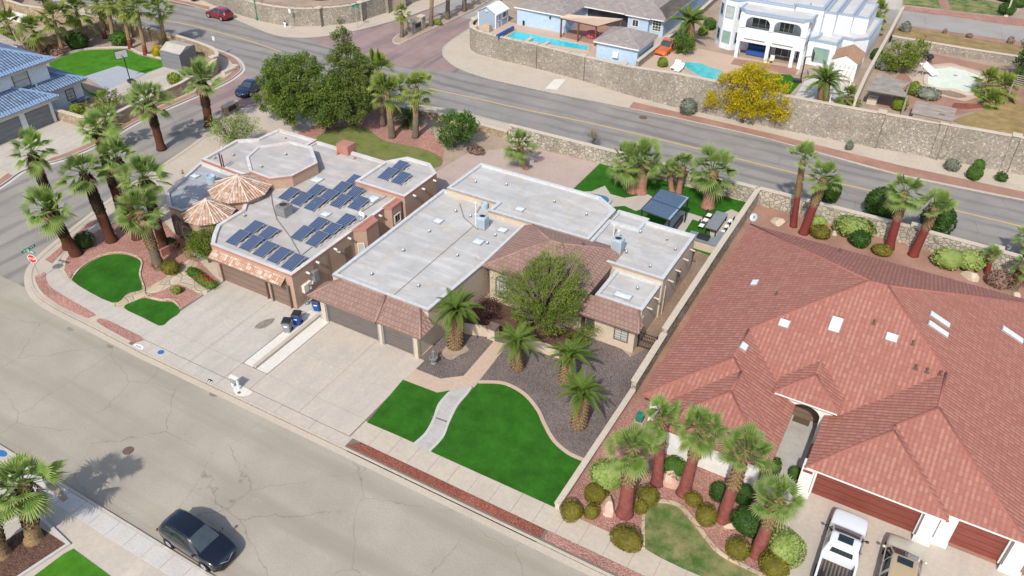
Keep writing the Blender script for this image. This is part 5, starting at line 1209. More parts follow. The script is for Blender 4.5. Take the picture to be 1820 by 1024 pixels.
# basketball hoops
def hoop(label, base, top, z, aim, board):
    t = thing('basketball_hoop', label, 'basketball hoop', (*XY(*base, z), z)); p = P(*base, z); n = Vector((*aim, 0)).normalized(); u = Vector((-n.y, n.x, 0)); h = 3.0
    MB().tube([p, p+Vector((0, 0, h))], .07, 6).tube([p+Vector((0, 0, h)), p+n*.7+Vector((0, 0, h+.1))], .05, 5).build('pole', 'black', t)
    c = p+n*.75+Vector((0, 0, h+.25)); M = Matrix((u, n, Vector((0, 0, 1)))).transposed()
    o = MB().obox(c, 1.5, .05, .95, M).build('backboard', board, t)
    f_ = MB()
    for s_ in (-1, 1): f_.obox(c+u*.75*s_, .06, .07, 1.0, M).obox(c+Vector((0, 0, .48*s_)), 1.5, .07, .06, M)
    f_.build('frame', 'black', o)
    rc = c+n*.35+Vector((0, 0, -.3)); MB().tube([rc+Vector((.23*math.cos(R(k)), .23*math.sin(R(k)), 0)) for k in range(0, 361, 30)], .015, 4).build('rim', 'signred', o)
    MB().obox(p-n*.3+Vector((0, 0, .15)), .7, .9, .3, M).build('base', 'black', t)
hoop('freestanding black basketball hoop on the blue slab by the bright turf', (232, 145), (215, 105), .12, (-.9, .3), 'glass_pale')
hoop('black basketball hoop with a dark board beside the white house', (1422, 146), (1430, 100), b, (.95, .3), 'black')
# white shed with tan roof
t = thing('garden_shed', 'white shed with a tan shingle gable roof next to the white house', 'shed', (-11.6, 102, b))
x0, x1, y0, y1, h = -13.0, -10.2, 98.6, 102.6, 2.2; xm = (x0+x1)/2
MB().add([(x0, y0, b), (x1, y0, b), (x1, y0, b+h), (xm, y0, b+h+.7), (x0, y0, b+h), (x0, y1, b), (x1, y1, b), (x1, y1, b+h), (xm, y1, b+h+.7), (x0, y1, b+h)], [(0, 1, 2, 3, 4), (6, 5, 9, 8, 7), (1, 6, 7, 2), (5, 0, 4, 9)]).build('wall', 'trim_white', t)
f = MB(); f.roof([(x0-.2, y0-.15, b+h-.04), (xm, y0-.15, b+h+.77), (xm, y1+.15, b+h+.77), (x0-.2, y1+.15, b+h-.04)]); f.roof([(x1+.2, y0-.15, b+h-.04), (xm, y0-.15, b+h+.77), (xm, y1+.15, b+h+.77), (x1+.2, y1+.15, b+h-.04)]); parts(f, 'roof_slope', 't_tan', t)
m_ = MB()
for k in range(6): m_.box(x0+.1+k*.48, y0-1.9, b+2.0, x0+.16+k*.48, y0-.05, b+2.1)
m_.box(x0, y0-1.9, b+1.9, x1, y0-1.8, b+2.0).box(x0, y0-1.9, b, x0+.1, y0-1.8, b+1.9).box(x1-.1, y0-1.9, b, x1, y0-1.8, b+1.9); m_.build('lattice', 'white', t)
# empty pool yard
ep = [XY(*q, b) for q in ((1648, 150), (1650, 135), (1658, 123), (1690, 121), (1715, 126), (1740, 135), (1736, 150), (1730, 165), (1716, 166), (1696, 160), (1668, 158))]
t = thing('empty_pool', 'drained pale green swimming pool with a worn kidney outline', 'pool', (*ep[0], b))
m_ = MB(); i1 = inset(ep, .9); i2 = inset(ep, 1.5)
for k in range(len(ep)):
    j = (k+1) % len(ep); m_.add([(*ep[k], b+.05), (*ep[j], b+.05), (*i1[j], b+.02+.01), (*i1[k], b+.02+.01)], [(0, 1, 2, 3)])
m_.sheet(i1, b+.03).build('basin', 'plaster', t)
MB().sweep(smooth_line(ep, 3, True), -.04 , .38, b-.05, b+.14, True).build('coping', 'cap', t)
MB().sheet(smooth_line(px([(1664, 160), (1690, 162), (1718, 172), (1700, 174), (1675, 167)], b), 3, True), b+.06).build('dirt_pocket', 'browndirt', t)
MB().lathe((*XY(1698, 135, b), b+.05), [(.2, 0), (.2, .03)], 10).build('drain', 'metal', t)
t = thing('pool_slide', 'white slide with a ladder at the empty pool', 'slide', (*XY(1636, 130, b), b))
q = [P(1640, 112, b+1.6), P(1648, 120, b+1.1), P(1656, 128, b+.5), P(1662, 134, b+.25)]; m_ = MB()
for p0, p1 in zip(q, q[1:]): m_.add([p0+Vector((.3, .3, 0)), p0-Vector((.3, .3, 0)), p1-Vector((.3, .3, 0)), p1+Vector((.3, .3, 0)), p0+Vector((.3, .3, .2)), p0-Vector((.3, .3, -.2)), p1-Vector((.3, .3, -.2)), p1+Vector((.3, .3, .2))], [(0, 1, 2, 3), (0, 3, 7, 4), (1, 2, 6, 5)])
m_.build('chute', 'white', t); p0 = q[0]; m_ = MB()
for s_ in (-.3, .3): m_.tube([p0+Vector((s_, -s_, .5)), (p0.x+s_-.9, p0.y-s_-.6, b)], .04, 5).tube([p0+Vector((s_, s_, 0)), (p0.x+s_, p0.y+s_, b)], .05, 5)
for k in range(5): u = k/5; c = p0.lerp(Vector((p0.x-.9, p0.y-.6, b)), u+.1); m_.tube([c+Vector((-.3, .3, 0)), c+Vector((.3, -.3, 0))], .03, 4)
m_.build('ladder', 'galv', t)
t = thing('garden_pavilion', 'grey timber pavilion with a pale sheet roof beside the stone wall', 'pavilion', (-6.2, 95, b))
m_ = MB(); q = [P(1560, 131, b+2.3), P(1618, 147, b+2.3), P(1604, 157, b+2.2), P(1614, 172, b+2.15), P(1536, 158, b+2.15), P(1548, 150, b+2.2)]
m_.add([(*v[:2], v[2]) for v in q] + [(*v[:2], v[2]-.1) for v in q], [(0, 1, 2, 3, 4, 5), (6, 7, 8, 9, 10, 11)] + [(i, (i+1) % 6, 6+(i+1) % 6, 6+i) for i in range(6)]); m_.build('roof', 'oldwood', t)
m_ = MB()
for k in (1, 3, 4, 0): v = q[k]; x, y = v.x*.96+-6*.04, v.y*.97+95*.03; m_.box(x-.1, y-.1, b, x+.1, y+.1, v.z-.1)
m_.build('post', 'oldwood', t); m_ = MB(); m_.tube([q[3]+Vector((-.3, .2, -.2)), q[4]+Vector((.3, .2, -.2))], .1, 4).build('beam', 'oldwood', t)
t = thing('storage_shed', 'low grey flat roofed shed against the stone wall', 'shed', (-.9, 91.2, b))
MB().box(-2.7, 90.2, b-.3, .9, 92.3, b+1.1).build('wall', 'oldwood', t); MB().add([(-2.9, 90.1, b+1.1), (1.1, 90.1, b+1.1), (1.1, 92.6, b+1.5), (-2.9, 92.6, b+1.5), (-2.9, 90.1, b+1.2), (1.1, 90.1, b+1.2), (1.1, 92.6, b+1.6), (-2.9, 92.6, b+1.6)], [(4, 5, 6, 7), (0, 1, 5, 4), (2, 3, 7, 6), (1, 2, 6, 5), (3, 0, 4, 7)]).build('roof', 'oldwood', t)
MB().box(-.3, 90.4, b+1.22, .2, 90.9, b+1.4).build('roof_hatch', 'oldwood', t)
def slatpergola(label, A, B, C_, D, zt, z0, n, mat):
    t = thing('slat_pergola', label, 'pergola', (A[0], A[1], z0)); m_ = MB()
    A, B, C_, D = [Vector((*q, zt)) for q in (A, B, C_, D)]
    for k in range(n): u = k/(n-1); m_.tube([A.lerp(D, u), B.lerp(C_, u)], .05, 4)
    m_.tube([A, D], .07, 4).tube([B, C_], .07, 4); m_.build('slat', mat, t)
    p = MB()
    for q in (A, B, C_, D): p.box(q.x-.07, q.y-.07, z0, q.x+.07, q.y+.07, zt)
    p.build('post', mat, t)
slatpergola('weathered slat pergola over the shrubs at the back of the empty pool yard', *[XY(*q, b+2.3) for q in ((1578, 80), (1632, 88), (1642, 78), (1590, 66))], b+2.3, b, 7, 'oldwood')
slatpergola('broken slat pergola at the right edge of the empty pool yard', *[XY(*q, b+2.3) for q in ((1800, 150), (1850, 165), (1850, 140), (1806, 134))], b+2.3, b, 6, 'oldwood')
for a_, b_, lab in ((1644, 97, 'black kettle barbecue by the grass slope wall, left one'), (1653, 103, 'black covered barbecue by the grass slope wall, right one')):
    x, y = XY(a_, b_, b+.6); t = thing('barbecue', lab, 'barbecue', (x, y, b)); MB().blob((x, y, b+.75), .42, .42, .34, 10, 6).build('kettle', 'black', t)
    for k in range(3): MB().tube([(x+.3*math.cos(k*2.1), y+.3*math.sin(k*2.1), b), (x+.15*math.cos(k*2.1), y+.15*math.sin(k*2.1), b+.6)], .03, 4).build('leg', 'black', t)
x, y = XY(1549, 183, b); t = thing('brick_planter', 'square pale block planter beside the pavilion', 'planter', (x, y, b)); MB().sweep([(x-.5, y-.5), (x+.5, y-.5), (x+.5, y+.5), (x-.5, y+.5)], 0, .2, b, b+.7, True).build('wall', 'cap', t)
t = thing('white_post', 'thin white post standing on the grey court beside the palm', 'post', (*XY(1474, 182, b), b)); x, y = XY(1474, 182, b); MB().tube([(x, y, b), (x, y, b+1.9)], .06, 6).build('shaft', 'white', t); MB().box(x-.15, y-.15, b, x+.15, y+.15, b+.06).build('foot', 'white', t)
# grey sloped shed in the basketball yard
t = thing('garden_shed', 'grey shed with a pale peaked roof behind the basketball yard', 'shed', (-87, 67, .12))
A, B, C_ = XY(290, 119, .12), XY(325, 128, .12), XY(352, 108, .12); D = (A[0]+C_[0]-B[0], A[1]+C_[1]-B[1])
MB().prism([A, B, C_, D], .1, 2.3).build('wall', 'door_slate', t)
m1 = (Vector(B)+Vector(C_))/2; m0 = (Vector(A)+Vector(D))/2
MB().add([(*A, 2.25), (*B, 2.25), (m1.x, m1.y, 2.75), (m0.x, m0.y, 2.75), (*D, 2.25), (*C_, 2.25)], [(0, 1, 2, 3), (3, 2, 5, 4), (1, 5, 2), (0, 3, 4)]).build('roof', 'concrete', t)
# back yard of the middle house
t = thing('shade_pavilion', 'black metal pavilion with a blue grey ribbed roof on the lawn', 'pavilion', (-19.4, 62.7, .12))
q = [P(1139, 373, 2.5), P(1191, 392, 2.5), P(1226, 351, 2.75), P(1174, 336, 2.75)]
m_ = MB(); u_ = q[1]-q[0]; v_ = q[3]-q[0]; n_ = u_.cross(v_).normalized()
m_.add([*q]+[x-n_*.05 for x in q], [(0, 1, 2, 3), (7, 6, 5, 4), (0, 4, 5, 1), (1, 5, 6, 2), (2, 6, 7, 3), (3, 7, 4, 0)]); ro = m_.build('roof', 'rib_blue', t); MT_ = MB()
for k in range(20): p0 = q[0]+u_*((k+.5)/22); MT_.tube([p0+n_*.01, p0+v_+n_*.01], .055, 4)
MT_.build('rib', 'rib_dark', ro); m_ = MB().tube([q[0]+v_*.5+n_*.04, q[1]+v_*.5+n_*.04], .05, 4)
for a_, c_ in zip(q, q[1:]+q[:1]): m_.tube([a_, c_], .06, 4)
m_.build('frame', 'black', t); m_ = MB()
for p in q: p2 = p.lerp((q[0]+q[2])/2, .06); m_.tube([(p2.x, p2.y, .12), (p2.x, p2.y, p.z-.02)], .07, 4)
m_.build('post', 'black', t)
t = thing('outdoor_sofa', 'dark outdoor sofa with pale cushions under the ribbed pavilion', 'sofa', (*XY(1200, 400, .5), .12)); x, y = XY(1197, 398, .4)
MB().box(x-.4, y-1.2, .15, x+.5, y+1.2, .45).build('frame', 'black', t); MB().box(x-.35, y-1.1, .45, x+.3, y+1.1, .6).build('cushion', 'galv', t, bevel=.05); MB().box(x+.3, y-1.2, .4, x+.5, y+1.2, .85).build('backrest', 'black', t)
t = thing('grill_counter', 'tan outdoor kitchen counter with a grey top and dark grill', 'counter', (-15.2, 61, .12))
MB().box(-16.3, 60.6, .12, -13.4, 61.6, 1.0).build('base', 'st_tan', t); MB().box(-16.4, 60.5, 1.0, -13.35, 61.8, 1.08).box(-14.2, 61.8, 1.0, -13.35, 63, 1.08).build('countertop', 'metal', t); MB().box(-15.6, 60.75, 1.08, -14.5, 61.5, 1.35).build('grill', 'black', t, bevel=.08)
t = thing('dining_table', 'long grey outdoor dining table beside the boundary wall', 'table', (-15.0, 65, .12)); MB().box(-15.6, 63.3, .82, -14.5, 66.6, .9).build('tabletop', 'metal', t)
for sx in (-15.5, -14.6):
    for yy in (63.4, 66.5): MB().box(sx-.05, yy-.05, .12, sx+.05, yy+.05, .82).build('leg', 'black', t)
for i, (x, y) in enumerate(((-16.1, 63.9), (-16.1, 65.0), (-16.1, 66.0), (-14.0, 63.8), (-14.0, 64.9), (-14.0, 66.0))):
    t = thing('dining_chair', '%s white dining chair from the grill, %s side of the grey table' % (('first', 'second', 'third')[i % 3], ('lawn', 'wall')[i//3]), 'chair', (x, y, .12), 'chairs at the grey outdoor table')
    s_ = -1 if i < 3 else 1; MB().box(x-.23, y-.25, .55, x+.23, y+.25, .62).build('seat', 'white', t); MB().box(x+.22*s_-.03, y-.25, .6, x+.22*s_+.03, y+.25, 1.05).build('backrest', 'black', t)
    for ii in (-1, 1):
        for jj in (-1, 1): MB().tube([(x+.2*ii, y+.2*jj, .12), (x+.2*ii, y+.2*jj, .56)], .02, 4).build('leg', 'black', t)
pool('small blue pool behind the middle house, partly behind its roof', smooth_line(px([(1010, 352), (1040, 342), (1075, 346), (1088, 356), (1080, 366), (1050, 368), (1020, 362)]), 4, True)[::-1], .13, 'water3', cop='concrete', wdt=-.3)
# ================================================================== vehicles (built at the origin, nose along +x, then placed)
def loft(m_, st):
    """stations (x, [(y, z)...half section bottom->top]) mirrored across y"""
    o = len(m_.v); n = len(st[0][1])
    for x, sec in st:
        for y, z in sec: m_.v.append((x, y, z))
        for y, z in reversed(sec): m_.v.append((x, -y, z))
    K_ = 2*n
    for i in range(len(st)-1):
        for k in range(K_):
            a, b = o+i*K_+k, o+i*K_+(k+1) % K_; m_.f.append((a, b, b+K_, a+K_))
    m_.f.append(tuple(o+k for k in range(K_-1, -1, -1))); e = o+(len(st)-1)*K_; m_.f.append(tuple(e+k for k in range(K_)))
def cr(v, n):
    """Catmull-Rom through rows of numbers, n steps per span"""
    out = []; N_ = len(v)
    for i in range(N_-1):
        p0, p1, p2, p3 = v[max(0, i-1)], v[i], v[i+1], v[min(N_-1, i+2)]
        for k in range(n):
            t = k/n; out.append([.5*(2*b+(c-a)*t+(2*a-5*b+4*c-d)*t*t+(3*b-a-3*c+d)*t**3) for a, b, c, d in zip(p0, p1, p2, p3)])
    out.append(list(v[-1])); return out
SHAPES = {  # x along the length (-.5..5), half width, sill, belt, top half width, top height; heights as a share of H
 'suv': [(-.5, .68, .26, .50, .50, .55), (-.490, .80, .20, .57, .56, .64), (-.47, .88, .17, .62, .58, .74), (-.43, .94, .155, .635, .60, .87), (-.37, .975, .15, .64, .635, .945), (-.26, 1, .14, .635, .68, .985), (-.1, 1, .14, .625, .70, 1.0), (.0, 1, .14, .62, .69, .985), (.055, 1, .14, .615, .68, .955), (.145, 1, .14, .61, .765, .80), (.235, 1, .14, .605, .82, .65), (.265, .995, .14, .585, .83, .625), (.34, .98, .15, .56, .80, .60), (.42, .94, .16, .50, .72, .55), (.465, .88, .17, .44, .62, .485), (.49, .78, .20, .37, .50, .40), (.5, .66, .24, .32, .42, .34)],
 'sedan': [(-.5, .78, .27, .50, .58, .55), (-.49, .86, .22, .58, .66, .62), (-.45, .92, .18, .63, .72, .69), (-.38, .96, .16, .65, .74, .72), (-.33, .98, .15, .66, .74, .77), (-.22, 1, .15, .66, .70, .93), (-.1, 1, .15, .655, .72, .995), (.0, 1, .15, .65, .72, 1.0), (.07, 1, .15, .645, .71, .97), (.15, 1, .15, .64, .75, .84), (.235, 1, .15, .63, .82, .69), (.27, .99, .15, .61, .82, .65), (.36, .96, .16, .57, .77, .61), (.44, .90, .18, .49, .66, .53), (.48, .80, .20, .41, .54, .44), (.5, .66, .25, .34, .42, .36)],
 'pickup': [(-.135, .99, .17, .60, .74, .93), (-.12, 1, .16, .60, .775, .985), (-.06, 1, .16, .60, .79, 1.0), (.0, 1, .16, .60, .79, .995), (.035, 1, .16, .60, .775, .965), (.115, 1, .16, .60, .80, .83), (.205, 1, .16, .60, .85, .66), (.24, 1, .16, .59, .86, .63), (.30, .99, .17, .575, .85, .62), (.40, .965, .18, .55, .81, .59), (.455, .93, .19, .50, .76, .55), (.485, .86, .20, .43, .68, .47), (.5, .78, .24, .36, .58, .38)]}
GL = {'suv': (-.43, .20, .065, .232, -.478, -.40), 'sedan': (-.30, .21, .085, .228, -.33, -.205), 'pickup': (-.105, .16, .045, .20, -1, -1)}
def car(name, label, cat, x, y, rz, L, W, H, paint, kind='suv', roofpaint=None, sunroof=False, z=0.0, rails=False, chrome=True):
    t = thing(name, label, cat, (0, 0, 0)); h = L/2; w = W/2; roofpaint = roofpaint or paint
    SUB = 3; rows = cr([list(q) for q in SHAPES[kind]], 4); verts = []; tg = None
    for fx, ww, zb, zbelt, wr, zt in rows:
        ww *= w; wr *= w; zb *= H; zbelt = min(zbelt, zt-.02)*H; zt *= H
        sec = [(0, zb), (ww*.84, zb), (ww*.965, zb+(zbelt-zb)*.22), (ww, zb+(zbelt-zb)*.62), (ww*.965, zbelt), (max(wr, .3), zt-.05*(1 if zt-zbelt > .2 else .6)), (wr*.6, zt-.005), (0, zt+.015)]
        verts.append([(fx*L, a, b) for a, b in cr([list(q) for q in sec], SUB)])
    n = len(verts[0]); S0, S1 = 4*SUB, 5*SUB; g0, g1, ws0, ws1, rw0, rw1 = GL[kind]
    lists = {'body': [], 'roof': [], 'side_window': [], 'windscreen': [], 'rear_window': []}
    for i in range(len(verts)-1):
        fx = (rows[i][0]+rows[i+1][0])/2; hi_ = (rows[i][5]-rows[i][3]) > .14
        for k in range(n-1):
            key = 'body'
            if S0 <= k < S1:
                slope_ok = g0 < fx < g1 and hi_
                pil_ = any(abs(fx-q) < .011 for q in ((-.02, -.2) if kind == 'suv' else (-.05,) if kind == 'sedan' else (.03,)))
                if slope_ok and not pil_: key = 'side_window'
            elif k >= S1+1:
                if ws0 < fx < ws1: key = 'windscreen'
                elif rw0 < fx < rw1: key = 'rear_window'
                elif roofpaint != paint and rw1 <= fx <= ws0: key = 'roof'
            elif k >= S1 and roofpaint != paint and rw1 <= fx <= ws0: key = 'roof'
            for s_ in (1, -1):
                q = [(a, b*s_, c) for a, b, c in (verts[i][k], verts[i+1][k], verts[i+1][k+1], verts[i][k+1])]
                lists[key].append(q if s_ > 0 else q[::-1])
    for e in (0, -1):
        q = [(a, b, c) for a, b, c in verts[e]]; lists['body'].append(q+[(a, -b, c) for a, b, c in reversed(q[1:-1])])
    for key, fl in lists.items():
        if not fl: continue
        m_ = MB(); idx = {}
        for q in fl:
            f = []
            for p in q:
                kk = tuple(round(c, 4) for c in p)
                if kk not in idx: idx[kk] = len(m_.v); m_.v.append(kk)
                if idx[kk] not in f: f.append(idx[kk])
            if len(f) > 2: m_.f.append(tuple(f))
        mat = paint if key == 'body' else roofpaint if key == 'roof' else 'screen' if key == 'windscreen' else 'carglass'
        (parts if key == 'side_window' else MB.build)(m_, key, mat, t, smooth=True)
    zr = H
    if sunroof: MB().add([(L*-.075, -.40, zr+.03), (L*.015, -.40, zr+.028), (L*.015, .40, zr+.028), (L*-.075, .40, zr+.03), (L*-.03, 0, zr+.045)], [(0, 1, 4), (1, 2, 4), (2, 3, 4), (3, 0, 4)]).build('sunroof', 'carglass', t)
    if rails:
        for s_ in (-1, 1): MB().tube([(-L*.31, s_*w*.60, zr*.95), (-L*.28, s_*w*.60, zr+.02), (L*.0, s_*w*.61, zr+.025), (L*.03, s_*w*.60, zr*.97)], .018, 5).build('roof_rail', 'black', t)
    xm_ = GL[kind][1]*L
    for s_ in (-1, 1):
        m_ = MB().blob((xm_-.05, s_*(w+.11), H*.635), .09, .12, .085, 8, 6).tube([(xm_, s_*(w-.05), H*.6), (xm_-.04, s_*(w+.08), H*.625)], .03, 5); m_.build('mirror', paint if kind != 'pickup' else 'black', t, smooth=True)
        zl = rows[-9][5]*H
        MB().add([(L*.468, s_*w*.50, H*.455), (L*.44, s_*w*.80, H*.465), (L*.405, s_*w*.93, H*.48), (L*.485, s_*w*.50, H*.40), (L*.462, s_*w*.82, H*.41), (L*.42, s_*w*.955, H*.44)], [(0, 1, 4, 3), (1, 2, 5, 4)]).build('headlight', 'lamp_clear', t)
        MB().obox((-h+.045 if kind != 'pickup' else -h+.02, s_*w*.80, H*.53), .10, .22, .16 if kind != 'pickup' else .35, Matrix.Rotation(R(20*s_), 3, 'Z')).build('taillight', 'lamp_red', t, bevel=.03)
        for xx in ([-.03*L, -.215*L] if kind != 'pickup' else [.0]): MB().box(xx, s_*(w-.005)-.02, H*.52, xx+.16, s_*(w-.005)+.02, H*.54).build('door_handle', 'chrome' if chrome else paint, t)
    MB().add([(L*.487, -w*.48, H*.40), (L*.487, w*.48, H*.40), (L*.503, w*.40, H*.27), (L*.503, -w*.40, H*.27)], [(0, 1, 2, 3)]).build('grille', 'black', t)
    if chrome: MB().tube([(L*.45, -w*.80, H*.435), (L*.487, -w*.42, H*.395), (L*.507, 0, H*.29), (L*.487, w*.42, H*.395), (L*.45, w*.80, H*.435)], .022, 5).build('grille_trim', 'chrome', t)
    MB().add([(L*.44, -w*.90, .24), (L*.50, -w*.60, .22), (L*.508, 0, .22), (L*.50, w*.60, .22), (L*.44, w*.90, .24), (L*.44, -w*.90, .40), (L*.50, -w*.60, .42), (L*.508, 0, .42), (L*.50, w*.60, .42), (L*.44, w*.90, .40)], [(i, i+1, i+6, i+5) for i in range(4)]).build('bumper', 'black' if kind != 'pickup' else 'chrome', t, smooth=True)
    MB().box(-h*1.005, -w*.72, .3, -h*.93, w*.72, .5).build('bumper', 'black' if kind != 'pickup' else 'chrome', t, bevel=.04)
    rw = .37 if kind != 'sedan' else .33
    for xx in (-h*.60, h*.61):
        for s_ in (-1, 1):
            yy = s_*(w-.09); o = bpy.data.objects.new('wheel', None); col.objects.link(o); o.parent = t
            def ringy(rr0, rr1, half, mat, nm):
                m_ = MB(); n = 18; v = []
                for k in range(n):
                    a_ = 2*math.pi*k/n; ca, sa = math.cos(a_), math.sin(a_)
                    v += [(xx+rr0*ca, yy-half, rw+rr0*sa), (xx+rr1*ca, yy-half, rw+rr1*sa), (xx+rr1*ca, yy+half, rw+rr1*sa), (xx+rr0*ca, yy+half, rw+rr0*sa)]
                f_ = []
                for k in range(n):
                    j = (k+1) % n
                    for e in range(4): f_.append((4*k+e, 4*k+(e+1) % 4, 4*j+(e+1) % 4, 4*j+e))
                m_.add(v, f_).build(nm, mat, o)
            ringy(rw*.62, rw, .115, 'tyre', 'tyre'); ringy(.04, rw*.64, .10, 'galv', 'rim')
            m_ = MB(); a_ = [(xx+rw*1.14*math.cos(R(q)), rw+rw*1.14*math.sin(R(q))) for q in range(-10, 191, 20)]
            m_.face([(q, s_*(w+.004), zz) for q, zz in a_]).build('wheel_arch', 'black', t)
    if kind == 'pickup':
        m_ = MB(); x0, x1, zb, zt = -h, -h*.28, .55, H*.60
        m_.box(x0, -w*.98, .4, x1, -w*.98+.13, zt).box(x0, w*.98-.13, .4, x1, w*.98, zt).box(x0, -w*.85, .45, x0+.09, w*.85, zt).box(x1-.08, -w*.85, .45, x1-.01, w*.85, zt); parts(m_, 'bed_panel', paint, t, bevel=.025)
        b_ = MB().box(x0+.09, -w*.85, zb-.1, x1-.08, w*.85, zb)
        b_.build('bed_liner', 'bin_lid', t); b_ = MB()
        for k in range(9): yy = -w*.78+k*w*1.56/8; b_.box(x0+.12, yy-.04, zb, x1-.1, yy+.04, zb+.025)
        parts(b_, 'liner_rib', 'trim_dark', t); b_ = MB()
        for s_ in (-1, 1): b_.box(x0+.35, s_*w*.7-.14, zb, x0+1.0, s_*w*.7+.14, zb+.22)
        parts(b_, 'wheel_housing', 'bin_lid', t)
        MB().add([(L*-.137, -w*.62, H*.66), (L*-.137, w*.62, H*.66), (L*-.137, w*.56, H*.88), (L*-.137, -w*.56, H*.88)], [(0, 1, 2, 3)]).build('rear_window', 'carglass', t)
    t.location = (x, y, z); t.rotation_euler = (0, 0, rz); return t
car('suv', 'black navy SUV with chrome grille parked by the near kerb of the front street', 'car', -29.6, 16.45, R(-1.5), 4.75, 1.92, 1.72, 'p_navy', 'suv', rails=True)
car('pickup_truck', 'white pickup truck with a black bed liner facing the red garage door', 'pickup', 2.45, 34.1, R(90), 5.85, 2.0, 1.88, 'p_white', 'pickup', sunroof=True, z=.11)
car('suv', 'beige SUV with a tan roof and dark sunroof beside the white pickup', 'car', 5.55, 34.25, R(90), 5.1, 1.98, 1.85, 'p_beige', 'suv', 'p_tan', True, z=.11)
q = P(390, 26, .5); car('suv', 'dark red SUV parked at the far kerb of the main road', 'car', q.x, q.y, R(176), 4.6, 1.85, 1.65, 'p_red', 'suv')
q = P(439, 154, .5); car('sedan', 'dark blue sedan coming down the side street by the pines', 'car', q.x+.6, q.y, R(-80), 4.6, 1.82, 1.45, 'p_navy2', 'sedan')
q = P(1180, 88, P1+.6); car('pickup_truck', 'orange pickup truck behind the small blue outbuilding', 'pickup', q.x+.3, q.y+.6, R(-97), 5.2, 1.9, 1.75, 'p_orange', 'pickup', z=P1+.02)

# ================================================================== street things
def bin_(label, x, y, mat, rz):
    t = thing('wheelie_bin', label, 'bin', (0, 0, 0), 'wheeled bins between the driveways'); m_ = MB()
    lo = [(-.24, -.26), (.24, -.26), (.24, .26), (-.24, .26)]; hi_ = [(-.31, -.36), (.31, -.36), (.31, .36), (-.31, .36)]
    m_.add([(*q, .06) for q in lo]+[(*q, .98) for q in hi_], [(3, 2, 1, 0)]+[(i, (i+1) % 4, 4+(i+1) % 4, 4+i) for i in range(4)]); m_.build('body', mat, t, bevel=.03)
    MB().add([(-.34, -.40, .98), (.34, -.40, .98), (.34, .40, .98), (-.34, .40, .98), (-.30, -.34, 1.07), (.30, -.34, 1.07), (.30, .36, 1.1), (-.30, .36, 1.1)], [(0, 1, 5, 4), (1, 2, 6, 5), (2, 3, 7, 6), (3, 0, 4, 7), (4, 5, 6, 7), (3, 2, 1, 0)]).build('lid', 'bin_lid', t, bevel=.015)
    MB().tube([(-.28, .42, .95), (.28, .42, .95)], .025, 6).build('handle', 'bin_lid', t)
    MB().box(-.14, -.345, .62, .14, -.318, .72).build('pale_mark', 'white', t)
    for s_ in (-.27, .27): MB().tube([(s_-.04, .25, .11), (s_+.04, .25, .11)], .11, 10).build('wheel', 'tyre', t)
    t.location = (x, y, .13); t.rotation_euler = (0, 0, rz)
bin_('grey wheeled bin with black lid, nearest the street', -38.55, 33.7, 'bin_grey', R(24))
bin_('blue wheeled bin with black lid, standing right behind the grey one', -38.5, 34.75, 'bin_blue', R(20))
bin_('blue wheeled bin tucked between the two houses', -38.35, 36.9, 'bin_blue', R(20))
def text(s_, size, loc, M, mat, parent, name):
    c = bpy.data.curves.new(name, 'FONT'); c.body = s_; c.size = size; c.align_x = 'CENTER'; c.align_y = 'CENTER'; c.extrude = .004
    o = bpy.data.objects.new(name, c); col.objects.link(o); mm = M.to_4x4(); mm.translation = Vector(loc); o.matrix_world = mm
    me = o.to_mesh(); me2 = me.copy(); o.to_mesh_clear(); bpy.data.objects.remove(o); me2.materials.clear(); me2.materials.append(MT[mat])
    n = bpy.data.objects.new(name, me2); col.objects.link(n)
    me2.transform(Matrix.Translation(Vector(loc)-WO(parent)) @ M.to_4x4()); n.parent = parent; return n
q = P(72, 495, .12); t = thing('stop_sign', 'red octagonal stop sign with green street name blades at the left corner', 'street sign', q)
MB().tube([q, q+Vector((0, 0, 3.0))], .035, 6).build('pole', 'galv', t)
nx = Vector((.30, -.95, 0)).normalized(); ux = Vector((.95, .30, 0)).normalized(); M = Matrix((ux, Vector((0, 0, 1)), ux.cross(Vector((0, 0, 1))))).transposed(); nx = ux.cross(Vector((0, 0, 1)))
c = q+Vector((0, 0, 2.0))+nx*.05
def octa(rr, off, th): 
    m_ = MB(); v = [c+nx*off+ux*rr*math.cos(R(22.5+45*k))+Vector((0, 0, rr*math.sin(R(22.5+45*k)))) for k in range(8)]
    return m_.add(v+[p-nx*th for p in v], [tuple(range(8)), tuple(range(15, 7, -1))]+[(i, (i+1) % 8, 8+(i+1) % 8, 8+i) for i in range(8)])
o = octa(.42, 0, .02).build('sign_plate', 'white', t); octa(.385, .006, .004).build('red_face', 'signred', o); text('STOP', .30, c+nx*.012, M, 'white', o, 'lettering')
for k, (dz, rot) in enumerate(((2.72, 0), (2.95, 88))):
    rr = Matrix.Rotation(R(rot-12), 3, 'Z'); u2 = rr @ ux; n2 = rr @ nx; M2 = Matrix((u2, n2, Vector((0, 0, 1)))).transposed()
    o = MB().obox(q+Vector((0, 0, dz)), 1.25, .03, .22, M2).build('street_name_blade', 'signgreen', t)
    g = MB()
    for a_, b_ in ((-.38, .16), (-.12, .22), (.22, .12), (.42, .1)): g.obox(q+Vector((0, 0, dz))+u2*a_+n2*.018, b_, .006, .1, M2)
    g.build('lettering', 'white', o)
def pole(name, label, cat, px_, z, h, mat, extra=None, r_=.05, mid=None):
    q = P(*px_, z); t = thing(name, label, cat, q); MB().tube([q, q+Vector((0, 0, h))], r_, 7).build('pole', mat, t)
    MB().tube([q, q+Vector((0, 0, .12 if r_ < .08 else .5))], r_*2, 8).build('base', mat, t)
    if extra: extra(t, q)
    return t
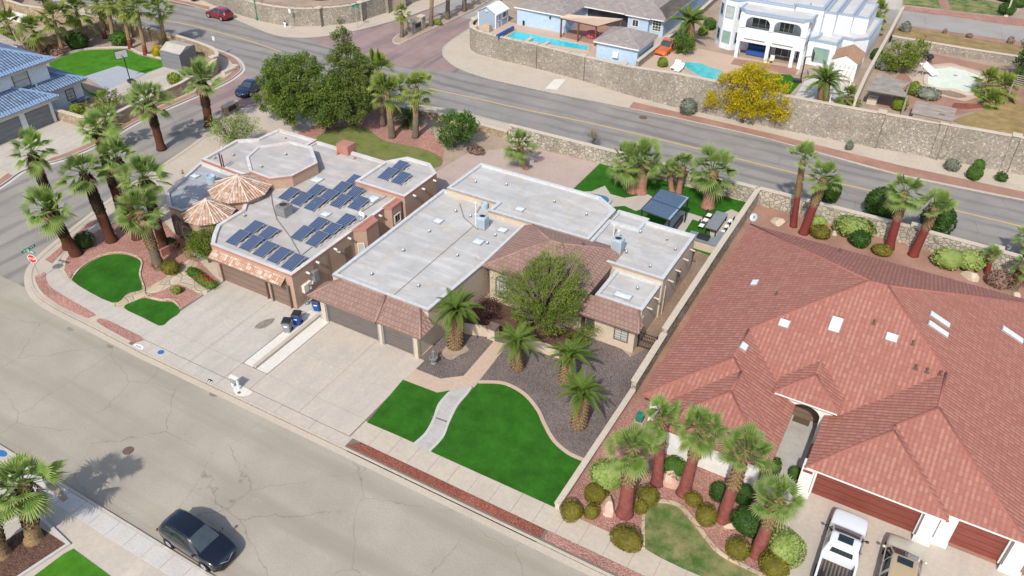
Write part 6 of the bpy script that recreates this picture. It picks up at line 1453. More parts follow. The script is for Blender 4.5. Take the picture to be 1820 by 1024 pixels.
def sg(t, q):
    MB().box(q.x-.6, q.y-.02, q.z+2.9, q.x+.6, q.y+.02, q.z+3.15).box(q.x-.02, q.y-.6, q.z+3.16, q.x+.02, q.y+.6, q.z+3.4).build('street_name_blade', 'signgreen', t)
pole('street_sign', 'green street name sign on a pole in front of the curved rubble wall', 'street sign', (635, 50), .1, 3.4, 'galv', sg)
def lamp(t, q): MB().tube([q+Vector((0, 0, 7.9)), q+Vector((.6, -1.6, 8.4))], .05, 6).build('arm', 'green_metal', t); MB().box(q.x+.4, q.y-2.2, 8.35, q.x+.8, q.y-1.5, 8.5).build('lamp_head', 'green_metal', t)
pole('street_lamp', 'dark green street lamp pole near the parked red SUV', 'street lamp', (458, 36), .1, 8, 'green_metal', lamp, .1)
def sgn(t, q): MB().box(q.x-.18, q.y-.02, q.z+2.2, q.x+.18, q.y+.02, q.z+2.75).build('sign_plate', 'white', t)
pole('road_sign', 'slim pole with a small white sign before the rubble wall', 'street sign', (519, 50), .1, 3.6, 'galv', sgn)
pole('road_sign', 'slim pole with white sign plates at the basketball yard corner', 'street sign', (386, 101), .1, 3.4, 'galv', sgn)
t = thing('fire_hydrant', 'white and blue fire hydrant on the pavement by the rubble wall', 'hydrant', P(507, 47, .1)); q = P(507, 47, .1)
MB().lathe(q, [(.16, 0), (.12, .05), (.12, .55), (.16, .58), (.12, .72), (.03, .8)], 10).tube([q+Vector((-.25, 0, .45)), q+Vector((.25, 0, .45))], .07, 8).build('body', 'white', t); MB().lathe(q+Vector((0, 0, .6)), [(.15, 0), (.13, .14), (.03, .22)], 10).build('bonnet', 'bin_blue', t)
t = thing('utility_box', 'green utility pedestal on the pavement beside the hydrant', 'utility box', P(495, 38, .1)); q = P(495, 38, .1); MB().box(q.x-.25, q.y-.2, .1, q.x+.25, q.y+.2, .7).build('cabinet', 'green_metal', t, bevel=.04); MB().box(q.x-.3, q.y-.25, .08, q.x+.3, q.y+.25, .14).build('plinth', 'concrete', t)
t = thing('utility_box', 'green utility box on the gravel by the white wall of the red house', 'utility box', P(1137, 747, .12)); q = P(1137, 747, .12); MB().box(q.x-.25, q.y-.25, .1, q.x+.25, q.y+.25, .75).build('cabinet', 'green_metal', t, bevel=.04); MB().box(q.x-.3, q.y-.3, .08, q.x+.3, q.y+.3, .15).build('plinth', 'concrete', t)
t = thing('mailbox', 'small pale twin post mailbox on the kerb between the driveways', 'mailbox', P(420, 690, .12)); q = P(420, 690, .12)
for s_ in (-.28, .28): MB().box(q.x+s_-.06, q.y-.06, .1, q.x+s_+.06, q.y+.06, 1.15).build('post', 'white', t)
MB().box(q.x-.24, q.y-.22, .7, q.x+.24, q.y+.22, 1.05).build('box', 'metal', t, bevel=.06); MB().box(q.x-.36, q.y-.14, 1.1, q.x+.36, q.y+.14, 1.16).build('top', 'pvc', t)
lay('mailbox_pad', smooth_line(px([(414, 692), (424, 684), (448, 696), (441, 703), (430, 705), (420, 702)]), 3, True), .13, 'concrete_w')
tag(MB().lathe((*XY(425, 698, .13), .13), [(.12, 0), (.12, .015), (.09, .02)], 12).build('meter_cover', 'iron'), 'small round meter cover set in the mailbox pad', 'meter cover')
# painted house numbers on the gutter apron
for (a_, b_), lab, c1, w_ in (((246, 616.5), 'white house number plate painted on the left driveway kerb', 'paintwhite', .8), ((286, 626), 'blue house mark painted on the left driveway kerb', 'paintblue', .42), ((371, 678), 'dark house number plate painted on the kerb by the mailbox', 'bin_lid', .5)):
    x, y = XY(a_, b_, .115); t = thing('kerb_number', lab, 'kerb marking', (x, y, .117)); MB().lathe((0+x, y, .117), [(w_*.55, 0)], 10) if False else MB().sheet([(x+w_*.6*math.cos(R(k)), y+.24*math.sin(R(k))) for k in range(0, 360, 30)], .1175).build('patch', c1, t)
    g = MB()
    for k in range(3): g.sheet([(x-.25+k*.2, y-.09), (x-.15+k*.2, y-.09), (x-.15+k*.2, y+.1), (x-.25+k*.2, y+.1)], .1215)
    g.build('digits', 'paintblue' if c1 == 'paintwhite' else 'paintwhite' if c1 == 'bin_lid' else 'paintblue', t)
x, y = XY(3, 806, .1); tag(MB().sheet([(x+.45*math.cos(R(k)), y+.22*math.sin(R(k))) for k in range(0, 360, 30)], .1175).build('kerb_number', 'paintblue'), 'blue house mark painted on the near kerb at the left edge', 'kerb marking')
t = thing('garden_urn', 'dark stone urn sculpture on the gravel by the middle garage', 'urn', P(771, 646, .12)); q = P(771, 646, .12)
MB().lathe(q, [(.22, 0), (.24, .1), (.14, .2), (.3, .45), (.33, .6), (.24, .62), (.2, .5)], 12).build('bowl', 'stonegrey', t); MB().lathe(q+Vector((-.05, .12, .5)), [(.1, 0), (.07, .4), (.13, .55), (.02, .7)], 8).build('figure', 'stonegrey', t)
def rock(label, px_, z, sx, sy, sz, mat, seed, name='boulder'):
    r_ = random.Random(seed); x, y = XY(*px_, z); bm = bmesh.new(); bmesh.ops.create_icosphere(bm, subdivisions=2, radius=1)
    cuts = [(Vector((r_.uniform(-1, 1), r_.uniform(-1, 1), r_.uniform(-.3, 1))).normalized(), r_.uniform(.55, .85)) for _ in range(9)]
    for v in bm.verts:
        for n, d in cuts:
            k = v.co.dot(n)-d
            if k > 0: v.co -= n*k
        v.co = Vector((v.co.x*sx, v.co.y*sy, max(-.2, v.co.z)*sz))
    me = bpy.data.meshes.new(name); bm.to_mesh(me); bm.free(); me.materials.append(MT[mat]); o = bpy.data.objects.new(name, me); col.objects.link(o); o.location = (x, y, z); o.rotation_euler.z = r_.random()*6
    return tag(o, label, 'boulder')
rock('pale pink boulder leaning on a painted palm by the sidewalk', (1080, 902), .12, .95, .5, .75, 'rock', 3)
rock('large pink boulder between two red painted palms', (1195, 852), .12, .95, .85, .95, 'rock', 5)
rock('flat tan boulder behind the corner of the red roof', (1383, 395), .12, .95, .7, .45, 'rock_tan', 8)
rock('tan boulder by the right end of the red house back yard', (1722, 492), .12, .9, .6, .8, 'rock_tan', 11)
rock('small tan boulder next to the back yard shrubs', (1483, 416), .12, .4, .4, .5, 'rock_tan', 4)
rock('narrow pale rock on the gravel by the patchy lawn', (1300, 935), .12, .3, .6, .3, 'rock_tan', 6)
rock('white stone at the right end of the red roof yard', (1805, 525), .12, .5, .4, .4, 'rock_tan', 9)
t = thing('monument_sign', 'stone entrance sign with two piers on the median', 'sign', P(740, 56, .15)); q0, q1 = P(732, 60, .15), P(750, 51, .15)
for q in (q0, q1): p_ = MB().box(q.x-.4, q.y-.4, .1, q.x+.4, q.y+.4, 1.9).build('pier', 'yardstone', t); MB().box(q.x-.5, q.y-.5, 1.9, q.x+.5, q.y+.5, 2.05).build('pier_cap', 'cap', p_)
MB().sweep([q0[:2], q1[:2]], -.2, .2, .1, 1.4).build('wall', 'yardstone', t); MB().sweep([Vector(q0[:2]).lerp(Vector(q1[:2]), .22), Vector(q0[:2]).lerp(Vector(q1[:2]), .78)], -.26, .26, .75, 1.3).build('nameplate', 'bin_lid', t)
t = thing('garden_pot', 'large terracotta rimmed barrel pot beside the blue roof house', 'pot', P(118, 190, .12)); q = P(118, 190, .12); MB().lathe(q, [(.4, 0), (.55, .5), (.6, .9)], 14).build('body', 'trim_dark', t); MB().lathe(q+Vector((0, 0, .9)), [(.64, 0), (.64, .12), (.5, .12), (.48, .02)], 14).build('rim', 'pinkwalk', t)
t = thing('garden_pot', 'terracotta pot among shrubs behind the red roof', 'pot', P(1724, 486, .12)); q = P(1724, 484, .12); MB().lathe(q, [(.25, 0), (.36, .6), (.33, .62)], 12).build('body', 'terracotta', t); MB().lathe(q+Vector((0, 0, .6)), [(.42, 0), (.42, .12), (.3, .12)], 12).build('rim', 'terracotta', t)
t = thing('hot_tub', 'covered dark blue hot tub by the wall of the blue roof house', 'hot tub', P(140, 188, .12)); q = P(141, 187, .12); MB().box(q.x-.9, q.y-.9, .1, q.x+.9, q.y+.9, .85).build('cabinet', 'trim_dark', t); MB().box(q.x-1, q.y-1, .85, q.x+1, q.y+1, .98).build('cover', 'p_navy2', t, bevel=.03)
t = thing('stone_bench', 'two pale stone blocks on the corner gravel by the far side street', 'bench', P(406, 128, .12)); q = P(406, 128, .12); MB().box(q.x-.3, q.y-.9, .1, q.x+.3, q.y+.9, .45).build('seat', 'cap', t); q = P(418, 121, .12); MB().box(q.x-.4, q.y-.3, .1, q.x+.4, q.y+.3, .5).build('block', 'cap', t)
t = thing('entrance_sign', 'tan stone pier sign at the side street entrance by the pines', 'sign', P(405, 200, .12)); q0, q1 = P(399, 206, .12), P(424, 193, .12)
MB().sweep([q0[:2], q1[:2]], -.25, .25, .1, 1.1).build('wall', 'tanstone', t); MB().sweep([Vector(q0[:2]).lerp(Vector(q1[:2]), .25), Vector(q0[:2]).lerp(Vector(q1[:2]), .75)], -.3, .3, .45, .95).build('nameplate', 'bin_lid', t); MB().sweep([q0[:2], q1[:2]], -.32, .32, 1.1, 1.2).build('coping', 'cap', t)
t = thing('garden_pole', 'slim white pole by the lawn of the far upper right house', 'pole', P(1790, 28, P2)); q = P(1788, 29, P2); MB().tube([q, q+Vector((0, 0, 6))], .12, 6).build('pole', 'cap', t); MB().box(q.x-.25, q.y-.25, q.z, q.x+.25, q.y+.25, q.z+.2).build('base', 'cap', t)

# oil stain on the left driveway
lay('oil_stain', smooth_line(px([(452, 582), (468, 570), (488, 566), (482, 576), (466, 584)], .12), 3, True), .127, 'oilstain')
for i_, (a_, b_) in enumerate(((383, 572), (195, 616), (378, 702), (124, 585))): x, y = XY(a_, b_, 0); lay('tar_patch', [(x+.35*math.cos(R(k))*(1+.4*math.sin(k)), y+.16*math.sin(R(k))) for k in range(0, 360, 40)], .004, 'oilstain') if i_ else None
# ================================================================== plants
def perp(d): 
    a = d.cross(Vector((0, 0, 1)))
    return a.normalized() if a.length > 1e-3 else Vector((1, 0, 0))
def fan_crown(seed, n=46, Rr=1.0, lo=-60, seg=15, spread=74, droop=.42):
    """radius-1 crown of fan leaves around the trunk top"""
    r_ = random.Random(seed); m_ = MB()
    for i in range(n):
        u = (i+.5)/n; el = R(80-(80-lo)*u**1.15+r_.uniform(-12, 12)); az = i*2.39996+r_.uniform(-.5, .5)
        d = Vector((math.cos(el)*math.cos(az), math.cos(el)*math.sin(az), math.sin(el)))
        pl = Rr*r_.uniform(.40, .68)*(1 if el > 0 else .8); s_ = perp(d); up_ = s_.cross(d).normalized()
        if up_.z < 0: up_ = -up_
        b = d*.08; e = d*pl+Vector((0, 0, -.06*pl)); w_ = .018
        m_.face([b-s_*w_, b+s_*w_, e+s_*w_*.6, e-s_*w_*.6], [(0, .2)]*4)
        bl = Rr*r_.uniform(.44, .64); tilt = r_.uniform(-.6, .6); s2 = (s_*math.cos(tilt)+up_*math.sin(tilt)).normalized()
        dp = droop*(1.3-math.sin(el))*.7
        for k in range(seg):
            a = R(-spread+2*spread*k/(seg-1)); dd = (d*math.cos(a)+s2*math.sin(a)).normalized(); L_ = bl*(1-.28*abs(a)/R(spread))*r_.uniform(.88, 1.08)
            side = dd.cross(up_).normalized(); hw = L_*math.sin(R(spread)/seg)*1.05
            md = e+dd*L_*.55+Vector((0, 0, -dp*L_*.18)); tp = e+dd*L_*.96+Vector((0, 0, -dp*L_*.75))
            cr = up_*hw*.35
            m_.face([e, md-side*hw*.55, tp, md+cr], [(0, .0), (0, .55), (1, 1), (1, .55)]); m_.face([e, md+cr, tp, md+side*hw*.55], [(0, .0), (0, .55), (1, 1), (1, .55)])
    return m_
def feather_crown(seed, n=40, L0=1.0, pairs=20, lo=-25):
    r_ = random.Random(seed); m_ = MB()
    for i in range(n):
        u = (i+.5)/n; el = R(86-(86-lo)*u**.85+r_.uniform(-6, 6)); az = i*2.39996+r_.uniform(-.25, .25); L_ = L0*r_.uniform(.85, 1.05)*(.75+.25*min(1, u*3))
        hd = Vector((math.cos(az), math.sin(az), 0)); sag = r_.uniform(.8, 1.25)
        def pt(t): e2 = el-sag*t*t*.95; return hd*(L_*t*math.cos((el+e2)/2))+Vector((0, 0, L_*t*math.sin((el+e2)/2)*(1)-.06*t))
        prev = pt(.03)
        for k in range(1, 9):
            q = pt(k/8); sd = Vector((-hd.y, hd.x, 0))*.016*(1.2-k/9); m_.face([prev-sd, prev+sd, q+sd*.8, q-sd*.8], [(0, .3)]*4); prev = q
        for k in range(pairs):
            t = .14+.86*(k+.5)/pairs; q = pt(t); tan = (pt(min(1, t+.03))-pt(t-.03)).normalized(); sd = Vector((-hd.y, hd.x, 0)); nn = sd.cross(tan).normalized()
            if nn.z < 0: nn = -nn
            ll = L_*.185*math.sin(math.pi*min(1, .18+t*.8))*r_.uniform(.85, 1.1)
            for s_ in (-1, 1):
                d = (sd*s_*.85+tan*.65+nn*.22).normalized(); tip = q+d*ll+Vector((0, 0, -.12*ll)); wv = tan*.0125
                m_.face([q-wv, q+wv, q+d*ll*.6+wv*.9, tip, q+d*ll*.6-wv*.6], [(0, .1), (0, .1), (0, .6), (1, 1), (1, .6)])
    return m_
FAN = [fan_crown(s, n, 1, lo, sg_).build('crown', 'fan', None, origin=False) for s, n, lo, sg_ in ((1, 33, -50, 15), (2, 29, -36, 15), (3, 35, -58, 15), (4, 22, 4, 15), (5, 27, -20, 15), (6, 31, -44, 15))]
FANF = [fan_crown(s, n, 1, lo, sg_).build('crown', 'fan_far', None, origin=False) for s, n, lo, sg_ in ((11, 30, -60, 11), (12, 26, -48, 11), (13, 28, -40, 11))]
DATE = [feather_crown(s, n, 1, 32, lo).build('crown', 'date', None, origin=False) for s, n, lo in ((21, 27, 8), (22, 24, 12), (23, 28, 5))]
protos = FAN+FANF+DATE
def scales(m_, base, top, r0_, r1_, rows, per, out=.09):
    b, t = Vector(base), Vector(top); ax = (t-b); 
    for i in range(rows):
        u = (i+.5)/rows; c = b+ax*u; rr = r0_+(r1_-r0_)*u; hh = ax.length/rows*1.5
        for k in range(per):
            a = 2*math.pi*(k+.5*(i % 2))/per+rnd.uniform(-.08, .08); d = Vector((math.cos(a), math.sin(a), 0)); s_ = Vector((-d.y, d.x, 0)); wd = 2*math.pi*rr/per*.56; o_ = out*rnd.uniform(.6, 1.3)
            m_.face([c+d*rr*.97-s_*wd-Vector((0, 0, hh*.5)), c+d*rr*.97+s_*wd-Vector((0, 0, hh*.5)), c+d*(rr+o_)+s_*wd*.45+Vector((0, 0, hh*.45)), c+d*(rr+o_)-s_*wd*.45+Vector((0, 0, hh*.45))])
            m_.face([c+d*(rr+o_)+s_*wd*.45+Vector((0, 0, hh*.45)), c+d*(rr+o_)-s_*wd*.45+Vector((0, 0, hh*.45)), c+d*rr*.9-s_*wd*.4+Vector((0, 0, hh*.6)), c+d*rr*.9+s_*wd*.4+Vector((0, 0, hh*.6))])
def top_of(base, crown_px, z0):
    """height at which the trunk top appears at crown_px, allowing lean along the view only sideways"""
    best = None
    for k in range(20, 1500):
        h = k*.01; p = P(*crown_px, z0+h); d = math.hypot(p.x-base.x, p.y-base.y)
        if best is None or d < best[0]: best = (d, h, p)
    return best
def palm(label, base_px, crown_px, Rr, kind='fan', r0_=.32, r1_=.22, z=.12, style='brown', v=0, group=None, far=False, split=.45, name=None):
    b = P(*base_px, z); d, h, p = top_of(b, crown_px, z); 
    tp = Vector((p.x, p.y, z+h)); 
    if d > .30*h: tp = b+Vector(((p.x-b.x)*.3*h/d, (p.y-b.y)*.3*h/d, h))
    t = thing(name or ('fan_palm' if kind == 'fan' else 'date_palm'), label, 'palm tree', b, group)
    low = b.lerp(tp, split)
    lowmat = {'brown': 'bark_red', 'red': 'redpaint', 'faded': 'redpaint2', 'rose': 'rose', 'grey': 'bark_grey', 'date': 'boots'}[style]
    rs = r0_+(r1_-r0_)*split
    n = 10 if not far else 7
    if kind == 'fan':
        m_ = MB(); ks = [0, .05, .12, .2, .3, .4, .5, .6, .7, .8, .9, 1.0] if not far else [0, .12, .5, 1]; m_.tube([b.lerp(low, k)-Vector((0, 0, .1*(k == 0))) for k in ks], [(r0_*1.28 if k == 0 else r0_+(rs-r0_)*k+r0_*.16*max(0, 1-k*5))*(1 if style in ('red', 'faded') else rnd.uniform(.93, 1.07)) for k in ks], n); m_.build('trunk', lowmat, t, smooth=True)
        m_ = MB(); m_.tube([low, low.lerp(tp, .5), tp+Vector((0, 0, .1))], [rs*1.0, (rs+r1_)/2*1.03, r1_], n)
        if not far: scales(m_, low-Vector((0, 0, .1)), tp+Vector((0, 0, .05)), rs, r1_*1.05, max(4, int((tp-low).length/.16)), 9, .10)
        m_.build('upper_trunk', 'boots' if style not in ('brown',) else 'boots_dark', t)
    else:
        m_ = MB(); mid = b.lerp(tp, .55); m_.tube([b-Vector((0, 0, .1)), b.lerp(tp, .1), mid, tp], [r0_*.8, r0_*.95, r0_*1.0, r0_*.92], 12)
        scales(m_, b, tp+Vector((0, 0, .05)), r0_*.97, r0_*.96, max(5, int(h/.15)), 12, .075); m_.build('trunk', 'boots', t)
    src = (FANF if far else FAN) if kind == 'fan' else DATE; s_ = src[v % len(src)]
    if kind == 'fan' and not far and v in (0, 1, 2): s_ = FAN[rnd.choice((0, 1, 2, 4, 5))]
    c = bpy.data.objects.new('crown', s_.data); col.objects.link(c); c.parent = t; c.location = tp-b+Vector((0, 0, .05)); sq = rnd.uniform(.9, 1.12); c.scale = (Rr*sq, Rr*rnd.uniform(.88, 1.1), Rr*rnd.uniform(.85, 1.08)); c.rotation_euler = (rnd.uniform(-.16, .16), rnd.uniform(-.16, .16), rnd.uniform(0, 6.28))
    if kind == 'fan' and style in ('brown', 'grey', 'date') and not far:
        m_ = MB(); rr_ = random.Random(int(b.x*7+b.y*13))
        for k in range(9):
            az = k*.7+rr_.uniform(-.3, .3); d = Vector((math.cos(az), math.sin(az), 0)); s_ = Vector((-d.y, d.x, 0)); o_ = tp+Vector((0, 0, -.1)); e = o_+d*(r1_+.22)+Vector((0, 0, -.25)); ln_ = Rr*rr_.uniform(.35, .6)
            for q in range(7):
                a_ = (q-3)*.16; dd = (Vector((0, 0, -1))+s_*a_*1.6+d*.12).normalized(); m_.face([e-s_*.02, e+s_*.02, e+dd*ln_*.6+s_*.05, e+dd*ln_*rr_.uniform(.8, 1.1), e+dd*ln_*.6-s_*.05])
        m_.build('dead_fronds', 'deadfrond', t)
    return t
G1 = 'fan palms on the left corner lot'
palm('leftmost tall fan palm by the stop sign corner, dark bushy trunk', (136, 452), (83, 372), 2.35, r0_=.50, r1_=.34, v=0, group=G1)
palm('tall fan palm across the kerb at far left, crown above the side street', (122, 440), (57, 274), 2.1, r0_=.42, r1_=.3, v=1, group=G1)
palm('red brown fan palm, second from the corner, in front of the side street', (199, 428), (150, 308), 2.35, r0_=.48, r1_=.34, v=2, group=G1)
palm('fan palm with crown overlapping the middle of the corner group', (224, 408), (172, 232), 1.9, r0_=.36, r1_=.28, v=1, group=G1)
palm('fan palm with a short visible stump behind the pink gravel', (244, 423), (208, 284), 2.2, r0_=.42, r1_=.32, v=0, group=G1)
palm('red brown fan palm against the pink house wall', (294, 446), (255, 318), 2.3, r0_=.42, r1_=.32, v=2, group=G1, split=.5)
palm('pale trunked fan palm nearest the corner lawn', (284, 476), (248, 378), 2.15, r0_=.45, r1_=.34, v=0, style='grey', group=G1, split=.4)
palm('fan palm with red trunk base on the side street kerb near the pines', (372, 222), (359, 145), 2.6, r0_=.5, r1_=.38, v=1)
palm('fan palm with a dark shaggy trunk on the side street kerb', (287, 264), (264, 183), 2.7, r0_=.45, r1_=.36, v=0, split=.5)
palm('fan palm with hanging leaves standing on the blue house driveway edge', (215, 262), (168, 225), 2.1, r0_=.4, r1_=.32, v=1, split=.3)
G2 = 'row of palms behind the bright lawn'
for i, (bp_, cp2, rr, lab) in enumerate((((32, 92), (14, 46), 2.6, 'first from the left, base hidden by the blue roof'), ((76, 99), (58, 54), 2.5, 'second from the left, dark crown above the blue roof ridge'), ((113, 96), (96, 36), 2.7, 'third from the left, before the long brown wall'),
      ((153, 82), (136, 22), 2.7, 'fourth from the left, beside a dark round shrub'), ((187, 68), (174, 8), 2.5, 'fifth from the left, standing furthest back'), ((203, 80), (192, 6), 2.5, 'sixth from the left, red base next to the kerb shrub'),
      ((232, 86), (218, 12), 2.6, 'seventh from the left, pale upper trunk'), ((259, 97), (243, 16), 2.5, 'eighth from the left, by the yellow bush'), ((293, 81), (283, 18), 2.5, 'last on the right, outside the wall by the road'))):
    palm('lawn row palm, '+lab, bp_, cp2, rr, r0_=.3, r1_=.21, v=i, group=G2, far=True, style='red' if i not in (8,) else 'grey', split=.22)
palm('fan palm with feathery crown at the lower left corner', (60, 958), (42, 862), 2.2, r0_=.46, r1_=.34, v=1, style='date', split=.3)
palm('fan palm cut by the left edge at the lower left', (2, 985), (-28, 905), 2.2, r0_=.46, r1_=.36, v=2, style='date', split=.3)
G3 = 'fan palms on the thin lawn behind the pink house'
palm('left fan palm of the back lawn trio, tallest', (680, 223), (672, 130), 2.6, r0_=.38, r1_=.28, v=0, style='grey', group=G3, far=True)
palm('middle fan palm of the back lawn trio', (697, 244), (688, 165), 2.4, r0_=.38, r1_=.28, v=1, style='grey', group=G3, far=True)
palm('right fan palm of the back lawn trio, standing alone', (738, 244), (740, 158), 2.5, r0_=.38, r1_=.28, v=1, style='grey', group=G3, far=True)
G4 = 'fan palms in the middle back yard'
for a_, c_, rr, lab, rb in (((1124, 340), (1110, 292), 2.5, 'left fan palm of the pair on the turf, leaning left', .55), ((1139, 342), (1146, 288), 2.6, 'right fan palm of the pair on the turf, leaning right', .55), ((1194, 341), (1190, 308), 1.4, 'small fan palm on the left of the pair by the stone wall', .3), ((1206, 343), (1214, 298), 1.5, 'small fan palm on the right of the pair by the stone wall', .3), ((1258, 367), (1266, 306), 2.7, 'broad single fan palm near the outdoor table', .6)):
    palm(lab, a_, c_, rr, r0_=rb, r1_=rb*.8, v=0 if rr > 2 else 3, style='rose', group=G4, split=.7)
palm('small fan palm on the paver patio behind the middle house roof', (935, 300), (915, 262), 1.9, r0_=.3, r1_=.25, v=1, style='rose', group=G4)
G5 = 'red painted palms behind the red roof'
palm('slim red painted palm, leftmost behind the red roof', (1410, 402), (1427, 286), 1.75, r0_=.30, r1_=.2, v=3, style='red', group=G5, split=.5)
palm('stout red painted palm beside the slim one behind the red roof', (1428, 414), (1464, 320), 2.0, r0_=.42, r1_=.3, v=1, style='red', group=G5, split=.55)
palm('red painted palm left of the right hand pair behind the red roof', (1580, 440), (1608, 343), 2.0, r0_=.42, r1_=.3, v=1, style='red', group=G5, split=.55)
palm('red painted palm right of the right hand pair behind the red roof', (1623, 453), (1662, 372), 2.0, r0_=.42, r1_=.3, v=3, style='red', group=G5, split=.6)
palm('small red stemmed palm by the purple shrub at the right', (1754, 486), (1762, 455), 1.0, r0_=.25, r1_=.18, v=3, style='red', group=G5, split=.7)
palm('fan palm at the right edge above the red roof', (1800, 512), (1824, 476), 1.5, r0_=.4, r1_=.32, v=1, style='grey', split=.3)
palm('fan palm cut by the right edge beside the road', (1830, 470), (1832, 425), 1.7, r0_=.35, r1_=.3, v=2, style='grey', split=.3)
G6 = 'red painted palms in the red house front yard'
palm('red painted palm beside the sidewalk boulder, broadest crown', (1110, 912), (1125, 800), 1.85, r0_=.48, r1_=.28, v=0, style='faded', group=G6, split=.5)
palm('red painted palm behind the broad crowned one, furthest back', (1168, 858), (1177, 745), 1.45, r0_=.38, r1_=.22, v=1, style='faded', group=G6, split=.6)
palm('red painted palm with the big boulder on its left', (1215, 876), (1246, 765), 1.75, r0_=.42, r1_=.26, v=1, style='faded', group=G6, split=.6)
palm('red painted palm at the upper right of the patchy lawn', (1284, 922), (1324, 803), 1.75, r0_=.4, r1_=.28, v=2, style='faded', group=G6, split=.5)
palm('red painted palm nearest the driveway shrubs', (1345, 984), (1382, 888), 1.7, r0_=.42, r1_=.28, v=0, style='faded', group=G6, split=.55)
G7 = 'date palms in the middle front yard'
palm('tall thick date palm by the garage wall', (809, 616), (812, 553), 2.35, 'date', .56, v=0, group=G7)
palm('date palm right of the front walk', (920, 655), (918, 608), 1.9, 'date', .43, v=1, group=G7)
palm('date palm half hidden behind the nearest one', (1004, 676), (1013, 634), 2.0, 'date', .46, v=2, group=G7)
palm('nearest date palm with a fat diamond patterned trunk by the curb edging', (1028, 758), (1035, 703), 2.15, 'date', .5, v=0, group=G7)
palm('date palm with sparse crown beside the orange pickup', (1227, 82), (1225, 40), 3.3, 'date', .6, z=P2, v=1)
palm('date palm with stiff fronds on the grey court of the white house', (1462, 182), (1465, 146), 2.9, 'date', .6, z=P2, v=2)
G8 = 'palms on the median'
palm('short bright fan palm at the tip of the median', (714, 66), (714, 24), 1.5, r0_=.3, r1_=.2, v=0, style='grey', far=True, group=G8)
for (a_, c_), lab in ((((766, 46), (768, -30)), 'tall palm trunk on the median right behind the stone sign'), (((795, 34), (797, -42)), 'tall palm trunk on the median, middle of three'), (((825, 20), (826, -52)), 'tall palm trunk on the median, furthest of three')): palm(lab, a_, c_, 1.8, r0_=.34, r1_=.26, v=1, style='grey', far=True, group=G8)
for (a_, c_, rr), lab in ((((1560, 40), (1562, 24), 2.0), 'low fan palm behind the white house, back one'), (((1552, 62), (1552, 44), 2.0), 'low fan palm behind the white house, front one'), (((1508, 186), (1504, 172), 1.7), 'low bushy fan palm in front of the white pergola posts'), (((1755, 170), (1752, 150), 2.3), 'clumped fan palm by the empty pool, left one'), (((1778, 176), (1785, 160), 2.2), 'clumped fan palm by the empty pool, right one'), (((1763, 190), (1760, 180), 1.6), 'low young fan palm in front of the clumped pair')):
    palm(lab, a_, c_, rr, r0_=.3, r1_=.25, z=P2, v=0, style='grey', far=True)
q = P(728, 222, .12); t = thing('sago_palm', 'dark green sago palm between the back lawn palms', 'palm tree', q); MB().lathe(q, [(.35, 0), (.4, .4), (.3, .8)], 10).build('trunk', 'boots_dark', t)
sgo = feather_crown(31, 44, 1, 18, -35).build('crown', 'l_dark', t); sgo.location = (0, 0, .8); sgo.scale = (2.3,)*3
for v_ in sgo.data.vertices: v_.co += q
# ---- leafy trees and shrubs
def leaves(m_, c, rad, n, ls, r_, flat=1.0):
    for _ in range(n):
        d = Vector((r_.gauss(0, 1), r_.gauss(0, 1), r_.gauss(0, 1)*flat)); d = d.normalized()*rad*r_.random()**.45; p = Vector(c)+d
        nn = Vector((r_.gauss(0, 1), r_.gauss(0, 1), r_.gauss(0, 1)+.5)).normalized(); a = perp(nn); b = nn.cross(a); s_ = ls*r_.uniform(.6, 1.3); q = r_.uniform(0, 6.3); a, b = a*math.cos(q)+b*math.sin(q), b*math.cos(q)-a*math.sin(q)
        m_.face([p-a*s_, p-b*s_*.42, p+a*s_, p+b*s_*.42])
def tree(name, label, base, ells, mat, seed, clumps=60, per=40, crad=.6, ls=.16, trunk_r=.2, bark='bark', group=None, twigs=0, shell=.45, extra=None):
    r_ = random.Random(seed); b = Vector(base); t = thing(name, label, 'tree', b, group); tr, cr, tw = MB(), MB(), MB()
    cs = []
    tot = sum(e[1][0]*e[1][1]*e[1][2] for e in ells)
    for c, (rx, ry, rz) in ells:
        for _ in range(max(3, int(clumps*rx*ry*rz/tot))):
            d = Vector((r_.gauss(0, 1), r_.gauss(0, 1), r_.gauss(0, 1))).normalized()*(shell+(1-shell)*r_.random()); cs.append(b+Vector(c)+Vector((d.x*rx, d.y*ry, d.z*rz)))
    c0 = b+Vector(ells[0][0]); fork = b.lerp(c0, .35)
    tr.tube([b-Vector((0, 0, .1)), b.lerp(fork, .5)+Vector((r_.uniform(-.05, .05), r_.uniform(-.05, .05), 0)), fork], [trunk_r*1.2, trunk_r, trunk_r*.85], 8)
    for i, c in enumerate(cs):
        leaves(cr, c, crad*r_.uniform(.7, 1.25), int(per*r_.uniform(.6, 1.3)), ls, r_, .8)
        if i % 3 == 0:
            m_ = fork.lerp(c, .5)+Vector((0, 0, .15*(c-fork).length)); tr.tube([fork-Vector((0, 0, .1)), m_, c], [trunk_r*.5, trunk_r*.28, trunk_r*.08], 5, False)
        for _ in range(twigs):
            q = c+Vector((r_.gauss(0, .5), r_.gauss(0, .5), r_.uniform(.1, .8)))*crad; tw.tube([fork.lerp(c, .6), q], [.022, .008], 3, False)
    tr.build('trunk', bark, t); cr.build('crown', mat, t)
    if tw.v: tw.build('bare_twigs', 'stick', t)
    return t
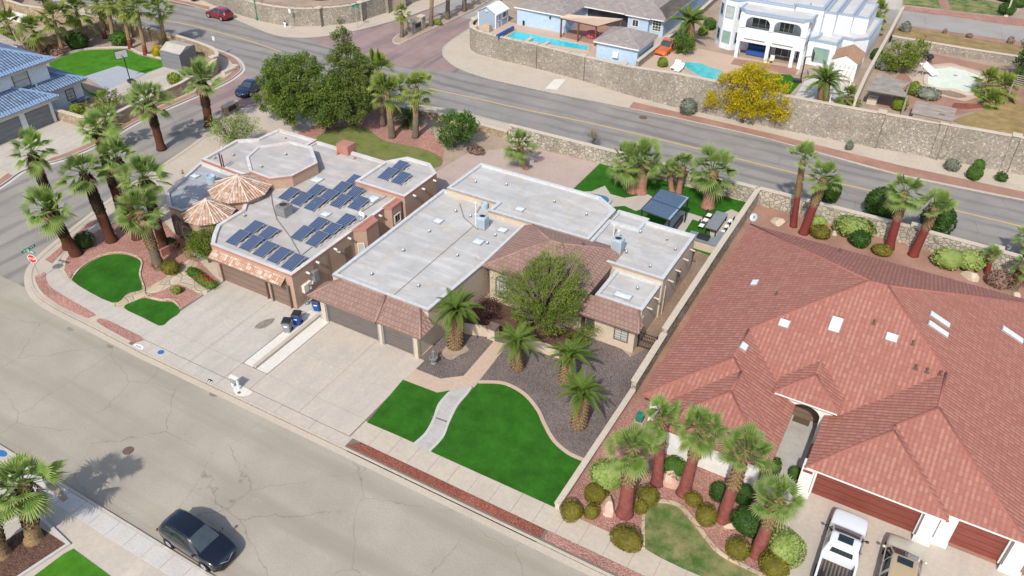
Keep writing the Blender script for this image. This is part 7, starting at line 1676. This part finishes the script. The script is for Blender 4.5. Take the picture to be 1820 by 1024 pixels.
def shrub(label, px_, rx, ry, rz, mat, seed, z=.12, ls=.07, n=900, core=True, cat='shrub', name='shrub', group=None, rough=.17, lift=.85, rz_=0):
    r_ = random.Random(seed); b = P(*px_, z); t = thing(name, label, cat, b, group); m_ = MB(); c = b+Vector((0, 0, rz*lift))
    off = [(Vector((r_.gauss(0, 1), r_.gauss(0, 1), r_.gauss(0, 1))).normalized(), r_.uniform(-1, 1)) for _ in range(8)]
    for _ in range(n):
        d = Vector((r_.gauss(0, 1), r_.gauss(0, 1), r_.gauss(0, 1))).normalized(); k = 1+rough*sum(w_*max(0, d.dot(o)-.4)*2 for o, w_ in off)-abs(r_.gauss(0, .05)); p = c+Vector((d.x*rx, d.y*ry, d.z*rz))*k
        if p.z < z: continue
        nn = (d*1.2+Vector((r_.gauss(0, .7), r_.gauss(0, .7), r_.gauss(0, .7)))).normalized(); a = perp(nn); e = nn.cross(a); q = r_.uniform(0, 6.3); a, e = a*math.cos(q)+e*math.sin(q), e*math.cos(q)-a*math.sin(q); s_ = ls*r_.uniform(.6, 1.4)
        m_.face([p-a*s_, p-e*s_*.55, p+a*s_, p+e*s_*.55])
    m_.build('foliage', mat, t)
    if mat == 'l_brown': return t
    k = MB(); k.blob(c, rx*.9, ry*.9, rz*.9, 14, 9, .06, -lift/ .9*1.0); k.build('inner_growth', mat, t)
    return t
# the big mesquite in the front court
q = P(966, 590, .12)
tree('mesquite_tree', 'large bushy green tree with bare grey branches in the middle front yard', q, [((0, .1, 4.0), (2.9, 2.6, 2.4)), ((.6, .8, 5.6), (2.3, 2.1, 1.6)), ((-1.7, .0, 3.0), (1.6, 1.5, 1.4)), ((2.0, .2, 3.3), (1.5, 1.5, 1.6)), ((-2.6, -.2, 3.4), (1.5, 1.4, 1.4)), ((-1.0, -1.0, 2.2), (1.5, 1.2, 1.0)), ((1.2, -.8, 2.2), (1.4, 1.2, 1.0))], 'l_mesq', 5, 340, 90, .46, .075, .24, twigs=5, shell=.6)
q = P(862, 520, .12)
tree('bare_shrub', 'leafless grey twiggy shrub against the garage wall of the middle house', q, [((0, 0, 2.4), (1.2, .8, 1.2))], 'l_grey', 8, 22, 3, .5, .05, .05, twigs=7, shell=.3)
tree('pine_tree', 'wide dark pine at the left behind the pink house', P(520, 218, .12), [((.5, 0, 4.8), (3.4, 3.2, 2.6)), ((-2.2, -.8, 2.9), (2.0, 2.0, 1.5)), ((1.6, 1.0, 6.4), (2.3, 2.0, 1.7)), ((1.6, -2.0, 3.2), (2.4, 2, 1.7)), ((-1.0, .2, 6.2), (1.6, 1.6, 1.4))], 'l_pine', 12, 230, 150, .58, .115, .28, shell=.6)
tree('pine_tree', 'tall olive pine with an uneven top beside the wide one', P(628, 222, .12), [((-.2, .3, 4.4), (3.0, 2.8, 2.6)), ((-.6, .6, 7.2), (2.0, 1.9, 1.8)), ((-.9, .8, 9.2), (1.2, 1.1, 1.5)), ((-1.0, .9, 10.6), (.6, .6, 1.0)), ((1.9, .4, 6.6), (1.4, 1.4, 1.7)), ((1.2, -1.0, 3.2), (2.8, 2.4, 1.8))], 'l_pine2', 13, 270, 140, .6, .12, .28, shell=.55)
tree('pine_tree', 'short pine filling the gap between the two big pines', P(582, 232, .12), [((0, 0, 3.0), (2.6, 2.4, 2.0)), ((.6, .4, 4.6), (1.7, 1.7, 1.5))], 'l_pine', 44, 110, 140, .72, .12, .2, shell=.6)
tree('broadleaf_tree', 'rounded bright green tree at the end of the back lawn', P(808, 262, .12), [((0, 0, 2.2), (2.3, 2.1, 1.75)), ((.8, .3, 2.6), (1.7, 1.6, 1.3))], 'l_shrub', 14, 85, 60, .55, .13, .14, shell=.65)
tree('broadleaf_tree', 'pale grey green tree beside the pines at the side street', P(415, 262, .12), [((0, 0, 2.2), (2.6, 2.0, 1.4)), ((1.6, .6, 2.8), (1.6, 1.5, 1.1))], 'l_lime', 15, 80, 50, .6, .1, .12, twigs=2, shell=.5)
tree('broadleaf_tree', 'small airy tree by the pink house garage door', P(372, 466, .12), [((-.3, 0, 1.9), (1.6, 1.4, 1.15)), ((-1.1, -.3, 1.3), (1.2, 1.2, .9)), ((.3, .6, 2.5), (1.0, 1.0, .8))], 'l_mesq', 16, 120, 55, .36, .07, .09, 'bark_grey', shell=.4)
q = P(1320, 218, .1)
tree('palo_verde_tree', 'yellow flowering tree in front of the stone wall', q, [((-1.0, .3, 3.6), (2.9, 2.1, 2.3)), ((2.0, .3, 3.7), (2.6, 2.1, 2.4)), ((.2, .6, 5.9), (1.8, 1.4, 1.5)), ((-3.6, .2, 2.2), (1.6, 1.4, 1.5)), ((3.6, .2, 2.2), (1.3, 1.2, 1.4)), ((0, -.3, 2), (3, 1.4, 1))], 'l_yel', 17, 290, 100, .6, .11, .16, 'bark', twigs=1, shell=.35)
tree('broadleaf_tree', 'bushy green tree between the orange pickup and the pool', P(1215, 96, P2), [((0, 0, 1.4), (1.5, 1.4, 1.3))], 'l_shrub', 18, 40, 50, .5, .13, .12, shell=.5)
tree('broadleaf_tree', 'green shrubs under the weathered pergola', P(1593, 128, P2), [((0, 0, 2.0), (2.2, 2.2, 1.8)), ((1.6, 1.8, 2.5), (1.3, 1.3, 1.4))], 'l_ygreen', 19, 70, 50, .6, .15, .12, shell=.5)
tree('broadleaf_tree', 'dark green tree at the right edge above the empty pool', P(1822, 152, P2), [((0, 0, 2.8), (2.4, 2.6, 2.6)), ((1.2, 2, 4), (2, 2, 2))], 'l_dark', 20, 80, 55, .7, .16, .16, shell=.5)
tree('broadleaf_tree', 'green bushes along the tan wall beside the blue house', P(195, 198, .12), [((0, 0, 1.3), (1.9, 1.7, 1.2)), ((1.4, 2.4, 1.2), (1.3, 1.3, 1.0)), ((-1.4, -2.2, .9), (1.2, 1.2, .8))], 'l_ygreen', 21, 60, 50, .5, .12, .12, shell=.5)
tree('broadleaf_tree', 'plum leaved shrub in the entry court of the middle house', P(868, 562, .12), [((0, 0, .9), (1.3, 1.3, .8))], 'l_purple', 22, 34, 40, .4, .08, .06, shell=.4)
tree('bare_shrub', 'leafless white flowering bush beside the road wall', P(1053, 262, .12), [((0, 0, 1.6), (1.0, .9, 1.0))], 'l_grey', 23, 26, 14, .45, .06, .06, twigs=5, shell=.3)
tree('broadleaf_tree', 'dark tree standing by the upper left wall', P(80, 14, .12), [((0, 0, 2.0), (1.6, 1.5, 1.3))], 'l_dark', 24, 36, 45, .5, .15, .1, shell=.5)
tree('broadleaf_tree', 'leafy shrub under the court tree by the small window', P(1030, 612, .12), [((0, 0, .8), (1.0, .8, .7)), ((.5, .4, 1.4), (.7, .6, .6))], 'l_mesq', 25, 34, 45, .32, .07, .06, shell=.4)
S_ = [
 ('round dark clipped bush between the corner palms', (152, 438), .75, .75, .7, 'l_dark', .12),
 ('dark low bush at the foot of the pink house palm', (304, 440), .8, .6, .55, 'l_dark', .12),
 ('bronze round clipped bush beside the corner flagstone path', (305, 484), .80, .75, .62, 'l_olive', .12),
 ('small yellow flowered bush on the pink gravel triangle', (316, 520), .42, .42, .35, 'l_ygreen', .12),
 ('dark grassy clump at the foot of the pale corner palm', (281, 476), .55, .5, .45, 'l_brown', .12),
 ('bronze round bush at the sidewalk corner of the front yard', (1015, 918), .66, .66, .6, 'l_olive', .12),
 ('small bronze bush beside the pale boulder', (1050, 918), .48, .48, .5, 'l_olive', .12),
 ('bronze round bush above the pale boulder', (1057, 885), .75, .7, .55, 'l_olive', .12),
 ('wide bronze clipped bush at the left edge of the patchy lawn', (1113, 968), 1.0, .75, .62, 'l_olive', .12),
 ('bronze bush right of the broad crowned palm', (1150, 892), .68, .66, .62, 'l_olive', .12),
 ('small bronze bush tucked left of the lawn edging', (1138, 908), .45, .45, .45, 'l_olive', .12),
 ('small bronze bush at the top of the patchy lawn', (1230, 895), .55, .5, .45, 'l_olive', .12),
 ('bronze bush beside the upper right of the lawn edging', (1253, 926), .66, .66, .58, 'l_olive', .12),
 ('bronze bush below the driveway palm', (1308, 985), .68, .66, .6, 'l_olive', .12),
 ('bronze square clipped bush by the white pickup', (1373, 1016), .85, .8, .65, 'l_olive', .12),
 ('dark green bush under the furthest back painted palm', (1196, 842), .78, .7, .7, 'l_shrub', .12),
 ('dark green bush left of the lawn top palm', (1275, 885), .55, .6, .7, 'l_dark', .12),
 ('dark green bush right of the lawn top palm', (1318, 890), .7, .65, .75, 'l_dark', .12),
 ('large dark green clump above the driveway palm', (1328, 942), 1.05, .95, .85, 'l_dark', .12),
 ('lime green round bush beside the white pickup', (1390, 992), 1.0, 1.1, 1.1, 'l_lime', .12),
 ('pale green spreading bush under the broad crowned palm', (1078, 862), 1.15, 1.0, .95, 'l_lime', .12),
 ('green clipped bush at the garage end of the entry walk', (1410, 850), .45, .4, .55, 'l_shrub', .12),
 ('narrow green hedge on the left of the entry walk', (1376, 838), .3, .8, .5, 'l_shrub', .12),
 ('olive grass bush by the white wall corner near the walk', (1360, 850), .45, .45, .5, 'l_olive', .12),
 ('pale green rounded bush behind the red roof, left of two', (1450, 408), .95, .9, .8, 'l_lime', .12),
 ('wide pale green bush behind the red roof', (1514, 418), 1.65, 1.25, .95, 'l_lime', .12),
 ('bronze low bush at the edge of the red roof, left', (1455, 421), .9, .8, .65, 'l_olive', .12),
 ('dark bronze round bush in front of the wide pale bush', (1526, 436), 1.0, .9, .75, 'l_dark', .12),
 ('low bronze bush between the painted palms and roof', (1566, 452), .95, .75, .5, 'l_olive', .12),
 ('pale green bush of two touching lobes, left lobe', (1682, 474), 1.25, 1.1, .95, 'l_lime', .12),
 ('pale green bush of two touching lobes, right lobe', (1718, 476), 1.25, 1.1, .95, 'l_lime', .12),
 ('brown purple dry bush by the right palms', (1770, 505), 1.1, 1.0, .7, 'l_brown', .12),
 ('dark clipped bush by the road behind the stout palm', (1472, 356), 1.05, 1.0, 1.35, 'l_dark', .12),
 ('big dark clipped round bush by the road', (1565, 382), 1.75, 1.5, 1.5, 'l_dark', .12),
 ('dark clipped bush by the road behind the right palm', (1662, 410), 1.35, 1.3, 1.5, 'l_dark', .12),
 ('round sage bush on the strip left of the yellow tree', (1222, 202), .95, .9, .95, 'l_grey', .1),
 ('round grey green bush on the far rock strip', (1689, 302), .7, .7, .7, 'l_grey', .1),
 ('green bush of stacked balls on the far rock strip', (1728, 318), .8, .75, .75, 'l_shrub', .1),
 ('small topknot of the stacked ball bush', (1735, 306), .6, .5, .8, 'l_shrub', .1),
 ('small dark spiky bush on the far rock strip', (1778, 321), .5, .5, .45, 'l_dark', .1),
 ('thin twiggy weed on the far rock strip', (1508, 266), .4, .4, .6, 'l_grey', .1),
 ('round dark bush at the foot of the row of palms', (140, 85), 1.5, 1.4, 1.1, 'l_dark', .12),
 ('round green bush between the palms by the road wall', (214, 79), 1.3, 1.2, 1.0, 'l_shrub', .12),
 ('yellow bush at the corner of the bright lawn', (281, 100), .6, .6, .8, 'l_yel', .12),
 ('low brown bush before the long wall', (100, 96), 1.5, .9, .6, 'l_brown', .12),
 ('hedge by the road beyond the wall, left part', (232, 56), 1.2, .9, .6, 'l_shrub', .12),
 ('yellow green bush on the court apron', (313, 150), .8, .8, .8, 'l_ygreen', .12),
 ('small green bush behind the blue house drive wall', (140, 208), .9, .9, .9, 'l_ygreen', .12),
 ('dry plant beside the tan sign wall', (382, 222), .5, .5, .4, 'l_shrub', .12),
 ('dry brush at the foot of the rounded back tree', (845, 272), 1.0, .8, .4, 'l_brown', .12),
 ('low round bush on the median', (778, 44), .6, .5, .45, 'l_ygreen', .15),
 ('dark round bush by the white house side yard', (1261, 52), .9, .9, .8, 'l_dark', P2),
 ('pale green bush by the white house side yard', (1248, 62), .7, .7, .6, 'l_ygreen', P2),
 ('small bush at the corner of the kidney pool deck', (1177, 118), .6, .6, .6, 'l_ygreen', P2),
 ('grey bush beside the flat roofed shed', (1646, 176), 1.3, .9, .7, 'l_grey', P2),
 ('green bush beside the pavilion corner', (1622, 168), .75, .75, .8, 'l_ygreen', P2),
 ('wild bush left of the flat roofed shed', (1596, 196), .9, .8, 1.1, 'l_ygreen', P2),
 ('sage bush by the pavilion and the slat pergola', (1568, 122), 1.2, 1.2, .9, 'l_grey', P2),
 ('dark hedge by the white shed and the rendered wall', (1556, 105), .7, 1.0, .7, 'l_dark', P2),
 ('round dark shrub by the far lawn, left one', (1788, 26), 1.2, 1.2, .9, 'l_dark', P2),
 ('round dark shrub by the far lawn, upper one', (1806, 12), 1.3, 1.2, .9, 'l_dark', P2),
 ('round dark shrub at the top behind the far lawn', (1786, 2), 1.3, 1.2, .9, 'l_dark', P2),
 ('dry bush on the far street verge, right', (1795, 78), .4, .4, .5, 'l_brown', P2),
 ('dry bush on the far street verge, middle', (1722, 68), .4, .4, .4, 'l_brown', P2),
 ('dry bush on the far street verge, left', (1678, 60), .3, .3, .35, 'l_brown', P2),
 ('dark shrub on the dry slope corner', (1606, 62), .7, .6, .9, 'l_grey', P2),
 ('green shrub in the raised lot by the top rubble wall', (560, -2), 2.2, 1.4, 1.1, 'l_shrub', 2.4),
 ('small dark bush on the corner rock strip at the top', (344, 2), .6, .5, .6, 'l_dark', .12)]
big = {'l_lime': .085, 'l_olive': .055}
for i, (lab, p_, rx, ry, rz, mt_, z_) in enumerate(S_):
    dist = (P(*p_, z_)-CAM).length; ls = big.get(mt_, .075)*(1 if dist < 75 else 1.7); n = int(min(2600, 520*(rx*ry+rx*rz+ry*rz)*(.075/ls)**1.3*(1.0 if dist < 75 else .9)))
    shrub(lab, p_, rx, ry, rz, mt_, 100+i, z_, ls, max(140, n))
# hedge along the left flagstone path
t = thing('hedge', 'low curved hedge with red blooms beside the pink garage', 'hedge', P(362, 498, .12)); r_ = random.Random(55); m_ = MB(); ln = smooth_line(px([(340, 482), (352, 490), (362, 499), (378, 507)], .4), 5)
for k in range(1500):
    a_ = r_.choice(ln); d = Vector((r_.gauss(0, 1), r_.gauss(0, 1), r_.gauss(0, 1))).normalized(); p_ = Vector((*a_, .42))+Vector((d.x*.5, d.y*.5, d.z*.38))
    s_ = .07*r_.uniform(.6, 1.3); nn = (d+Vector((r_.gauss(0, .5), r_.gauss(0, .5), r_.gauss(0, .5)))).normalized(); a2 = perp(nn); b2 = nn.cross(a2); m_.face([p_-a2*s_, p_-b2*s_*.5, p_+a2*s_, p_+b2*s_*.5])
m_.build('foliage', 'l_shrub', t); k = MB()
for a_ in ln[::2]: k.blob((*a_, .4), .42, .42, .32, 8, 6)
k.build('inner_growth', 'l_shrub', t); k = MB()
for _ in range(50): a_ = r_.choice(ln[8:]); k.blob((a_[0]+r_.gauss(0, .25), a_[1]+r_.gauss(0, .2), .78+r_.uniform(-.1, .02)), .05, .05, .05, 5, 3)
k.build('flower', 'signred', t)
for o in protos: bpy.data.objects.remove(o)
